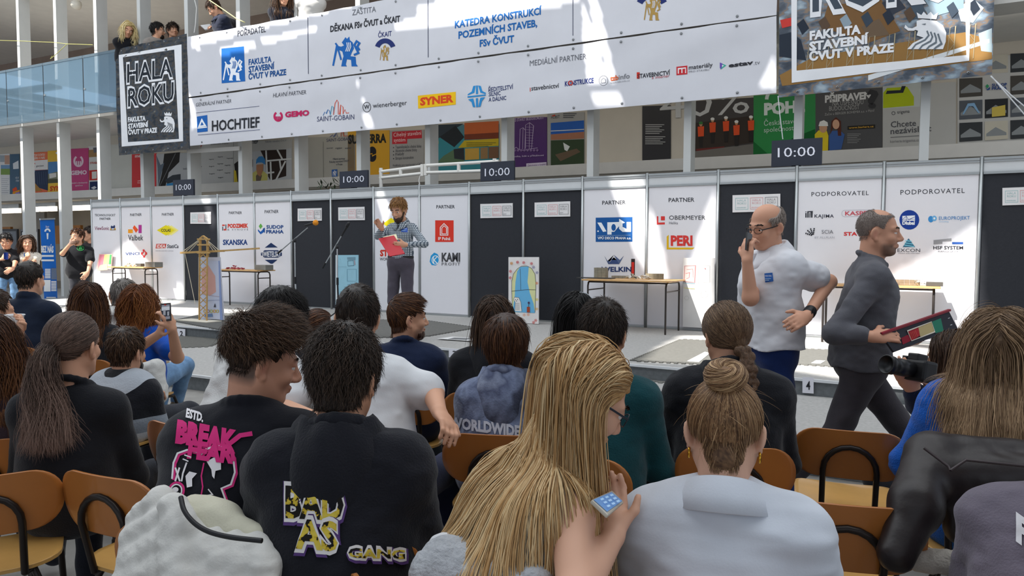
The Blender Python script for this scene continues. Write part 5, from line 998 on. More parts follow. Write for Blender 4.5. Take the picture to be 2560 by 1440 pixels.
def vnoise(seed, cell):
    """smooth noise on a grid, cell sizes per axis (m); returns f(ax) in -1..1"""
    def f(ax):
        r = np.random.default_rng(seed); W = []; n = []
        for i in range(3):
            t = (ax[i]-ax[i][0])/cell[i]; k = int(t.max())+3; j = t.astype(int); fr = t-j; fr = fr*fr*(3-2*fr); M = np.zeros((len(t), k), np.float32); M[np.arange(len(t)), j] = 1-fr; M[np.arange(len(t)), j+1] += fr; W.append(M); n.append(k)
        L = r.uniform(-1, 1, n).astype(np.float32)
        return np.einsum('abz,cz->abc', np.einsum('ayz,by->abz', np.einsum('xyz,ax->ayz', L, W[0]), W[1]), W[2])
    return f
def grid_mesh(name, V, Q, m, smooth=True, attrs=None):
    me = bpy.data.meshes.new(name); n = len(Q); k = Q.shape[1] if n else 4
    me.vertices.add(len(V)); me.vertices.foreach_set('co', np.asarray(V, np.float32).ravel())
    me.loops.add(n*k); me.loops.foreach_set('vertex_index', np.asarray(Q, np.int32).ravel())
    me.polygons.add(n); me.polygons.foreach_set('loop_start', np.arange(0, n*k, k, dtype=np.int32))
    me.update(calc_edges=True); me.polygons.foreach_set('use_smooth', np.full(n, smooth))
    for kk, a in (attrs or {}).items(): at = me.attributes.new(kk, 'FLOAT', 'POINT'); at.data.foreach_set('value', np.asarray(a, np.float32))
    me.materials.append(m); me.update(); return me
def child(name, me, parent):
    o = bpy.data.objects.new(name, me); COL.objects.link(o); o.parent = parent; return o
def rot(ax, a):
    c, s = math.cos(a), math.sin(a)
    return np.array({'x': [[1, 0, 0], [0, c, -s], [0, s, c]], 'y': [[c, 0, s], [0, 1, 0], [-s, 0, c]], 'z': [[c, -s, 0], [s, c, 0], [0, 0, 1]]}[ax])
def nrm(a): a = np.array(a, float); return a/(np.linalg.norm(a)+1e-12)
SKINS = {}
def skin_mat(c='d9a384', dark='6b5346', red='c87a68'):
    if (c, dark) not in SKINS: SKINS[(c, dark)] = attr_mat('skin', [(0, dark), (.32, c), (.6, c), (1, red)], 'u', .5, .12, (30, 30, 30), spec=.35)
    return SKINS[(c, dark)]
HAIRS = {}
HC = {'black': ('0c0a0a', '1c1817', '35302e'), 'dark': ('17110e', '31261f', '5d4c40'), 'brown': ('22170f', '453022', '785a42'), 'auburn': ('3a1c0e', '7a4522', 'b5773c'), 'chestnut': ('24140d', '4a2c1b', '8a5a34'),
      'lightbrown': ('3a2b20', '6f5540', 'a88a68'), 'blond': ('6d5534', 'b59763', 'e2cfa0'), 'ash': ('7a5a3a', 'c79d68', 'f0d8aa'), 'bun': ('4a3322', '94704e', 'dcba8e'), 'grey': ('4a4440', '7d756e', 'b5ada4'), 'ginger': ('5a3a1e', '9a6d3c', 'c89a60'), 'gone': ('6a5f58', '8d8078', 'a89c92'), 'longblue': ('46362a', '8c7054', 'd0b08a'), 'pony': ('2a1f1a', '5a463c', '9c8072'), 'platinum': ('8a7040', 'd8bf80', 'f0e0b0')}
def hair_mat(c):
    if c not in HAIRS: a, b, d = HC[c]; HAIRS[c] = attr_mat('hair_'+c, [(0, a), (.45, b), (1, d)], 'u', .42, .35, (70, 70, 12), spec=.3)
    return HAIRS[c]
C0, R0h = np.array([0, -.012, .035]), np.array([.074, .094, .085])
HLY = np.array([-.2, -.10, -.06, -.047, -.036, -.010, .010, .026, .038, .055, .075, .09, .2]); HLZ = np.array([-.07, -.085, -.08, -.055, .005, .030, .02, .012, .045, .07, .082, .09, .3])
def hairline(y, d=0): return np.interp(y, HLY, HLZ)+d
def lock_mesh(P, wid, nr, u):
    """P (T,n,3) lock centre lines -> tapered ribbons with thickness"""
    T, n, _ = P.shape; tan = np.gradient(P, axis=0); tan /= np.linalg.norm(tan, axis=2, keepdims=True)+1e-9
    sd = np.cross(tan, nr[None]); sd /= np.linalg.norm(sd, axis=2, keepdims=True)+1e-9; up = np.cross(sd, tan)
    w_ = wid[:, :, None]; V = np.stack([P+sd*w_, P+up*w_*.55, P-sd*w_, P-up*w_*.55], 2)      # T,n,4,3
    V = V.transpose(1, 0, 2, 3).reshape(-1, 3); b = (np.arange(n)[:, None, None]*T+np.arange(T-1)[None, :, None])*4; k = np.arange(4)[None, None]; k2 = (k+1) % 4
    Q = np.stack([b+k, b+k2, b+4+k2, b+4+k], 3).reshape(-1, 4); U = np.repeat(u.T.reshape(-1), 4)
    return V, Q, U
class Hair:
    def __init__(s, Rh, Hc, hs, seed, cols=()):
        s.R, s.H, s.hs, s.r, s.cols, s.parts = Rh, np.array(Hc), hs, np.random.default_rng(seed), cols, []
        s.down = Rh.T@np.array([0, 0, -1.]); s.seed = seed; s.bvh = None
        s.colh = [(((np.array(a)-s.H)@Rh)/hs, ((np.array(b)-s.H)@Rh)/hs, r/hs) for a, b, r in cols]
    def shell(s, v, th=.012, top=.0, cut=0., vee=0., extra=None, grooves=.004, u=.14, cell=(.012, .02, .03), back=0., bald=None):
        g = SDF(); r = R0h+th; g.ell(C0+[0, -back/2, top/2], r+[0, back/2, top/2])
        if extra: extra(g)
        nf = vnoise(s.seed, np.array(cell))
        def clip(X, Y, Z):
            c = np.interp(Y[0, :, 0], HLY, HLZ+cut)[None, :, None]-Z+.004*np.sin(X*160)+vee*(np.abs(X)-.03)*(Y < -.04)
            if bald is not None: b0, b1, b2 = bald; c = np.maximum(c, Z-(b0+b1*np.clip(-Y, 0, 1)+b2*X*X))
            return c
        V, Q = g.mesh(max(v/s.hs, .004), disp=lambda ax: grooves*nf(ax), clip=clip)
        s.parts.append((V, Q, np.clip(u+s.r.uniform(-.12, .12, len(V)), 0, 1))); return s
    def scalp(s, n, cut=0., fn=None, th=.01, top=.0):
        out = np.zeros((0, 3))
        while len(out) < n:
            d = s.r.normal(size=(n*3, 3)); d /= np.linalg.norm(d, axis=1, keepdims=True); p = C0+d*(R0h+th*.7)+np.array([0, 0, 1])*np.clip(d[:, 2:], 0, 1)*top*.8
            m = p[:, 2] > hairline(p[:, 1], cut)
            if fn: m &= fn(p)
            out = np.concatenate([out, p[m]])
        return out[:n]
    def run(s, p, flow, L, T=10, w=.004, th=.01, u0=(0., .6), tip=.2, taper=.25, lift=.004, top=0., root=1., clump=0):
        n = len(p); L = L*s.r.uniform(.8, 1.15, n) if np.ndim(L) == 0 else L; st = (L/(T-1))[:, None]; P = [p]; jit = s.r.normal(size=(n, 3)); ph = s.r.uniform(0, 6.28, n); rr = s.r.uniform(size=n)
        if clump: J0 = s.r.normal(size=(clump, 3)); ci = s.r.integers(0, clump, n); jit = J0[ci]+jit*.3; ph = ci*1.7+ph*.15
        n0 = (p-C0)/(R0h**2); n0 /= np.linalg.norm(n0, axis=1, keepdims=True); d = None
        for t in range(1, T):
            q = P[-1]; nn = (q-C0)/(R0h**2); nn /= np.linalg.norm(nn, axis=1, keepdims=True)+1e-9
            f = flow(q, nn, t/(T-1), jit, ph); f = f/(np.linalg.norm(f, axis=1, keepdims=True)+1e-9); d = f if d is None else d*.35+f*.65
            x = q+d*st; rad = R0h+th*.6+lift*(.3+rr[:, None])+np.array([0, 0, top])*np.clip(nn[:, 2:], 0, 1); e = (x-C0)/rad; le = np.linalg.norm(e, axis=1, keepdims=True); x = np.where(le < 1, C0+e/np.maximum(le, 1e-6)*rad, x)
            for a, b, cr in s.colh:
                ba = b-a; h = np.clip((x-a)@ba/max(ba@ba, 1e-9), 0, 1)[:, None]; o = x-(a+ba*h); l = np.linalg.norm(o, axis=1, keepdims=True); cr2 = cr+.006*rr[:, None]; x = np.where(l < cr2, a+ba*h+o/np.maximum(l, 1e-6)*cr2, x)
            if s.bvh is not None:
                W = (x*s.hs)@s.R.T+s.H; ch = np.flatnonzero(W[:, 2] < s.H[2]-.03)
                for i in ch:
                    l, n_, k_, d_ = s.bvh.find_nearest(Vector(W[i]))
                    if l is not None and (W[i]-np.array(l))@np.array(n_) < .004+.012*rr[i]: W[i] = np.array(l)+np.array(n_)*(.005+.014*rr[i])
                x = ((W-s.H)@s.R)/s.hs
            P.append(x)
        P = np.stack(P); tt = np.linspace(0, 1, T)[:, None]; wid = w*s.r.uniform(.6, 1.3, n)[None]*np.clip(root+(1-root)*tt*4, 0, 1)*(1-(1-taper)*tt**2.2); wid[-1] *= .3
        u = np.clip(s.r.uniform(u0[0], u0[1], n)[None]+tip*tt, 0, 1); V, Q, U = lock_mesh(P, wid, n0, u); s.parts.append((V, Q, U)); return P
    def crop(s, n, L=.05, lift=.35, jit=.35, cut=0., crown=(0., -.06), sweep=(0, .0, 0), w=.004, th=.012, top=.0, T=7, u0=(0, .7), curl=0., fn=None, tip=.15, clump=0):
        p = s.scalp(n, cut, fn, th, top); cr = np.array([crown[0], crown[1], .12]); sw = np.array(sweep, float)
        def flow(q, nn, t, J, ph):
            a = q-cr; a = a-nn*(a*nn).sum(1, keepdims=True); a /= np.linalg.norm(a, axis=1, keepdims=True)+1e-9; low = np.clip(-(q[:, 2:]-.05)*14, 0, 1)
            d = a*(1-.5*low)+np.array([0, 0, -1.])*low*.8+sw*(1-low)+nn*lift*(1-.75*low)*(1-t)+J*jit*.5
            if curl: d = d+curl*(np.cos(ph+t*9)[:, None]*nn+np.sin(ph+t*9)[:, None]*np.cross(nn, a))
            return d
        s.run(p, flow, L, T, w, th, u0, tip, top=top, clump=clump); return s
    def long(s, n, L=.4, part=0., w=.006, th=.014, T=18, u0=(0., .6), tip=.25, wave=0., wf=9., vol=.0, fn=None, cut=0., back=.35, jit=.12, front=.0, taper=.35, clump=0):
        p = np.concatenate([s.scalp(n, cut, fn, th), s.scalp(n//4, .07, lambda q: (np.abs(q[:, 0]-part) < .035) & (q[:, 1] > -.09), th)])
        def flow(q, nn, t, J, ph):
            sgn = np.sign(q[:, :1]-part+J[:, :1]*.012); tang = np.concatenate([sgn*.9*(1-.75*(np.abs(q[:, :1]-part) < .02)*(q[:, 1:2] < .03)), np.full_like(sgn, -back)+front*(q[:, 1:2] > .02), np.full_like(sgn, -.25)], 1); tang = tang-nn*(tang*nn).sum(1, keepdims=True)
            g = np.clip((.075-q[:, 2:])*11, 0, 1)*np.ones_like(sgn); g = np.maximum(g, np.clip(t*2.2-.25, 0, 1)); d = tang*(1-g)+s.down*g*1.1+nn*vol*(1-t)*(1-g*.6)+J*jit
            if wave: d = d+wave*np.clip(t*2-.3, 0, 1)*(np.sin(ph[:, None]*.6+t*wf)*np.array([1., 0, 0])+np.cos(ph[:, None]*.6+t*wf)*np.array([0, .6, 0]))
            return d
        s.run(p, flow, L, T, w, th, u0, tip, taper, clump=clump); return s
    def pull(s, n, tie, w=.0035, th=.008, T=12, u0=(.1, .7), cut=0., fn=None, bulge=.0, vee=0., nape=0):
        tie = np.array(tie, float); p = s.scalp(n, cut, (lambda q: q[:, 2] > hairline(q[:, 1], cut)+vee*(np.abs(q[:, 0])-.03)*(q[:, 1] < -.04)) if vee else fn, th); tt = np.linspace(0, 1, T)[:, None, None]
        if nape: z = s.r.uniform(-.105, -.04, nape); x = s.r.uniform(-1, 1, nape)*(.05-.42*np.clip(-.055-z, 0, 1)); p = np.concatenate([p, np.stack([x, -.088+.25*(-.04-z)*1.0+2.5*x*x, z], 1)]); n = len(p)
        q = (p[None]-C0)*(1-tt)+(tie-C0)*tt; rad = R0h+th+.004*s.r.uniform(size=(1, n, 1)); e = q/rad; le = np.linalg.norm(e, axis=2, keepdims=True); f = np.maximum(1, 1/np.maximum(le, 1e-6)); P = C0+q*f+np.sin(tt*math.pi)*bulge*(q/np.linalg.norm(q, axis=2, keepdims=True))
        n0 = (p-C0)/R0h**2; n0 /= np.linalg.norm(n0, axis=1, keepdims=True); wid = np.full((T, n), w)*s.r.uniform(.6, 1.3, n)[None]; wid[0] *= .3; u = np.clip(s.r.uniform(u0[0], u0[1], n)[None]+0*tt[:, :, 0], 0, 1); s.parts.append(lock_mesh(P, wid, n0, u)); return s
    def tail(s, n, tie, L, out=(0, -1, .1), spread=.014, w=.005, T=16, u0=(0, .6), tip=.3, wave=0., fan=.3, drift=(0, 0, 0), clump=14):
        p = np.array(tie)+s.r.normal(size=(n, 3))*spread; o = np.array(out, float); dr = np.array(drift, float)
        def flow(q, nn, t, J, ph): return o*np.clip(1-t*3.2, 0, 1)+s.down*np.clip(t*3, .1, 1)+J*fan*(.35+.4*t)+dr*t+wave*np.sin(ph[:, None]*.5+t*8)*np.array([1., .3, 0])*np.clip(t*2, 0, 1)
        s.run(p, flow, L, T, w, .0, u0, tip, .3, 0, clump=clump); return s
    def bun(s, n, c, R=.034, r=.022, w=.006, tilt=0., u0=(.2, .9)):
        c = np.array(c, float); T = 14; a0 = s.r.uniform(0, 6.28, n); b0 = s.r.uniform(0, 6.28, n); sp = s.r.uniform(1.6, 3.2, n); tt = np.linspace(0, 1, T)[:, None]; A = a0+sp*tt; B = b0+1.4*tt; rr = r*s.r.uniform(.82, 1.12, n)
        x, y, z = (R+rr*np.cos(B))*np.cos(A), (R+rr*np.cos(B))*np.sin(A), rr*np.sin(B)*1.1; P = np.stack([x, y, z], 2)@rot('x', tilt).T+c; ctr = np.stack([R*np.cos(A[T//2]), R*np.sin(A[T//2]), 0*A[T//2]], 1)@rot('x', tilt).T+c; n0 = P[T//2]-ctr; n0 /= np.linalg.norm(n0, axis=1, keepdims=True)+1e-9
        wid = w*s.r.uniform(.6, 1.2, n)[None]*np.sin(np.clip(tt, .05, .95)*math.pi)**.5; u = np.clip(s.r.uniform(u0[0], u0[1], n)[None]+.0*tt, 0, 1); s.parts.append(lock_mesh(P, wid, n0, u))
        g = SDF()
        for k in range(10): a, b = k*.628, (k+1)*.628; M = rot('x', tilt); g.cap(c+M@[R*math.cos(a), R*math.sin(a), 0], c+M@[R*math.cos(b), R*math.sin(b), 0], r*.72)
        V, Q = g.mesh(.005); s.parts.append((V, Q, np.full(len(V), .3))); return s
    def blobs(s, f, u=.35, v=.004, groove=.002):
        g = SDF(); f(g); nf = vnoise(s.seed+3, (.008, .01, .02)); V, Q = g.mesh(v, disp=lambda ax: groove*nf(ax)); s.parts.append((V, Q, np.clip(u+s.r.uniform(-.2, .2, len(V)), 0, 1))); return s
    def build(s, name, m, parent):
        V = []; Q = []; U = []; o = 0
        for v, q, u in s.parts: V.append(v); Q.append(q+o); U.append(u); o += len(v)
        V = (np.concatenate(V)*s.hs)@s.R.T+s.H; return child(name, grid_mesh(name, V, np.concatenate(Q), m, True, {'u': np.concatenate(U)}), parent)

# ------------------------------------------------------------------ the figure
def hand_ops(g, wr, d, n, side, s=1., curl=(.5, .6), e=0., spread=.0, k=.006, thumb=.8):
    """palm, four unequal bent fingers and a side thumb; d: finger direction, n: back of the hand"""
    d, n = nrm(d), np.array(n, float); n = nrm(n-d*(n@d)); sd = np.cross(d, n)*side; M = np.stack([sd, d, n], 1)
    g.ell(wr+d*.048*s, np.array([.041, .055, .0165])*s+e, M, k=.02); g.cap(wr, wr+d*.03*s, .026*s+e, .028*s+e, k=.02, flat=(n, 1.5))
    for i, (o, L) in enumerate(((-.030, .062), (-.010, .079), (.011, .084), (.031, .072))):
        b = wr+d*.088*s+sd*(o*s)+(n*.002); f = nrm(d+sd*(o*spread*14)); a1 = curl[0]*(1+.12*(1-i)); a2 = a1+curl[1]
        d1 = f*math.cos(a1)-n*math.sin(a1); d2 = f*math.cos(a2)-n*math.sin(a2); p1 = b+d1*L*.5*s; p2 = p1+d2*L*.5*s; r = .0092*s+e
        g.cap(b-d*.012*s, p1, r*1.08, r, k=k); g.cap(p1, p2, r, r*.82, k=k)
    t0 = wr+d*.026*s+sd*.028*s; t1 = t0+nrm(sd*thumb+d*.7-n*.25)*.042*s; t2 = t1+nrm(sd*thumb*.45+d*.9-n*.4)*.034*s; g.cap(t0, t1, .0135*s+e, .0115*s+e, k=.012); g.cap(t1, t2, .0112*s+e, .0088*s+e, k=.006)
class Person:
    def __init__(s, label, px, py, z, by=0, hy=0, hp=0, hr=0, sit=True, lean=.06, lat=0., sw=.155, b=.97, hs=1., tw=0., slouch=.03, skin='d9a384', seed=0, floor=0., group=None, hipz=None, nbo=(0, 0, 0), face=False, v=None, arms=None, legs=None, jaw=1., stub=0., fade=0., k=1., nose=1.):
        Hw = dp(px, py, z); s.z = z; s.v = v or min(max(.0017*z, .0055), .016); s.seed = seed; s.hs = hs; s.sw = sw; s.b = b; s.sit = sit; s.rz = by; s.k = k
        by = math.radians(by); s.by = by; fw = np.array([-math.sin(by), math.cos(by), 0]); rt = np.array([math.cos(by), math.sin(by), 0])
        s.loc = np.array([Hw[0], Hw[1], 0])-fw*lean-rt*lat; s.loc[2] = floor; s.Rb = rot('z', by)
        H = s.L(Hw); s.H = H; s.hz = hipz if hipz is not None else (.55 if sit else .93*(H[2]+.12)/1.75)
        s.Rh = rot('z', math.radians(hy))@rot('x', -math.radians(hp))@rot('y', math.radians(hr)); R = s.Rh
        s.NT = H+R@np.array([0, -.028, -.05])*hs; s.NB = H+.5*(R@np.array([0, -.04, -.165]))*hs+.5*np.array([0, -.05, -.165])*hs+np.array(nbo)
        ax = rot('z', math.radians(tw))@np.array([1., 0, 0]); s.ax = ax; s.SH = {-1: s.NB-ax*sw+[0, .005, -.070], 1: s.NB+ax*sw+[0, .005, -.070]}
        s.hip = np.array([0, 0, s.hz]); s.CH = s.NB*.66+s.hip*.34+[0, .035-slouch*.3, -.0]; s.WA = s.NB*.34+s.hip*.66+[0, .02-slouch, 0]
        s.arms = {}; arms = arms or {}
        for sd in (-1, 1):
            a = arms.get(sd, 'lap' if sit else 'down'); S = s.SH[sd]; a = a(s) if callable(a) else a
            if a == 'lap': el = S+[sd*.055, .06, -.27]; wr = np.array([sd*.08, .27, s.hz+.13]); d, n = (-sd*.5, .8, -.15), (0, .1, 1)
            elif a == 'fwd': el = S+[sd*.05, .12, -.25]; wr = np.array([sd*.07, .36, s.hz+.18]); d, n = (-sd*.6, .7, 0), (0, .2, 1)
            elif a == 'down': el = S+[sd*.06, -.02, -.28]; wr = el+[sd*.0, .06, -.25]; d, n = (0, .15, -1), (sd, 0, 0)
            else: el, wr, d, n = a[:4]; el = np.array(el, float); wr = np.array(wr, float)
            cu = a[4] if isinstance(a, tuple) and len(a) > 4 else (.55, .7); s.arms[sd] = (np.array(el, float), np.array(wr, float), d, n, cu)
        k = 1 if sit else 0; s.legs = {}
        for sd in (-1, 1):
            h = s.hip+[sd*.085, .02 if sit else 0, -.02]
            if legs and sd in legs: kn, an, ft = [np.array(q, float) for q in legs[sd]]
            elif sit: kn = np.array([sd*.13, .43, s.hz-.03]); an = np.array([sd*.13, .40, .09]); ft = np.array([sd*.02, 1, 0])
            else: kn = np.array([sd*.10, .025, s.hz*.54]); an = np.array([sd*.11, -.02, .085]); ft = np.array([sd*.25, 1, 0])
            s.legs[sd] = (h, kn, an, nrm(ft))
        # one continuous body
        g = SDF(); s.torso(g, -.012); s.arm_ops(g, 0); s.head_ops(g, jaw, nose)
        for sd in (-1, 1): wr, el = s.arms[sd][1], s.arms[sd][0]; d, n, cu = s.arms[sd][2:5]; hand_ops(g, wr+nrm(d)*.01, d, n, -sd if True else sd, .97*hs*min(1, .35+.65*b), cu)
        V, Q = g.mesh(s.v); s.bV = V
        q = (V-H)@R/hs; u = np.full(len(V), .46)
        lip = np.exp(-((q[:, 0]/.024)**2+((q[:, 2]+.066)/.0085)**2)*1.2)*(q[:, 1] > .07); ear = np.exp(-(((np.abs(q[:, 0])-.084)/.014)**2+((q[:, 1]+.012)/.022)**2+((q[:, 2]+.01)/.03)**2)); nz = np.exp(-((q[:, 0]/.02)**2+((q[:, 1]-.105)/.02)**2+((q[:, 2]+.03)/.02)**2)); chk = np.exp(-(((np.abs(q[:, 0])-.045)/.02)**2+((q[:, 1]-.06)/.03)**2+((q[:, 2]+.035)/.02)**2))
        u = u+.5*lip+.34*ear+.28*nz+.15*chk
        if stub: st = np.clip((-.035-q[:, 2])*30, 0, 1)*np.clip((q[:, 1]-.0)*30, 0, 1)*np.clip((q[:, 2]+.14)*40, 0, 1); u = u-stub*st*(1-lip)*.42
        if fade: u = u-fade*.40*np.clip((.05-q[:, 2])*40, 0, 1)*np.clip((q[:, 2]+.085)*22, 0, 1)*np.clip((-.008-q[:, 1])*50, 0, 1)*(1-np.clip(ear*2, 0, 1))
        s.o = bpy.data.objects.new('person', grid_mesh('person', V, Q, skin_mat(skin), True, {'u': np.clip(u, 0, 1)})); s.o.location = s.loc; s.o.rotation_euler = (0, 0, by); s.o.scale = (s.k,)*3; COL.objects.link(s.o); tag(s.o, label, 'person', group)
        s.cols = [(s.SH[-1], s.SH[1], .088*b), (s.NB, s.CH, .10*b), (s.CH-ax*.07, s.CH+ax*.07, .135*b), (s.CH, s.WA, .135*b), (s.NT, s.NB, .058), (s.SH[-1], s.arms[-1][0], .066*b), (s.SH[1], s.arms[1][0], .066*b)]
        if face: s.face()
    def L(s, w): return ((np.array(w)-s.loc)@s.Rb)/s.k
    def Wd(s, l): return s.loc+s.Rb@(np.array(l, float)*s.k)
    def hd(s, p): return s.H+s.Rh@(np.array(p, float)*s.hs)
    def torso(s, g, e=0., k=.06, hem=None):
        b = s.b; ax = s.ax; y = (0, 1, 0)
        k = .08; g.cap(s.CH-ax*.072*b+[0, 0, .03], s.CH+ax*.072*b+[0, 0, .03], .102*b+e, k=k, flat=(y, 1.1)); g.cap(s.SH[-1]*.92+s.SH[1]*.08, s.SH[1]*.92+s.SH[-1]*.08, .05*b+e, k=k)
        for sd in (-1, 1): g.cap(s.NB+[0, .01, .0], s.NB*.35+s.SH[sd]*.65+[0, 0, .002], .044*b+e, .044*b+e, k=.05)
        M = (s.CH+s.WA)/2; g.cap(M-ax*.062*b, M+ax*.062*b, .100*b+e, k=k, flat=(y, 1.05)); g.cap(s.WA-ax*.056*b, s.WA+ax*.056*b, .100*b+e, k=k); g.cap(s.CH, s.WA, .108*b+e, .104*b+e, k=k); g.cap(s.WA, s.hip, .104*b+e, .108*b+e, k=k)
        M = (s.WA+s.hip)/2; g.cap(M-ax*.06*b, M+ax*.06*b, .103*b+e, k=k); g.cap(s.hip+[-.07*b, 0, 0], s.hip+[.07*b, 0, 0], .106*b+e, k=k)
    def arm_ops(s, g, e=0., upto=2., k=.02):
        b = .4+.6*s.b
        for sd in (-1, 1):
            S, (el, wr) = s.SH[sd], s.arms[sd][:2]; t1 = min(upto, 1); g.ell(S, np.array([.052, .054, .055])*b+e, k=.05); g.cap(S, S+(el-S)*t1, .049*b+e, (.05+(.040-.05)*t1)*b+e, k=.03)
            if upto > 1: t2 = min(upto-1, 1); g.cap(el, el+(wr-el)*t2, .041*b+e, (.041+(.027-.041)*t2)*b+e, k=.025)
    def head_ops(s, g, jaw=1., nose=1.):
        h, R, H = s.hs, s.Rh, s.H; P = lambda x, y, z: H+R@np.array([x, y, z])*h; E = lambda c, r, k=.02, sub=False, M=None: g.ell(P(*c), np.array(r)*h, R if M is None else R@M, k, sub); C = lambda a, b, ra, rb=None, k=.02, sub=False: g.cap(P(*a), P(*b), ra*h, (ra if rb is None else rb)*h, k, None, sub)
        g.cap(s.NT, s.NB+[0, .012, -.03], .054*(.4+.6*s.b), .062*(.4+.6*s.b), k=.03); C((0, .0, -.06), (0, -.02, -.15), .048, .05)
        E(C0, R0h); E((0, .024, -.03), (.057*jaw, .066, .082), .03); E((0, .068, -.097), (.021*jaw, .018, .016), .025)
        for x in (-1, 1):
            C((x*.053*jaw, .0, -.05), (x*.022, .058, -.098), .018, .015, .03); E((x*.038, .06, -.03), (.024, .024, .022), .02); C((x*.012, .086, .022), (x*.045, .068, .02), .011, .010, .015)
            E((x*.033, .096, .001), (.016, .016, .0105), .008, True); E((x*.032, .080, .009), (.016, .012, .007), .006); E((x*.032, .079, -.009), (.016, .011, .005), .006)
            M = rot('z', x*.55)@rot('y', x*.12); E((x*.080, -.014, -.008), (.0085, .022, .034), .006, M=M); E((x*.090, -.007, -.003), (.006, .011, .019), .004, True, M=M); E((x*.078, -.006, -.036), (.008, .011, .013), .006)
            E((x*.013, .095, -.037), (.010*nose, .012, .008), .008)
        C((0, .084, .012), (0, .108+.006*(nose-1), -.03), .009*nose, .0125*nose, .012); E((0, .088, -.061), (.020, .012, .0065), .008); E((0, .086, -.072), (.018, .012, .0065), .008); C((-.021, .088, -.0665), (.021, .088, -.0665), .0028, k=.003, sub=True)
    def face(s, gaze=0., eyec='3a2a20', brow='dark', open_=1.):
        for x in (-1, 1):
            c = s.hd((x*.032, .0765, .0)); f = s.Rh@nrm((gaze, 1, -.1)); mb = MB(); r = .0118*s.hs
            for m, a0, a1 in ((mat('e8e2dc', .25, .02), .5, 2.2), (mat(eyec, .2, .1), .2, .5), (mat('0a0a0a', .2), 0, .2)): mb.use(m).lathe(c, [(r*math.sin(a), r*math.cos(a)) for a in np.linspace(a0, a1, 5)], 12, f)
            o = mb.build('eye', None, None, origin=(0, 0, 0), normals=False); o.parent = s.o
        h = Hair(s.Rh, s.H, s.hs, s.seed+50); n = 60; x = np.linspace(.012, .048, n//2); P = []
        for sg in (-1, 1): P.append(np.stack([sg*x, .097-.3*(x-.012)**1.15*1.6-.002, .024+.004*np.sin((x-.012)/.036*3.14)], 1))
        p = np.concatenate(P)+h.r.normal(size=(n//2*2, 3))*.0015; T = 4; d = np.concatenate([np.tile([-1, -.3, .25], (n//2, 1)), np.tile([1, -.3, .25], (n//2, 1))])*.010; Q = np.stack([p+d*t for t in np.linspace(0, 1, T)]); h.parts.append(lock_mesh(Q, np.full((T, len(p)), .0017), np.tile([0, 1., 0], (len(p), 1)), np.full((T, len(p)), .2))); h.build('eyebrows', hair_mat(brow), s.o)
    def shirt(s, m, sleeve=1.92, e=.012, folds=.004, collar='crew', name='shirt', hem=.0, seed=0, attr=None, cell=(.09, .07, .05), neck=0., loose=0., cutz=None):
        g = SDF(); s.torso(g, e+loose*.4); s.arm_ops(g, e+loose*.25, sleeve) if sleeve else None
        if hem: g.cap(s.hip+[-.07*s.b, 0, -hem], s.hip+[.07*s.b, 0, -hem], .106*s.b+e+.008, k=.08)
        if sleeve > 1.2:
            for sd in (-1, 1): el, wr = s.arms[sd][:2]; d = wr-el; q = el+d*(sleeve-1); g.cap(q-nrm(d)*.03, q, (.031+e)*(.4+.6*s.b), k=.015)
        if sleeve <= 1 and sleeve > .3:
            for sd in (-1, 1): S, el = s.SH[sd], s.arms[sd][0]; q = S+(el-S)*sleeve; g.cap(S+(el-S)*.3, q, .052*s.b+e, .056*s.b+e+.006, k=.02)
        R = .5*(s.Rh+np.eye(3)); nb = s.NB+[0, .022, .0]
        def ring(rad, tube, dz, tilt, k=.012, yy=0., n=16, fl=None):
            for i in range(n):
                a, b_ = 2*math.pi*i/n, 2*math.pi*(i+1)/n; f = lambda t: nb+np.array([rad*math.cos(t), yy+rad*1.02*math.sin(t), dz-tilt*math.sin(t)]); g.cap(f(a), f(b_), tube, k=k, flat=fl)
        if collar == 'crew': ring(.064, .009+e*.3, .028, .035)
        elif collar == 'turtle': ring(.062, .014, .045, .03); ring(.064, .014, .025, .03)
        elif collar == 'shirt': ring(.066, .010, .02, .03, .02)
        elif collar == 'hood':
            ring(.078, .018, .03, .045, .012)
        elif collar == 'open': ring(.072, .006, .02, .05)
        g.cap(s.NB+[0, .02, .02], s.NT+[0, .01, .06], .055+neck, .05+neck, k=.01, sub=True)
        nf = vnoise(s.seed*3+seed+1, cell); nf2 = vnoise(s.seed*3+seed+2, np.array(cell)*.45)
        V, Q = g.mesh(max(s.v, .006), disp=lambda ax: folds*(nf(ax)+.45*nf2(ax)), clip=(lambda X, Y, Z: np.where(np.abs(X) < 9, cutz-Z+.008*np.sin(X*25+Y*17)-9*(((X-s.hip[0])**2+(Y-s.hip[1])**2) > (.21*s.b+.02)**2), 0)) if cutz is not None else None)
        at = {'u': attr(s, V)} if attr else None
        o = child(name, grid_mesh(name, V, Q, m, True, at), s.o); s.shirt_o = o
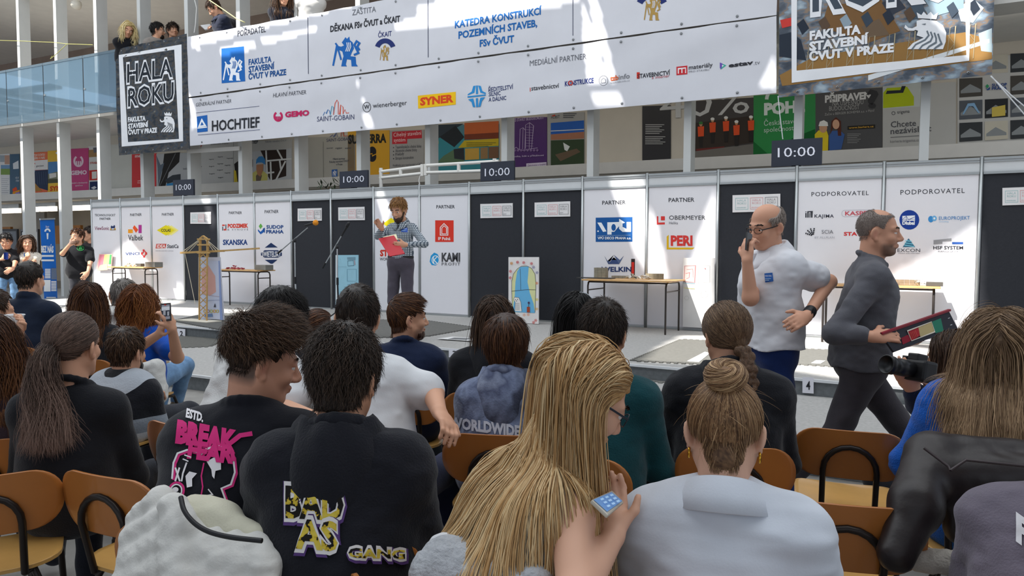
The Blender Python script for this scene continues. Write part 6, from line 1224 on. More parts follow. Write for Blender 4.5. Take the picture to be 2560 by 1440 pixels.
        if collar == 'hood':
            nb = s.NB+np.array([0, .018, .0]); kb = .4+.6*s.b; n = 44; v = []; f = []; rg = np.random.default_rng(s.seed); ph = rg.uniform(0, 6.28, 4)
            prof = [(.066, .0, .015, .0), (.070, .0, .050, .0), (.080, .0, .070, .005), (.096, .0, .068, .0), (.112, .012, .045, -.01), (.128, .022, .012, -.045), (.128, .034, -.020, -.10), (.118, .036, -.038, -.140), (.104, .024, -.046, -.150), (.090, .01, -.03, -.11)]
            for i in range(n):
                t = 2*math.pi*i/n; bk = max(0, -math.sin(t))**1.6; fr = max(0, math.sin(t))
                for j, (r_, rb_, z_, zb) in enumerate(prof):
                    wv = .004*math.sin(5*t+ph[0]+j*.9)+.003*math.sin(9*t+ph[1]-j*1.3) if j > 1 else 0; q = (r_+rb_*bk+wv)*kb
                    v.append(s.Wd(nb+np.array([q*math.cos(t), q*math.sin(t)*(1 if math.sin(t) < 0 else .95), (z_+zb*bk+wv)*kb-.045*fr*(1 if j > 0 else .6)-.02*fr*(j > 4)])))
            k = len(prof)
            for i in range(n):
                for j in range(k-1): i2 = (i+1) % n; f.append((i*k+j, i*k+j+1, i2*k+j+1, i2*k+j))
            ho = MB().add(v, f, True).build('hood', m, o)
            if attr: ho.data.attributes.new('u', 'FLOAT', 'POINT').data.foreach_set('value', [.5]*len(v))
        if collar == 'shirt':
            nb = s.NB+np.array([0, .020, .004]); kb = (.4+.6*s.b)*(1+.0*e); n = 40; prof = [(.064, .015), (.068, .050), (.074, .057), (.081, .055), (.106, .024), (.124, -.008), (.120, -.012), (.086, .012), (.070, .015)]; v = []; f = []
            for i in range(n):
                a = math.pi/2+.16+(2*math.pi-.32)*i/(n-1); fr = max(0, math.sin(a))**3
                for r_, z_ in prof: q = r_*kb*1.04+(.012*fr if r_ > .08 else 0); v.append(s.Wd(nb+np.array([q*math.cos(a), q*1.05*math.sin(a), z_-.040*math.sin(a)-.012-(.03*fr if r_ > .085 else 0)])))
            k = len(prof)
            for i in range(n-1):
                for j in range(k): f.append((i*k+j, i*k+(j+1) % k, (i+1)*k+(j+1) % k, (i+1)*k+j))
            f += [tuple(range(k)), tuple(range((n-1)*k, n*k))[::-1]]
            MB().add(v, f, True).build('collar', m, o)
        return o
    def leg_ops(s, g, e, full=True):
        b = .5+.5*s.b
        for sd in (-1, 1):
            h, kn, an, ft = s.legs[sd]; g.cap(h, kn, .086*b+e, .06*b+e, k=.03)
            if full: g.cap(kn, an, .058*b+e, .042+e, k=.03)
    def trousers(s, m, e=.006, folds=.005, cell=(.07, .07, .06), name='trousers'):
        g = SDF(); b = s.b; g.cap(s.hip+[-.075*b, 0, 0], s.hip+[.075*b, 0, 0], .104*b+e, k=.05); g.cap(s.hip+[-.06*b, 0, .05], s.hip+[.06*b, 0, .05], .104*b+e, k=.08); g.cap(s.hip+[-.05*b, 0, .10], s.hip+[.05*b, 0, .10], .098*b+e, k=.06); s.leg_ops(g, e); nf = vnoise(s.seed*5+9, cell)
        V, Q = g.mesh(max(s.v, .009), disp=lambda ax: folds*nf(ax)); o = child(name, grid_mesh(name, V, Q, m), s.o)
        return o
    def shoes(s, m):
        for sd in (-1, 1):
            g = SDF(); h, kn, an, ft = s.legs[sd]; z = np.array([0, 0, 1.]); g.cap(an+[0, 0, -.02], an+ft*.04-z*.045, .042, .038, k=.02); g.cap(an-ft*.035-z*.045, an+ft*.15-z*.05, .036, .03, k=.02, flat=(z, 1.1)); g.cap(an-ft*.04-z*.075, an+ft*.16-z*.075, .034, .036, k=.01, flat=(z, 3.))
            V, Q = g.mesh(max(s.v, .009)); child('shoe', grid_mesh('shoe', V, Q, m), s.o)
    def glasses(s, m, round_=True, name='glasses', lens=None):
        mb = MB(); z = .0
        for x in (-1, 1):
            pts = [s.hd((x*.033+.024*math.cos(a), .103-.012*abs(math.cos(a)*x+.0)*(1 if math.cos(a)*x > 0 else 0), z+(.021 if round_ else .017)*math.sin(a))) for a in np.linspace(0, 6.283, 15)[:-1]]; mb.tube(pts, .0016, 5, closed=True)
            mb.tube([s.hd((x*.057, .092, z+.004)), s.hd((x*.078, .03, z+.006)), s.hd((x*.08, -.012, .008)), s.hd((x*.08, -.028, -.008))], .0018 if round_ else .003, 5)
        mb.tube([s.hd((-.009, .106, z+.004)), s.hd((0, .110, z+.006)), s.hd((.009, .106, z+.004))], .0016, 5)
        o = mb.build(name, m, None, origin=(0, 0, 0), normals=False); o.parent = s.o; return o
    def hair(s, col, drape=None):
        h = Hair(s.Rh, s.H, s.hs, s.seed+7, s.cols)
        if drape: me = drape.data; h.bvh = BVHTree.FromPolygons([v.co for v in me.vertices], [list(q.vertices) for q in me.polygons]); h.colh = h.colh[4:5]
        return h
# ------------------------------------------------------------------ people
PEOPLE = {}
def az(px): return math.degrees(YAW)-math.degrees(math.atan((px-1280)/FPX))
def PP(key, label, px, py, z, br=0, hrel=0, **k):
    p = Person(label, px, py, z, by=az(px)-br, hy=br-hrel, **k); PEOPLE[key] = p; return p
def at(px, py, z, *r):           # arm by photo points: elbow and wrist pixels with depths
    return lambda s: (s.L(dp(*px)), s.L(dp(*py)))+tuple(r[0](s) if callable(r[0]) else r) if False else None
def armp(e, w, tip, back, curl=(.5, .6)):
    """elbow, wrist and fingertip given as (px, py, depth); back: direction the back of the hand faces, as a photo (right, up, towards camera) triple"""
    def f(s):
        E, W, Tp = s.L(dp(*e)), s.L(dp(*w)), s.L(dp(*tip)); n = (RGT*back[0]+UPV*back[1]-FWD*back[2])@s.Rb
        return E, W, Tp-W, n, curl
    return f
SK, SK2, SK3 = 'd9a384', 'd19a7c', 'e0ae92'
BLACK = '191a1f'
c_black = cloth('1b1c21'); c_jean = cloth('6f93b8', .35, .25); c_navy = cloth('1e2740'); c_dk = cloth('2a2c33')
AUD = 'seated audience'
def male(p, col, n=900, L=.05, **k):
    h = p.hair(col); kk = dict(th=.011, top=.012); h.shell(p.v, **{a: k.pop(a) for a in list(k) if a in ('th', 'top', 'cut', 'extra', 'bald')} or kk); k.setdefault('w', .0028); h.crop(n, L, top=.012, **k); h.build('hair', hair_mat(col), p.o); return h
# --- left block
p = PP('wavy', 'woman with long wavy brown hair, cut by the left edge of the photo', -26, 872, 2.95, 15, 10, seed=1, group=AUD)
p.shirt(cloth('33262b'), 1.95); p.trousers(c_dk); h = p.hair('brown'); h.shell(p.v, .012); h.long(4500, .36, w=.0014, wave=.35, tip=.45, clump=120, T=16, jit=.07); h.build('hair', hair_mat('chestnut'), p.o)
p = PP('cupman', 'man with short brown hair holding a clear plastic cup, cut by the left edge', -18, 782, 4.0, 40, 68, seed=2, group=AUD, arms={1: armp((18, 905, 3.95), (40, 835, 3.75), (62, 800, 3.7), (.6, .2, -.5), (.5, .7))})
p.shirt(cloth('2c1e24'), 1.9); p.trousers(c_dk); male(p, 'brown', 1000, .03, lift=.15, w=.002)
p = PP('navy', 'man in a navy sweater with short dark hair, seated far left below the notice boards', 76, 700, 5.5, 30, 42, seed=3, group=AUD, sw=.16, b=1.02)
p.shirt(cloth('1d2638'), 1.92, collar='turtle'); p.trousers(c_dk); male(p, 'dark', 600, .03, lift=.12, jit=.2)
p = PP('chestnut', 'woman with smooth chestnut hair and black top, behind the ponytail woman', 222, 757, 4.9, 15, 12, seed=4, group=AUD)
p.shirt(c_black, 1.92); p.trousers(c_dk); h = p.hair('chestnut'); h.shell(p.v, .016); h.long(3600, .29, w=.0017, wave=.2, tip=.4, vol=.06, part=.01, clump=260, jit=.06); h.build('hair', hair_mat('chestnut'), p.o)
p = PP('greyman', 'grey-haired man in a white shirt, between the chestnut-haired and auburn-haired women', 304, 738, 5.75, 25, -5, hr=8, seed=5, group=AUD)
p.shirt(cloth('d9d6d0'), 1.92, collar='shirt'); p.trousers(cloth('a8977f')); h = p.hair('grey'); h.shell(p.v, .013); h.crop(600, .075, .25, .3, w=.004, sweep=(.5, 0, 0), curl=.15); h.build('hair', hair_mat('grey'), p.o)
p = PP('auburn', 'woman with wavy auburn hair and bright blue T-shirt filming with a phone', 350, 762, 5.2, 32, 22, seed=6, group=AUD, sw=.15, b=1.0, arms={1: armp((443, 893, 5.0), (430, 822, 4.75), (418, 792, 4.72), (.7, .2, .5), (.8, .9)), -1: armp((330, 880, 5.0), (398, 835, 4.8), (410, 805, 4.74), (-.5, .1, .5), (.7, .8))}, legs={1: ((.10, .46, .60), (-.06, .62, .30), (.0, 1, -.2)), -1: ((-.08, .44, .52), (-.10, .42, .09), (0, 1, 0))})
p.shirt(cloth('1450b4'), .62, collar='open'); p.trousers(c_jean); p.shoes(cloth('8a7a66')); h = p.hair('auburn'); h.shell(p.v, .02, extra=lambda g: g.ell((0, -.03, -.02), (.095, .085, .10), k=.03)); h.long(3600, .27, w=.0018, wave=.7, wf=10, tip=.35, vol=.2, clump=110, jit=.07); h.build('hair', hair_mat('auburn'), p.o)
def stripe(s, V):
    d = np.minimum(np.linalg.norm((V-s.NB)*[1, 1, 1], axis=1), 9); arm = np.abs(V[:, 0]) > s.sw*.95; t = np.where(arm & (V[:, 2] < s.SH[1][2]+.05), .17+np.maximum(0, s.SH[1][2]-V[:, 2])*1., np.maximum(d*.9, 0)); return np.clip(t/.72, 0, 1)
p = PP('striped', 'man with short brown hair in a grey, white and black striped sweater', 318, 880, 4.05, 42, 40, seed=7, group=AUD, sw=.165, b=1.05, lean=.10, stub=1., arms={1: armp((408, 1105, 4.0), (432, 1085, 3.6), (458, 1110, 3.5), (.2, .8, .5))})
m_str = attr_mat('striped_knit', [(0, '17181d'), (.13, 'aeb4bc'), (.23, '1b1c22'), (.36, '8b929b'), (.47, 'c9ccd0'), (.55, '868c95'), (.64, '17181d'), (.74, '9ba1a8'), (.84, '17181d')], 'u', .9, 0, interp='CONSTANT', spec=.1, bump=.3, sheen=.2)
p.shirt(m_str, 1.9, attr=stripe, collar='crew'); p.trousers(c_dk); p.shoes(m_black); male(p, 'brown', 1800, .04, lift=.2, crown=(.01, -.05)); h = p.hair('dark'); h.blobs(lambda g: (g.ell((0, .05, -.085), (.05, .045, .04)), g.cap((-.06, .01, -.04), (-.045, .04, -.09), .014), g.cap((.06, .01, -.04), (.045, .04, -.09), .014)), .2); h.build('beard', hair_mat('dark'), p.o)
p = PP('pony', 'woman in a fitted black top with a low brown ponytail, left foreground', 184, 866, 2.75, 26, 34, seed=8, group=AUD, sw=.148, b=.92)
p.shirt(c_black, 1.95, folds=.003, e=.009); p.trousers(cloth('22252e')); h = p.hair('pony', p.shirt_o); h.shell(p.v, .008, grooves=.002); h.pull(5500, (-.012, -.112, .0), w=.0009, th=.011); h.tail(4200, (-.014, -.122, -.004), .34, w=.0010, wave=.32, fan=.18, tip=.65, drift=(.18, 0, 0), spread=.012, out=(.0, -.45, -.2), clump=44, T=20); h.blobs(lambda g: g.ell((-.013, -.116, -.002), (.02, .012, .018)), .0); h.build('hair', hair_mat('pony'), p.o)
p = PP('whitehood', 'young man with dark hair and white hoodie bending down to the right', 692, 795, 3.25, 50, 62, hp=32, hr=10, seed=9, group=AUD, lean=.20, lat=.12, arms={1: 'fwd'})
p.shirt(cloth('dcdcda'), 1.9, collar='hood', e=.02, folds=.007); p.trousers(c_dk); h = p.hair('dark'); h.shell(p.v, .014, .012); h.crop(5000, .065, .35, .35, w=.0013, sweep=(.2, .5, 0), curl=.25, top=.012); h.build('hair', hair_mat('black'), p.o)
p = PP('smile', 'smiling young man in profile, black T-shirt with pink and white graffiti print on the back', 657, 905, 2.15, 22, 80, hp=14, hr=0, seed=10, group=AUD, sw=.17, b=1.03, lean=.16, lat=.10, face=False, stub=.35, fade=1.2, skin='d39a7e', jaw=1.06, nose=1.15)
p.face(-.3, '2a1c14', 'dark')
p.shirt(cloth('191a21', .15, .08), .72, collar='crew', e=.016, loose=.02, folds=.004); p.trousers(c_dk)
h = p.hair('brown'); h.shell(p.v, .004, cut=.0, u=.06, grooves=.001, cell=(.02, .02, .02))
h.shell(p.v, .008, .022, cut=.05, u=.2); h.crop(700, .016, .2, .3, cut=.012, w=.0011, u0=(0, .2), fn=lambda q: q[:, 2] < .06, th=.004); h.crop(8000, .070, .75, .5, cut=.05, w=.0010, crown=(0, -.07), sweep=(.1, .55, .15), curl=.65, top=.026, th=.014, clump=200, u0=(0, .75), T=9, fn=lambda q: (q[:, 2] > .04)); h.crop(1200, .08, .3, .4, cut=.05, w=.0010, crown=(0, -.07), sweep=(.0, .8, -.25), curl=.4, top=.022, th=.014, clump=50, fn=lambda q: q[:, 1] > .045); h.build('hair', hair_mat('brown'), p.o)
p = PP('hoodie', 'person in a black hoodie with leopard-print lettering, dark wavy hair, centre foreground', 862, 945, 1.95, 12, 24, hp=6, seed=11, group=AUD, sw=.165, b=1.04, lean=.07)
p.shirt(cloth('1d1e25', .3, .08), 1.92, collar='hood', e=.02, folds=.006, loose=.02); p.trousers(c_dk); p.glasses(m_black, False)
h = p.hair('black'); h.shell(p.v, .013, .016, cut=-.018, extra=lambda g: g.ell((0, -.04, -.04), (.058, .055, .07), k=.03)); h.crop(9000, .060, .30, .4, cut=-.025, w=.0011, crown=(.01, -.02), curl=.6, top=.016, th=.013, clump=420, T=10, u0=(0, .85)); h.build('hair', hair_mat('dark'), p.o)
p = PP('elastic', 'child with brown ponytail held by a blue elastic, at the stage edge', 797, 822, 4.3, 30, 62, hs=.92, seed=12, group=AUD, sw=.13, b=.85)
p.shirt(cloth('22222a'), 1.9); p.trousers(c_dk); h = p.hair('brown'); h.shell(p.v, .008); h.pull(700, (-.02, -.10, -.0), w=.0035); h.tail(160, (-.02, -.115, 0), .13, w=.004, out=(0, -1, 0), fan=.25); h.build('hair', hair_mat('chestnut'), p.o); g = SDF(); g.ell(p.hd((-.02, -.108, 0)), (.017, .017, .017)); V, Q = g.mesh(.006); child('elastic', grid_mesh('elastic', V, Q, mat('2f8fd0', .6)), p.o)
p = PP('whitetee', 'man with short black hair and white T-shirt, hands on his knees', 893, 796, 3.05, 28, 2, hp=4, seed=13, group=AUD, sw=.185, b=1.08, lean=.14, lat=-.16, fade=.9, arms={1: armp((1082, 985, 2.95), (1098, 1030, 2.72), (1116, 1056, 2.66), (.6, .6, .3)), -1: armp((700, 1020, 2.95), (775, 1042, 2.7), (800, 1050, 2.6), (0, .9, .3))})
p.shirt(cloth('e2e3e5', .06, .03), .78, collar='crew', e=.014, folds=.004, hem=.06); p.trousers(cloth('262b45')); male(p, 'dark', 5500, .04, lift=.28, jit=.3, crown=(0, -.07), sweep=(.2, .3, 0), w=.0011, curl=.15, clump=300)
p = PP('navybeard', 'bearded man in profile with light brown hair and navy T-shirt', 1020, 796, 4.05, 8, 76, seed=14, group=AUD, sw=.165, b=1.0, lean=.06, stub=.9, fade=.6, face=True)
p.shirt(cloth('1f2a46', .2), .8, e=.014); p.trousers(cloth('3a3f46')); h = p.hair('ginger'); h.shell(p.v, .004, u=.2, grooves=.001); h.shell(p.v, .008, .010, cut=.03); h.crop(3200, .055, .12, .15, cut=.03, w=.0019, sweep=(.05, .9, 0), top=.014, crown=(0, -.09)); h.crop(300, .045, .05, .1, fn=lambda q: (q[:, 1] < -.05) & (q[:, 2] < .02), w=.003); h.build('hair', hair_mat('chestnut'), p.o)
h = p.hair('brown'); h.blobs(lambda g: (g.ell((0, .056, -.092), (.043, .04, .034)), g.cap((-.058, .012, -.045), (-.04, .045, -.09), .012), g.cap((.058, .012, -.045), (.04, .045, -.09), .012)), .25); h.build('beard', hair_mat('chestnut'), p.o)
# --- centre and right block
p = PP('longbrown', 'person with straight brown hair and black hoodie, in front of the arched drawing', 1237, 802, 3.9, 12, 8, seed=15, group=AUD, sw=.165)
p.shirt(c_black, 1.92, collar='hood', e=.018); p.trousers(c_dk); h = p.hair('brown'); h.shell(p.v, .012); h.long(2400, .25, w=.002, tip=.25, part=0, vol=.03, jit=.08, clump=200); h.build('hair', hair_mat('brown'), p.o)
m_tie = attr_mat('tie_dye', [(0, '2b2c38'), (.35, '4a4f62'), (.5, '7f8aa6'), (.62, '59607a'), (.8, 'a3adc4'), (1, '3a3d4c')], 'u', .9, 1.5, (7, 7, 5), spec=.1, bump=.25, sheen=.2)
p = PP('tiedye', 'child with brown bowl haircut and grey-blue tie-dye hoodie', 1265, 862, 3.1, 8, 4, hs=.97, seed=16, group=AUD, sw=.135, b=.97)
p.shirt(m_tie, 1.92, collar='hood', e=.018, attr=lambda s, V: np.full(len(V), .5)); p.trousers(c_dk); h = p.hair('auburn'); h.shell(p.v, .022, cut=-.01); h.crop(4200, .09, .14, .18, w=.0018, cut=-.005, crown=(0, -.03), th=.018, T=9, curl=.12, u0=(0, .6), tip=.25); h.build('hair', hair_mat('chestnut'), p.o)
p = PP('clip', 'person with straight black hair held back by a clear plastic hairclip', 1442, 792, 3.9, 22, 16, seed=17, group=AUD, sw=.155)
p.shirt(c_black, 1.92); p.trousers(c_dk); h = p.hair('black'); h.shell(p.v, .012, u=.1); h.long(2400, .34, w=.0022, u0=(0, .35), tip=.05, back=.6, part=.02, jit=.06); h.build('hair', hair_mat('black'), p.o)
mb = MB(); [mb.tube([p.hd((x, -.03+.0*y, .128+.004)), p.hd((x*1.6, .03, .125)), p.hd((x*1.4+.05, .05, .085))], .004, 5) for x, y in ((.0, 0), (.025, 1))]; mb.prism([p.hd((.045, .02, .118)), p.hd((.075, .0, .10)), p.hd((.085, .03, .05)), p.hd((.07, .055, .055))], (0, 0, .004)); o = mb.build('hairclip', mat('dfe6ea', .08, .02, alpha=.75, spec=.8), None, origin=(0, 0, 0)); o.parent = p.o
p = PP('teal', 'man with short dark brown hair and dark teal sweater', 1507, 838, 2.85, 18, 9, hp=8, seed=18, group=AUD, sw=.17, b=1.03, lean=.12, fade=.8)
p.shirt(cloth('14444a', .3), 1.92, e=.014); p.trousers(c_navy); male(p, 'dark', 6500, .05, lift=.3, jit=.3, crown=(.02, -.06), curl=.35, clump=300, w=.0011)
p = PP('blonde', 'woman with very long straight blond hair and glasses looking down at her phone', 1466, 998, 1.76, 52, 66, hp=30, seed=19, group=AUD, sw=.145, b=.90, lean=.30, nbo=(-.02, -.05, -.01), skin='e0ae92', face=True, slouch=.07, arms={1: armp((1440, 1500, 1.46), (1530, 1345, 1.62), (1530, 1290, 1.66), (.3, -.3, -.9), (.6, .8))})
p.shirt(cloth('dcd6cc', .25, .04), 0, collar=None, e=.007, folds=.003, name='tank_top'); p.trousers(c_navy); p.glasses(mat('1c2733', .3), False)
h = p.hair('blond', p.shirt_o); h.shell(p.v, .007, u=.4, cut=-.02); h.long(10000, .72, w=.0018, u0=(.12, .85), tip=.12, part=.02, back=.75, T=26, jit=.05, clump=520, taper=.85, front=-.6); h.build('hair', hair_mat('ash'), p.o)
p = PP('bun', 'woman with a blond top bun and pale blue shirt, seen from behind', 1811, 1082, 1.74, 0, 0, hp=22, seed=20, group=AUD, sw=.168, b=.98, lean=.10, skin='dfb096')
p.shirt(cloth('d2d7e0', .06, .03), 1.9, collar='shirt', e=.018, folds=.009, loose=.02, cell=(.16, .10, .05)); p.trousers(cloth('8a8f9a'))
h = p.hair('bun'); h.shell(p.v, .007, grooves=.002, u=.1, cut=-.03, vee=.6, extra=lambda g: g.ell((0, -.052, -.055), (.046, .034, .05), k=.02)); h.pull(7500, (.0, -.080, .102), w=.0009, th=.010, u0=(.0, .7), cut=-.035, vee=.4, nape=900); h.bun(1500, (.0, -.090, .118), R=.025, r=.023, w=.0014, tilt=.8, u0=(.1, .95)); h.crop(90, .06, .5, .9, w=.0005, u0=(.4, .8), cut=-.01); h.build('hair', hair_mat('bun'), p.o)
for x in (-1, 1):
    g = MB(); c = p.hd((x*.079, -.014, -.05)); g.tube([c+np.array([0, .009*math.cos(a), .011*math.sin(a)-.004]) for a in np.linspace(0, 6.28, 14)[:-1]], .0032, 6, closed=True); o = g.build('earring', mat('d2a23a', .2, .03, metal=1), None, origin=(0, 0, 0)); o.parent = p.o
p = PP('braid', 'woman with a light brown braid, glasses and black hoodie', 1815, 838, 2.95, -8, -22, hp=4, seed=21, group=AUD, sw=.17, b=1.0, lean=.08)
p.shirt(c_black, 1.92, collar='hood', e=.022, folds=.006, loose=.02); p.trousers(c_dk); p.glasses(metalm('5a4a40', .3))
h = p.hair('lightbrown'); h.shell(p.v, .010, grooves=.002, u=.35); h.pull(6500, (.022, -.108, -.05), w=.0009, th=.012, u0=(.05, .75), bulge=.008)
def braid(g):
    c = p.hd((.022, -.114, -.05)); hh = p.hair('x')
    for i in range(9):
        a = np.array([.022+.004*i, -.118-.006*min(i, 3), -.055-.024*i]); sg = 1 if i % 2 else -1; w_ = 1.3-.05*i; g.ell(a+[sg*.013*w_, -.004, 0], (.018*w_, .015*w_, .023), rot('y', -sg*.6), k=.004); g.ell(a+[-sg*.006*w_, -.006, .004], (.015*w_, .014*w_, .019), rot('y', sg*.5), k=.004)
h.blobs(braid, .3, .0035, .0025); h.build('hair', hair_mat('lightbrown'), p.o)
p = PP('blue', 'girl with long light brown hair and bright blue fleece sweater', 2500, 866, 2.6, 6, 2, seed=22, group=AUD, sw=.165, b=1.05, lean=.06, arms={-1: lambda s: (s.SH[-1]+np.array([-.11, .06, -.24]), s.SH[-1]+np.array([.02, .26, -.26]), (.6, .7, 0), (0, .1, 1))})
p.shirt(cloth('1460c4', .5), 1.92, e=.022, folds=.006, loose=.02); p.trousers(c_dk); h = p.hair('longblue', p.shirt_o); h.shell(p.v, .014, u=.3); h.long(6000, .46, w=.0015, u0=(.05, .6), tip=.4, part=.0, T=22, wave=.10, clump=300, jit=.07); h.build('hair', hair_mat('longblue'), p.o)
p = PP('photographer', 'person with a brown bob crouching low and holding a black camera', 2378, 897, 3.4, -60, -58, seed=23, group=AUD, sw=.15, lean=.10, hipz=.36, legs={1: ((.14, .40, .22), (.12, .02, .08), (0, -1, -.3)), -1: ((-.14, .36, .40), (-.14, .34, .09), (0, 1, 0))}, arms={1: armp((2380, 1010, 3.35), (2325, 955, 3.2), (2300, 930, 3.12), (.6, .2, .6), (.8, .8)), -1: armp((2300, 1010, 3.2), (2284, 975, 3.15), (2258, 935, 3.12), (-.3, -.4, .6), (.4, .5))})
p.shirt(c_navy, 1.75); p.trousers(c_dk); h = p.hair('brown'); h.shell(p.v, .014); h.long(1800, .2, w=.0024, tip=.2, part=0, vol=.06, jit=.08); h.build('hair', hair_mat('brown'), p.o)
p = PP('greyshirt', 'person in a grey shirt with white print, cut by the lower right corner', 2700, 1090, 1.75, 4, 0, seed=24, group=AUD, sw=.165, b=1.0, lean=.12, lat=.0)
p.shirt(cloth('6f6874', .3), 1.92, e=.018, folds=.006); p.trousers(c_dk); male(p, 'brown', 800, .05)
# --- the presenter, the two men walking past, the group far left and on the gallery
p = PP('presenter', 'bearded presenter on the stage in a checked shirt, one hand raised', 997, 525, 9.4, -155, -148, hp=22, sit=False, floor=ZS, seed=31, sw=.155, b=.86, hs=1.12, face=True, lean=.05, v=.011, hipz=.985,
    arms={1: armp((945, 590, 9.35), (955, 572, 8.95), (938, 548, 8.85), (-.2, .2, -1), (.25, .3)), -1: armp((1062, 610, 9.2), (1015, 612, 8.9), (985, 612, 8.85), (.3, -.2, .9), (.5, .6))},
    legs={1: ((.10, .03, .50), (.13, -.28, .085), (.35, 1, 0)), -1: ((-.12, .05, .50), (-.14, -.02, .085), (-.3, 1, 0))})
m_chk = mat('9aa6b0', .9); nt = m_chk.node_tree; _b = nt.nodes['Principled BSDF']
_tc = nt.nodes.new('ShaderNodeTexCoord'); _wx = []
for ax_, sc_ in ((0, 290), (2, 290)):
    sx = nt.nodes.new('ShaderNodeSeparateXYZ'); nt.links.new(_tc.outputs['Object'], sx.inputs[0]); mu = nt.nodes.new('ShaderNodeMath'); mu.operation = 'MULTIPLY'; mu.inputs[1].default_value = sc_; nt.links.new(sx.outputs[ax_], mu.inputs[0]); sn = nt.nodes.new('ShaderNodeMath'); sn.operation = 'SINE'; nt.links.new(mu.outputs[0], sn.inputs[0]); gt = nt.nodes.new('ShaderNodeMath'); gt.operation = 'GREATER_THAN'; gt.inputs[1].default_value = .35; nt.links.new(sn.outputs[0], gt.inputs[0]); _wx.append(gt)
_mx = nt.nodes.new('ShaderNodeMath'); _mx.operation = 'MAXIMUM'; nt.links.new(_wx[0].outputs[0], _mx.inputs[0]); nt.links.new(_wx[1].outputs[0], _mx.inputs[1]); _rp = nt.nodes.new('ShaderNodeValToRGB'); _rp.color_ramp.elements[0].color = srgb('c9ced2')+(1,); _rp.color_ramp.elements[1].color = srgb('4f5c69')+(1,); nt.links.new(_mx.outputs[0], _rp.inputs[0]); nt.links.new(_rp.outputs[0], _b.inputs['Base Color'])
p.shirt(m_chk, 1.9, collar='shirt', e=.008, cutz=p.hip[2]+.06); p.trousers(cloth('55505a'), e=.012); p.shoes(cloth('4a3a30')); h = p.hair('ginger'); h.shell(p.v, .016, .012); h.crop(900, .05, .5, .4, w=.004, curl=.5, top=.014); h.build('hair', hair_mat('ginger'), p.o)
h = p.hair('ginger'); h.blobs(lambda g: (g.ell((0, .058, -.095), (.047, .045, .045)), g.cap((-.062, .015, -.03), (-.045, .05, -.09), .016), g.cap((.062, .015, -.03), (.045, .05, -.09), .016)), .35, .009); h.build('beard', hair_mat('brown'), p.o)
def belt(p, m):
    g = SDF(); b = p.b; c = p.hip+[0, 0, .085]; g.cap(c+[-.07*b, 0, 0], c+[.07*b, 0, 0], .132*b, k=.02); V, Q = g.mesh(max(p.v, .008), clip=lambda X, Y, Z: np.abs(Z-c[2])-.02+0*X+0*Y); child('belt', grid_mesh('belt', V, Q, m), p.o)
belt(p, m_black)
p = PP('phoneman', 'balding man in a white short-sleeved shirt talking on a phone, hand on hip', 1916, 566, 4.1, -122, -136, hp=14, hr=-4, sit=False, seed=32, sw=.16, b=1.0, hs=1.02, face=True, skin='d8a184', lean=.03, hipz=.92, stub=.25,
    arms={1: armp((1876, 745, 3.96), (1868, 652, 3.93), (1869, 607, 3.95), (-.8, .1, .5), (.8, .9)), -1: armp((2072, 705, 4.15), (2018, 790, 3.85), (1975, 812, 3.75), (.3, .5, .8), (.35, .35))},
    legs={1: ((.11, .04, .47), (.11, -.02, .085), (.25, 1, 0)), -1: ((-.16, .0, .47), (-.24, .0, .085), (-.4, 1, 0))})
p.shirt(cloth('e0e1e6', .05, .03), .62, collar='shirt', e=.020, loose=.02, hem=.06, folds=.006, cutz=p.hip[2]+.035); p.trousers(cloth('23386e', .3)); p.shoes(cloth('2a2420')); p.glasses(m_black, False)
h = p.hair('grey'); h.shell(p.v, .006, grooves=.001, u=.5, bald=(.055, .45, 0)); h.crop(1500, .022, .1, .2, w=.0018, fn=lambda q: q[:, 2] < .055-.45*q[:, 1].clip(-1, .0), u0=(.3, .9)); h.build('hair', hair_mat('gone'), p.o)
mb = MB(); [mb.lathe(p.Wd(p.CH+np.array([.005, .123+.004*math.sin(i), .02-i*.075])), [(0, 0), (.006, 0), (.006, .003), (0, .003)], 8, p.Rb@np.array([0, 1., 0])) for i in range(6)]; mb.build('buttons', mat('c9ccd2', .4), p.o)
w0, w1 = p.arms[-1][0], p.arms[-1][1]; dd = nrm(w1-w0); g = SDF(); q0 = w1-dd*.045; g.cap(q0-dd*.011, q0+dd*.011, .033, k=.01); V, Q = g.mesh(.005); child('watch_strap', grid_mesh('watch_strap', V, Q, m_black), p.o)
o = MB().obox(p.Wd(q0)-FWD*.034, (p.Rb@dd, UPV, FWD), (.019, .017, .006)).build('watch_case', mat('17181c', .2, coat=.5), p.o, bevel=.003)
p = PP('greyman2', 'man with shaved hair and grey sweater carrying a clipboard', 2196, 582, 3.9, 78, 92, hp=2, sit=False, seed=33, sw=.17, b=1.03, hs=1.02, face=True, skin='d09a7e', stub=1., lean=.07, hipz=.88, jaw=1.02,
    arms={1: armp((2088, 832, 3.72), (2178, 842, 3.62), (2245, 838, 3.62), (-.1, .6, .8), (.35, .4)), -1: armp((2185, 800, 4.1), (2250, 860, 4.0), (2325, 850, 3.8), (0, -.7, .3), (.6, .6))},
    legs={1: ((.10, -.14, .50), (.08, -.46, .14), (0, 1, -.3)), -1: ((-.08, .26, .50), (-.08, .34, .085), (0, 1, 0))})
p.shirt(cloth('5a5a60', .15), 1.72, collar='crew', e=.014, folds=.006, hem=.06, cutz=p.hip[2]-.0); p.trousers(cloth('4b474c', .15)); p.shoes(cloth('201c1a'))
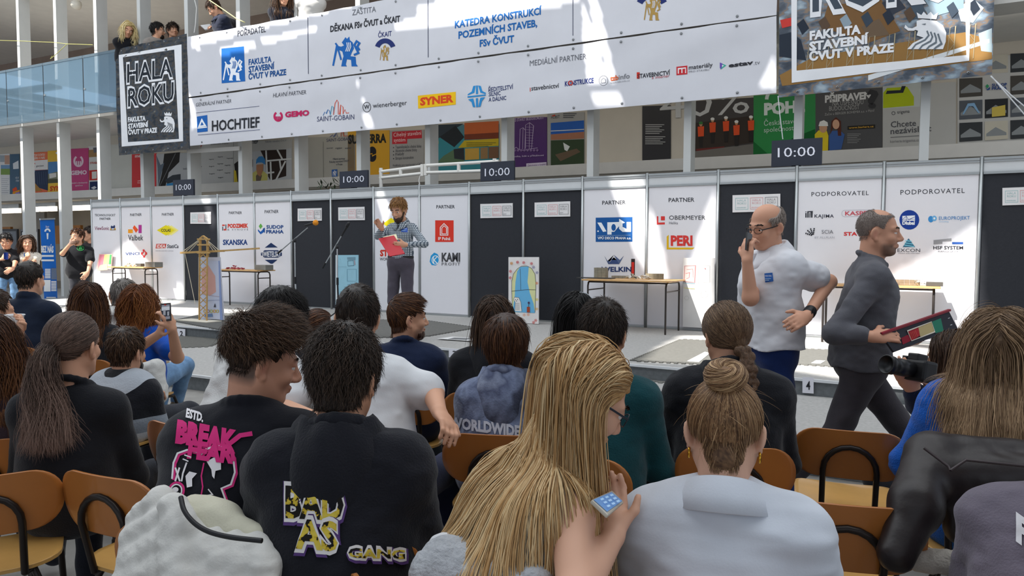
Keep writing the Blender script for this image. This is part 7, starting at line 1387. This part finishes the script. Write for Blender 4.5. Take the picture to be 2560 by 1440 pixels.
h = p.hair('gone'); h.shell(p.v, .0018, grooves=.0003, u=.25, cut=.004, bald=(.092, .7, 0)); h.crop(3000, .005, .3, .3, w=.0007, u0=(.0, .6), th=.002, cut=.004, fn=lambda q: q[:, 2] < .095+.7*(-q[:, 1]).clip(0, 1)+.006*np.sin(q[:, 0]*90)); h.build('hair', hair_mat('gone'), p.o)
# far left
BG = 'people standing far left'
p = PP('canman', 'young man in a black T-shirt holding a blue can, at the left edge', 15, 603, 14.2, -165, -170, hp=20, sit=False, floor=ZP, seed=41, group=BG, hs=1.2, face=True, v=.014, arms={1: armp((-10, 650, 14.1), (5, 648, 13.8), (14, 642, 13.75), (-.2, 0, 1), (.7, .7)), -1: armp((38, 655, 14.2), (34, 670, 13.9), (20, 678, 13.8), (.5, .3, .6))})
p.shirt(cloth('17181c'), .7, e=.016); p.trousers(c_jean); p.shoes(c_black); male(p, 'black', 300, .05, w=.006)
p = PP('handwoman', 'dark-haired woman in a cream T-shirt with her hand at her chin, far left', 68, 608, 14.4, -175, 175, sit=False, floor=ZP, seed=42, group=BG, hs=1.2, face=True, v=.014, arms={1: armp((62, 650, 14.3), (72, 640, 14.0), (62, 628, 14.1), (.3, 0, 1), (.8, .8)), -1: armp((86, 652, 14.4), (72, 668, 14.0), (58, 668, 13.9), (.3, .6, .6))})
p.shirt(cloth('d8d2c6'), .7, e=.018); p.trousers(c_dk); p.shoes(c_black); h = p.hair('brown'); h.shell(p.v, .014); h.long(400, .32, w=.007, wave=.3); h.build('hair', hair_mat('brown'), p.o)
p = PP('blacktee', 'bearded man in a black T-shirt with a green round print, hand on his chin', 193, 592, 14.4, -165, -140, sit=False, floor=ZP, seed=43, group=BG, hs=1.22, face=True, sw=.19, b=1.12, v=.014, stub=1., arms={1: armp((156, 634, 14.2), (174, 612, 14.0), (186, 604, 14.05), (0, -.2, 1), (.7, .7)), -1: armp((226, 655, 14.4), (220, 680, 14.1), (210, 693, 14.0), (.6, .2, .7))})
p.shirt(cloth('16171b'), .75, e=.016, hem=.05); p.trousers(cloth('33343a')); p.shoes(c_black); male(p, 'chestnut', 350, .05, w=.006); h = p.hair('auburn'); h.blobs(lambda g: g.ell((0, .058, -.092), (.045, .04, .035)), .3, .012); h.build('beard', hair_mat('auburn'), p.o); _bt = p
p = PP('peek', 'dark-haired man half hidden behind the left end of the stage wall', 224, 586, 19.5, 200, -100, sit=False, floor=ZP, seed=44, group=BG, hs=1.25, v=.016, k=1.25)
p.shirt(cloth('3a3436'), 1.9); p.trousers(c_dk); p.shoes(c_black); male(p, 'dark', 250, .04, w=.007)
# gallery
GAL = 'people leaning on the gallery rail'; GF = 5.165
def gal(key, label, px, py, off, br, hrel, **k):
    d = ray(px, py); pl = bplane(off); z = float(np.dot(pl.p-CAM, pl.n)/np.dot(d, pl.n)); return PP(key, label, px, py, z, br, hrel, sit=False, floor=GF, group=GAL, v=.012, k=1.32, hs=1.12, face=True, **k)
p = gal('gblonde', 'blond woman in black leaning over the glass rail of the gallery', 320, 75, .22, 170, 172, hp=25, hr=-14, seed=51, lean=.3, arms={1: armp((305, 108, 19.3), (318, 112, 18.9), (324, 110, 18.8), (0, .5, .8)), -1: armp((338, 106, 19.3), (332, 108, 18.9), (326, 108, 18.8), (0, .5, .8))}); p.shirt(c_black, 1.9); p.trousers(c_dk); p.shoes(c_black); h = p.hair('blond'); h.shell(p.v, .016); h.long(500, .26, w=.006, wave=.25, u0=(.3, .9)); h.build('hair', hair_mat('platinum'), p.o)
p = gal('gbeard', 'bearded man with glasses and grey hood on the gallery, looking right', 394, 77, -.05, 150, 95, seed=52); p.shirt(cloth('8d8680'), 1.9, collar='hood', e=.02); p.trousers(c_dk); p.shoes(c_black); p.glasses(m_black); male(p, 'black', 400, .05, w=.005); h = p.hair('black'); h.blobs(lambda g: g.ell((0, .058, -.092), (.047, .042, .042)), .2, .012); h.build('beard', hair_mat('dark'), p.o)
p = gal('gdark', 'dark-haired person in brown in the shade beside the bearded man on the gallery', 432, 76, -.6, 175, 160, seed=53); p.shirt(cloth('3f3230'), 1.9); p.trousers(c_dk); p.shoes(c_black); h = p.hair('dark'); h.shell(p.v, .02); h.crop(400, .09, .3, .4, w=.006, curl=.5); h.build('hair', hair_mat('dark'), p.o)
p = gal('gnote', 'man in a dark jacket writing in a notebook on the gallery rail', 536, 22, .12, -110, -95, hp=42, seed=54, lean=.3, b=1.05, arms={1: armp((560, 60, 17.6), (540, 66, 17.1), (528, 66, 17.0), (0, .8, .5)), -1: armp((588, 60, 17.6), (560, 62, 17.1), (548, 58, 17.0), (.3, .3, .8))}); p.shirt(cloth('23283a'), 1.9, collar='shirt', e=.022, folds=.008); p.trousers(c_dk); p.shoes(c_black); male(p, 'brown', 450, .045, w=.005)
p = gal('gwoman', 'woman with long dark hair and folded hands on the gallery rail', 708, -8, .15, 175, 165, hp=15, seed=55, lean=.2, arms={1: armp((680, 40, 16.6), (690, 36, 16.2), (700, 36, 16.1), (0, .4, .8)), -1: armp((730, 36, 16.6), (705, 37, 16.2), (694, 37, 16.1), (0, .4, .8))}); p.shirt(cloth('2a2c36'), 1.9, e=.016); p.trousers(c_dk); p.shoes(c_black); h = p.hair('brown'); h.shell(p.v, .014); h.long(450, .38, w=.006, wave=.2); h.build('hair', hair_mat('brown'), p.o)
p = gal('gwhite', 'person in a white T-shirt with folded bare arms on the gallery rail', 778, -36, .15, 178, 170, hp=10, seed=56, lean=.2, sw=.17, arms={1: armp((752, 26, 16.2), (775, 20, 15.8), (790, 18, 15.8), (0, .4, .8)), -1: armp((800, 14, 16.2), (775, 22, 15.8), (760, 24, 15.8), (0, .4, .8))}); p.shirt(cloth('dcdad6', .2, .03), .7, e=.016); p.trousers(c_dk); p.shoes(c_black); male(p, 'brown', 350, .05, w=.005)

# ------------------------------------------------------------------ chairs: plywood on bent brown tube
def chair_proto():
    r = empty('plywood_chair', (0, 0, 0)); wd = mat('b57034', .35, .10, 5, .04, 30, coat=.25); ws = mat('c99a56', .35, .12, 5, .04, 30, coat=.25); tb = mat('2c2522', .3, .06, 10, metal=.4)
    def ply(name, w_, h_, th, fn, m, nx=20, ny=16, rr=.09):
        v = []; f = []
        for s_ in (0, 1):
            for j in range(ny+1):
                for i in range(nx+1):
                    a, b = i/nx*2-1, math.sin((j/ny*2-1)*math.pi/2); y = b*h_/2; q = max(0, abs(y)-(h_/2-rr)); x = a*(w_/2-rr+math.sqrt(max(rr*rr-q*q, 0)))
                    v.append(fn(x, y, (s_-.5)*th))
        k = (nx+1)*(ny+1)
        for j in range(ny):
            for i in range(nx):
                q = j*(nx+1)+i; f += [(q, q+1, q+nx+2, q+nx+1), (k+q+nx+1, k+q+nx+2, k+q+1, k+q)]
        for i in range(nx): f += [(i+1, i, k+i, k+i+1), (ny*(nx+1)+i, ny*(nx+1)+i+1, k+ny*(nx+1)+i+1, k+ny*(nx+1)+i)]
        for j in range(ny): a, b = j*(nx+1), (j+1)*(nx+1); f += [(a, b, k+b, k+a), (b+nx, a+nx, k+a+nx, k+b+nx)]
        o = MB().add(v, f, False).build(name, m, None, origin=(0, 0, 0)); o.parent = r
        for p_ in o.data.polygons: p_.use_smooth = abs(p_.normal.z) > .4 or name == 'backrest' and abs(p_.normal.y) > .4
    ply('backrest', .43, .205, .011, lambda x, y, t: (x, -.205-.03*(y/.1)*.5+.55*x*x*-1*-1+t-.02, .685+y*.98), wd, rr=.095)
    ply('seat', .40, .39, .012, lambda x, y, t: (x, y+.01, .447+t+.25*x*x+.10*max(0, -y)**2-.4*max(0, y-.1)**2*3), ws, rr=.11)
    H = .098; arch = [(-H, -.19, .44), (-H, -.222, .58)]+[(-H*math.cos(t), -.232-.006*math.sin(t), .62+H*math.sin(t)) for t in np.linspace(0, math.pi, 11)]+[(H, -.222, .58), (H, -.19, .44)]
    MB().tube(arch, .0115, 10).build('back_arch', tb, None, origin=(0, 0, 0)).parent = r
    for sx in (-1, 1):
        MB().tube([(sx*H, -.19, .44), (sx*.12, -.12, .432), (sx*.17, .12, .432), (sx*.175, .165, .425)], .0105, 8).build('seat_rail', tb, None, origin=(0, 0, 0)).parent = r
        MB().tube([(sx*.175, .165, .43), (sx*.185, .20, .35), (sx*.20, .225, .012)], .0105, 8).tube([(sx*.20, .225, .02), (sx*.20, .225, 0)], .014, 8).build('leg', tb, None, origin=(0, 0, 0)).parent = r
        MB().tube([(sx*.12, -.14, .432), (sx*.175, -.19, .30), (sx*.20, -.235, .012)], .0105, 8).tube([(sx*.20, -.235, .02), (sx*.20, -.235, 0)], .014, 8).build('leg', tb, None, origin=(0, 0, 0)).parent = r
    return r
PROTO = chair_proto(); _first = [True]
def chair(x, y, rz, lab, z=0):
    if _first[0]: o = PROTO; _first[0] = False
    else:
        o = PROTO.copy(); COL.objects.link(o)
        for c in PROTO.children: d = c.copy(); COL.objects.link(d); d.parent = o
    o.location = (x, y, z); o.rotation_euler = (0, 0, rz); return tag(o, lab, 'chair', 'plywood chairs of the audience')
def under(key, lab, dy=.0):
    p = PEOPLE[key]; q = p.loc+p.Rb@np.array([0, dy, 0]); return chair(q[0], q[1], p.by, lab)
for k_, l_ in (('blonde', 'wooden chair under the long-haired blond woman'), ('bun', 'wooden chair under the woman with the top bun'), ('braid', 'wooden chair of the braided woman, behind the top bun'), ('blue', 'wooden chair under the dark leather jacket, right'), ('greyshirt', 'wooden chair cut by the lower right corner'), ('teal', 'wooden chair of the man in the teal sweater'), ('tiedye', 'wooden chair of the child in the tie-dye hoodie'), ('navybeard', 'wooden chair of the bearded man in navy'), ('longbrown', 'wooden chair of the person with straight brown hair'), ('clip', 'wooden chair of the person with the hairclip'), ('whitehood', 'wooden chair of the young man in the white hoodie'), ('striped', 'wooden chair of the man in the striped sweater'), ('auburn', 'wooden chair of the woman filming with a phone'), ('chestnut', 'wooden chair of the woman with chestnut hair'), ('greyman', 'wooden chair of the grey-haired man'), ('navy', 'wooden chair of the man in the navy sweater'), ('cupman', 'wooden chair of the man with the cup'), ('wavy', 'wooden chair of the long-haired woman at the left edge'), ('elastic', 'wooden chair of the child with the blue elastic')): under(k_, l_)
under('smile', 'wooden chair under the white padded jacket, lower left', .13); under('hoodie', 'wooden chair hidden behind the black leopard-lettered hoodie', .16); under('pony', 'wooden chair hidden behind the back of the ponytail woman', .27)
def chair_px(px, py, z, rel, lab):       # by its backrest centre in the photo
    c = dp(px, py, z); a = math.radians(az(px)-rel); q = c+np.array([-math.sin(a), math.cos(a), 0])*.22; return chair(q[0], q[1], a, lab)
chair_px(2124, 1140, 2.93, -4, 'empty wooden chair in front of the man in the grey sweater')
chair_px(2116, 1302, 2.08, -10, 'empty wooden chair nearest the camera, right of the top bun')
chair_px(264, 1264, 2.32, 52, 'empty wooden chair behind the ponytail woman, seen from behind at an angle')
chair_px(-40, 1238, 2.30, 6, 'wooden chair cut by the left edge of the photo')
chair_px(925, 1102, 2.68, 4, 'wooden chair between the black hoodie and the white T-shirt')
chair_px(1660, 1060, 3.0, 5, 'wooden chair between the teal sweater and the braided woman')
# ------------------------------------------------------------------ things held, worn badges, prints and jackets
def card(name, q, th, m, lab=None, cat=None, parent=None, bevel=0):
    P = [dp(*p) for p in q]; n = nrm(np.cross(P[1]-P[0], P[3]-P[0])); n = n if n@(CAM-P[0]) > 0 else -n; c = sum(P)/4
    P = [p-n*((p-c)@n) for p in P]; o = MB().prism([p-n*th for p in P], n*th).build(name, m, parent, bevel=bevel); tag(o, lab, cat); return o, Plane(c, n)
m_phone = mat('1a1b1f', .25, .03, coat=.5); m_screen = lambda c: mat(c, .15, .05, 3, emit=.35)
o, pl = card('phone', [(401, 759, 4.70), (426, 757, 4.70), (428, 802, 4.70), (403, 804, 4.70)], .009, m_phone, 'dark phone filming the stage, held up by the woman in the blue T-shirt', 'phone', bevel=.003)
A = Art(pl, o, None, .0006); A.P(mat('8d8f9a', .2, emit=.3), (404, 763), (424, 761), (425, 797), (405, 799)); A.P(mat('c8cdd4', .2, emit=.3), (404, 768), (424, 766), (424, 775), (404, 777)); A.P(mat('2c3040', .2, emit=.1), (404, 777), (424, 775), (425, 790), (405, 792)); A.P('d2d4da', (408, 775), (414, 774), (414, 788), (408, 788)); A.P('d2d4da', (418, 779), (423, 778), (423, 789), (418, 789)); A.E('d8382c', 413, 762, 3, 1.4); A.done('screen')
o, pl = card('phone', [(1478, 1250, 1.55), (1530, 1226, 1.65), (1562, 1252, 1.62), (1520, 1290, 1.52)], .009, mat('b9b2a4', .3, coat=.4), 'phone with a blue home screen held by the long-haired blond woman', 'phone', bevel=.003)
A = Art(pl, o, None, .0006); A.P(m_screen('5f86b8'), (1484, 1249), (1529, 1230), (1556, 1252), (1518, 1279)); [A.P(m_screen('9cc0e2'), (x, y), (x+7, y-3), (x+11, y+1), (x+4, y+4)) for x, y in ((1500, 1247), (1512, 1242), (1524, 1237), (1508, 1255), (1520, 1250), (1532, 1245), (1516, 1264), (1528, 1258), (1540, 1252))]; A.done('screen')
p = PEOPLE['phoneman']; c = p.arms[1][1]+nrm(p.arms[1][2])*.10; o, pl = card('phone', [(1869, 580, 3.93), (1881, 586, 3.96), (1878, 630, 3.93), (1866, 624, 3.90)], .009, m_phone, 'dark phone held to the ear by the man in the white shirt', 'phone')
def cup(px, py, z, r0, r1, h, m, name, lab, cat, parts=()):
    c = dp(px, py, z)-np.array([0, 0, h/2]); o = MB().lathe(c, [(0, 0), (r0, 0), (r1, h), (r1+.003, h), (r1-.002, h-.001), (r0-.002, .003), (0, .003)], 24).build(name, m, normals=False); tag(o, lab, cat); return o, c
o, c = cup(37, 813, 3.74, .031, .043, .105, mat('e6e8ea', .12, .02, alpha=.42), 'plastic_cup', 'clear plastic cup held by the man at the left edge', 'cup'); MB().tube([c+np.array([.045*math.cos(a), .045*math.sin(a), .105]) for a in np.linspace(0, 6.28, 20)[:-1]], .003, 6, closed=True).build('rim', mat('eef0f2', .2), o); MB().lathe(c, [(0, .004), (.033, .004), (.036, .045), (0, .045)], 18).build('drink', mat('d4d2cc', .1, alpha=.5), o)
o, c = cup(15, 640, 13.72, .036, .036, .13, mat('2444a8', .3, .05, metal=.4), 'drink_can', 'blue drink can in the hand of the young man at the left edge', 'can')
o, pl = card('folder', [(946, 596, 8.95), (985, 588, 8.98), (1012, 634, 8.78), (974, 640, 8.75)], .012, mat('c0202e', .45, .04), 'red folder held by the presenter', 'folder'); card('paper', [(958, 592, 9.0), (990, 585, 9.02), (995, 598, 8.96), (962, 604, 8.95)], .006, mat('e8e4c0', .6), parent=o)
o, pl = card('clipboard', [(2202, 832, 3.60), (2372, 775, 3.78), (2391, 821, 3.76), (2236, 880, 3.58)], .012, mat('1d1c26', .4), 'dark clipboard with a red and green sheet, carried by the man in the grey sweater', 'clipboard')
KQ = (2180, 760, 3.892); A = Art(pl, o, KQ, .001); A.P('8d2233', (285, 330), (345, 300), (440, 330), (300, 395)); A.P('a92c34', (345, 262), (450, 220), (480, 300), (385, 358)); A.P('b9a878', (450, 222), (580, 172), (612, 270), (470, 318)); A.P('2f7a62', (585, 172), (670, 138), (698, 262), (618, 284)); A.L('e0d8c8', 6, (345, 262), (580, 172), (612, 270), (385, 358), closed=True); [A.L('c85048', 5, (365+i*14, 280-i*6), (385+i*14, 345-i*8)) for i in range(5)]; A.L('d8d8dc', 5, (740, 140), (758, 134)); A.L('d8d8dc', 5, (762, 206), (780, 200)); A.done('printed_sheet')
MB().bar(dp(2204, 834, 3.6), dp(2374, 775, 3.78), .016, .01).build('binding', mat('8d1f30', .5), o)
o, pl = card('notebook', [(501, 63, 17.2), (524, 60, 17.2), (534, 69, 17.0), (512, 73, 17.0)], .03, mat('e6e6e6', .6), 'open notebook of the man in the dark jacket on the gallery', 'notebook')
o = MB().tube([dp(548, 48, 17.0), dp(561, 61, 16.95)], .055, 10).build('bread_roll', mat('c9a35c', .6, .1)); tag(o, 'long bread roll in the hand of the man in the dark jacket on the gallery', 'bread')
o, c = cup(336, 96, 18.7, .05, .06, .16, mat('c02a2e', .4), 'mug', 'red mug held by the blond woman on the gallery', 'mug')
# camera
cz = 3.1; r = empty('camera', dp(2288, 930, cz), 'black camera with a long zoom lens held by the crouching photographer', 'camera'); a, b = dp(2284, 925, cz), dp(2212, 910, cz-.06); d = nrm(b-a); up = nrm(UPV-d*(UPV@d)); sdv = np.cross(d, up)
MB().obox(a-d*.02, (d, up, sdv), (.038, .045, .068)).build('body', mat('151517', .45, .05), r, bevel=.012); MB().lathe(a+d*.015, [(0, 0), (.033, 0), (.033, .03), (.036, .032), (.036, .075), (.033, .078), (.034, .11), (.039, .112), (.041, .145), (.035, .146), (.033, .12), (0, .118)], 24, d).build('lens', mat('1b1b1d', .4, .05), r)
MB().obox(a-d*.015+up*.055, (d, up, sdv), (.03, .016, .026)).build('viewfinder', mat('17171a', .45), r, bevel=.006); MB().lathe(a+up*.045+sdv*.045, [(0, 0), (.014, 0), (.014, .012), (0, .012)], 14, up).build('dial', mat('222226', .4), r); MB().obox(a-d*.06, (d, up, sdv), (.002, .028, .04)).build('screen', mat('3c4a48', .2, coat=.4), r)
# badges
def badge(key, q, z, lab, col='1f5fae'):
    p = PEOPLE[key]; S = Surf(p.shirt_o); A = Art(S, p.shirt_o, None, .004, .001, 6); A.P(mat(col, .4, .03), *q); x0, y0 = q[0]; w_ = q[1][0]-x0; h_ = q[2][1]-q[1][1]
    A.T('HALA ROKU', 'd5e2f2', x0+w_*.1, y0+h_*.4, x0+w_*.9, h_*.2); A.R('8fb2dc', x0+w_*.1, y0+h_*.6, x0+w_*.8, y0+h_*.68); A.R('8fb2dc', x0+w_*.1, y0+h_*.76, x0+w_*.6, y0+h_*.84); A.done('name_badge')
badge('phoneman', [(1912, 684), (1932, 682), (1934, 703), (1914, 706)], 4, 'blue'); badge('presenter', [(1003, 569), (1019, 570), (1019, 581), (1003, 580)], 9, 'blue', '2456b8')
S = Surf(_bt.shirt_o); A = Art(S, _bt.shirt_o, (0, 460, 4.8), .004, .001, 12); A.O('1f7a3a', 7, 966, 772, 40, 28); A.P('2a8a44', (945, 765), (966, 750), (990, 768), (984, 786), (948, 786)); A.done('printed_emblem')
S = Surf(PEOPLE['handwoman'].shirt_o); A = Art(S, PEOPLE['handwoman'].shirt_o, (0, 460, 4.8), .004, .001, 12); A.P('3f6fb0', (285, 830), (330, 815), (345, 860), (290, 885)); A.T('ab', '3f4a5a', 272, 900, 330, 14); A.done('printed_emblem')
# prints on the backs
p = PEOPLE['smile']; S = Surf(p.shirt_o); KB1 = (0, 956, 2.9756); A = Art(S, p.shirt_o, KB1, .0035, .0006, 9); PK, WH = 'd8317c', 'e8e4e6'
A.T('ESTD.', WH, 1385, 262, 1515, 62, y1=300, b=.05, sh=.2)
A.T('BREAK', PK, 1310, 440, 1760, 150, y1=520, b=.07, sh=.15); A.L(PK, 34, (1700, 470), (1790, 400), (1880, 385)); A.L(PK, 30, (1690, 440), (1730, 520), (1740, 590)); A.T('FEAR', PK, 1400, 560, 1740, 120, y1=600, b=.06, sh=.15)
A.done('lettering')
A = Art(S, p.shirt_o, KB1, .0035, .0006, 9); O_ = [(1680, 880), (1650, 790), (1720, 760), (1750, 670), (1738, 560), (1690, 490), (1610, 475), (1540, 500), (1500, 540), (1470, 520), (1400, 505), (1330, 530), (1300, 600), (1290, 720)]
A.L(PK, 22, *[(x+10, y+8) for x, y in O_]); A.L(WH, 13, *O_); A.P(WH, (1545, 590), (1600, 560), (1650, 590), (1650, 650), (1610, 660), (1600, 720), (1585, 700), (1580, 650)); A.L(PK, 10, (1525, 600), (1505, 700), (1515, 780), (1500, 860)); A.L(WH, 12, (1400, 600), (1370, 680), (1360, 740)); A.P(WH, (1390, 700), (1420, 665), (1475, 680), (1440, 720), (1440, 780), (1400, 790)); A.L(WH, 12, (1320, 640), (1350, 740)); A.L(WH, 12, (1350, 640), (1318, 740)); A.O(PK, 16, 1330, 810, 50, 60); A.O(WH, 10, 1328, 812, 38, 46); A.E(WH, 1322, 805, 22, 18); A.L(WH, 9, (1390, 545), (1440, 565)); A.L(WH, 9, (1380, 575), (1420, 595)); A.L(WH, 9, (1560, 800), (1590, 840), (1540, 850)); A.done('printed_figure')
m_leo = attr_mat('leopard_print', [(0, '14110d'), (.46, '17130e'), (.5, 'c9a92e'), (.6, 'd8bf45'), (1, 'e0ca58')], 'half', .6, 2.2, (38, 38, 38), spec=.2)
p = PEOPLE['hoodie']; S = Surf(p.shirt_o); A = Art(S, p.shirt_o, None, .0035, .0006, 8); VI, WT = '5a3f7a', 'e6e2e0'
def leo(txt, x0, y0, x1, h, y1=None):
    y1 = y0 if y1 is None else y1
    A.T(txt, VI, x0-2, y0+9, x1+6, h+10, y1=y1+9, b=.10); A.T(txt, WT, x0, y0+3, x1+1, h+6, y1=y1+3, b=.085); A.T(txt, m_leo, x0+4, y0-1, x1-3, h-3, y1=y1-1, b=.035)
leo('BAD', 712, 1292, 862, 78, 1300); leo('AS', 738, 1368, 848, 72, 1376); leo('GANG', 868, 1392, 1010, 24, 1398); A.done('lettering')
for o_ in PEOPLE['hoodie'].shirt_o.children:
    if 'half' not in o_.data.attributes: o_.data.attributes.new('half', 'FLOAT', 'POINT').data.foreach_set('value', [.5]*len(o_.data.vertices))
p = PEOPLE['tiedye']; S = Surf(p.shirt_o); A = Art(S, p.shirt_o, None, .0035, .0006, 7); A.T('WORLDWIDE', 'c9cbd6', 1126, 1068, 1300, 26, y1=1092, b=.05); A.done('lettering')
p = PEOPLE['greyshirt']; S = Surf(p.shirt_o); A = Art(S, p.shirt_o, None, .0035, .0006, 8); A.T('FIT', 'dedcdf', 2542, 1350, 2640, 66, y1=1420, b=.05); A.done('lettering')
# jackets over chair backs
def smooth(p, n=3):
    p = [np.array(q, float) for q in p]
    for _ in range(n): p = [p[0]]+[q for a, b in zip(p[:-1], p[1:]) for q in (a*.75+b*.25, a*.25+b*.75)]+[p[-1]]
    return p
def soft(name, m, lab, cat, build, v=.008, folds=.006, cell=(.05, .05, .05), seed=1, parts=None):
    g = SDF(); build(g); nf = vnoise(seed, cell); nf2 = vnoise(seed+1, np.array(cell)*.4); V, Q = g.mesh(v, disp=lambda ax: folds*(nf(ax)+.5*nf2(ax))); c = V.mean(0); c[2] = V[:, 2].min()
    o = bpy.data.objects.new(name, grid_mesh(name, V-c, Q, m)); o.location = c; COL.objects.link(o); return tag(o, lab, cat)
D = dp
def wj(g):
    for a, b, r in (((358, 1296, 1.93), (402, 1254, 1.90), .040), ((348, 1345, 1.90), (418, 1300, 1.86), .045), ((340, 1400, 1.88), (424, 1355, 1.82), .050), ((336, 1460, 1.86), (430, 1420, 1.79), .055), ((330, 1530, 1.84), (440, 1490, 1.77), .06)): g.cap(D(*a), D(*b), r, r, k=.010)
    for i in range(5):                       # quilted channels running down from the binding
        x = 440+i*52; y = 1262+(0, 62, 84, 94, 98)[i]
        for j in range(3): g.cap(D(x-8, y+8+j*66, 1.82-.03*j-.01*i), D(x+14, y+58+j*66, 1.79-.03*j-.01*i), .036, .042, k=.010)
soft('padded_jacket', cloth('d8d6d0', .2, .04), 'white padded jacket hung over the chair in front of the smiling man', 'jacket', wj, .006, .005, (.04, .04, .03), 5)
JK = bpy.data.objects['padded_jacket']
g = SDF(); g.cap(D(500, 1300, 1.86), D(640, 1345, 1.82), .05, .035, k=.03); g.cap(D(485, 1276, 1.86), D(570, 1290, 1.87), .036, k=.03); V, Q = g.mesh(.007, disp=lambda ax, f=vnoise(8, (.03, .03, .03)): .004*f(ax)); c_ = np.array(JK.location); o = child('lining', grid_mesh('lining', V-c_, Q, cloth('d6d2bc', .2, .05)), JK)
MB().tube(smooth([D(452, 1243, 1.78), D(460, 1282, 1.745), D(500, 1322, 1.725), (D(560, 1342, 1.71)), D(655, 1352, 1.69)]), .006, 8).build('black_binding', m_black, JK)
def lj(g):
    g.cap(D(2330, 1130, 2.18), D(2640, 1150, 2.2), .055, .055, k=.04); g.cap(D(2370, 1180, 2.12), D(2640, 1190, 2.12), .05, k=.05)
    for y in (1200, 1260, 1320): g.cap(D(2400, y, 2.10), D(2640, y+5, 2.10), .045, k=.05, flat=(FWD, 1.3))
    g.cap(D(2320, 1140, 2.18), D(2290, 1260, 2.06), .062, .068, k=.04); g.cap(D(2290, 1260, 2.06), D(2240, 1385, 2.0), .066, .05, k=.03)
soft('leather_jacket', mat('241d1d', .42, .15, 10, .06, 90, spec=.4), 'dark brown leather jacket hung over the chair of the girl in blue', 'jacket', lj, .007, .0035, (.09, .07, .08), 9)
LJ = bpy.data.objects['leather_jacket']; MB().tube([D(2310, 1120, 2.07), D(2370, 1165, 2.03), D(2376, 1176, 2.02)], .004, 6).tube([D(2376, 1176, 2.02), D(2415, 1150, 2.03), D(2560, 1165, 2.03)], .004, 6).build('seam', mat('3a3032', .4), LJ)
soft('fleece_collar', cloth('d8d0c4', .6), 'cream fleece edge of a jacket below the dark leather jacket, lower right', 'fleece', lambda g: g.cap(D(2300, 1400, 2.06), D(2420, 1408, 2.02), .034, .036), .006, .004, (.015, .015, .015), 12)
def cg(g): g.cap(D(1110, 1385, 1.62), D(1250, 1420, 1.58), .04, .05, k=.03); g.cap(D(1080, 1440, 1.6), D(1330, 1460, 1.54), .055, .05, k=.03)
soft('cardigan', mat('b4b6ba', .95, .12, 40, .8, 90, spec=.1), 'grey ribbed cardigan behind the long-haired blond woman', 'cardigan', cg, .006, .005, (.012, .05, .05), 14)
soft('white_blouse', cloth('dcdcde', .2, .03), 'white cloth lying over the chair back beside the black hoodie', 'blouse', lambda g: g.cap(D(1105, 1370, 1.66), D(1150, 1372, 1.64), .034, .03, k=.02), .006, .004, (.04, .04, .04), 15)
soft('white_jacket', cloth('dcdbd6', .25, .04), 'white jacket hanging over the chair behind the woman in the blue T-shirt', 'jacket', lambda g: (g.cap(D(352, 928, 4.72), D(392, 915, 4.72), .045, .04), g.cap(D(392, 918, 4.72), D(402, 990, 4.7), .05, .045, k=.04), g.cap(D(350, 930, 4.74), D(345, 990, 4.72), .04, .04, k=.04)), .010, .008, (.06, .05, .05), 16)
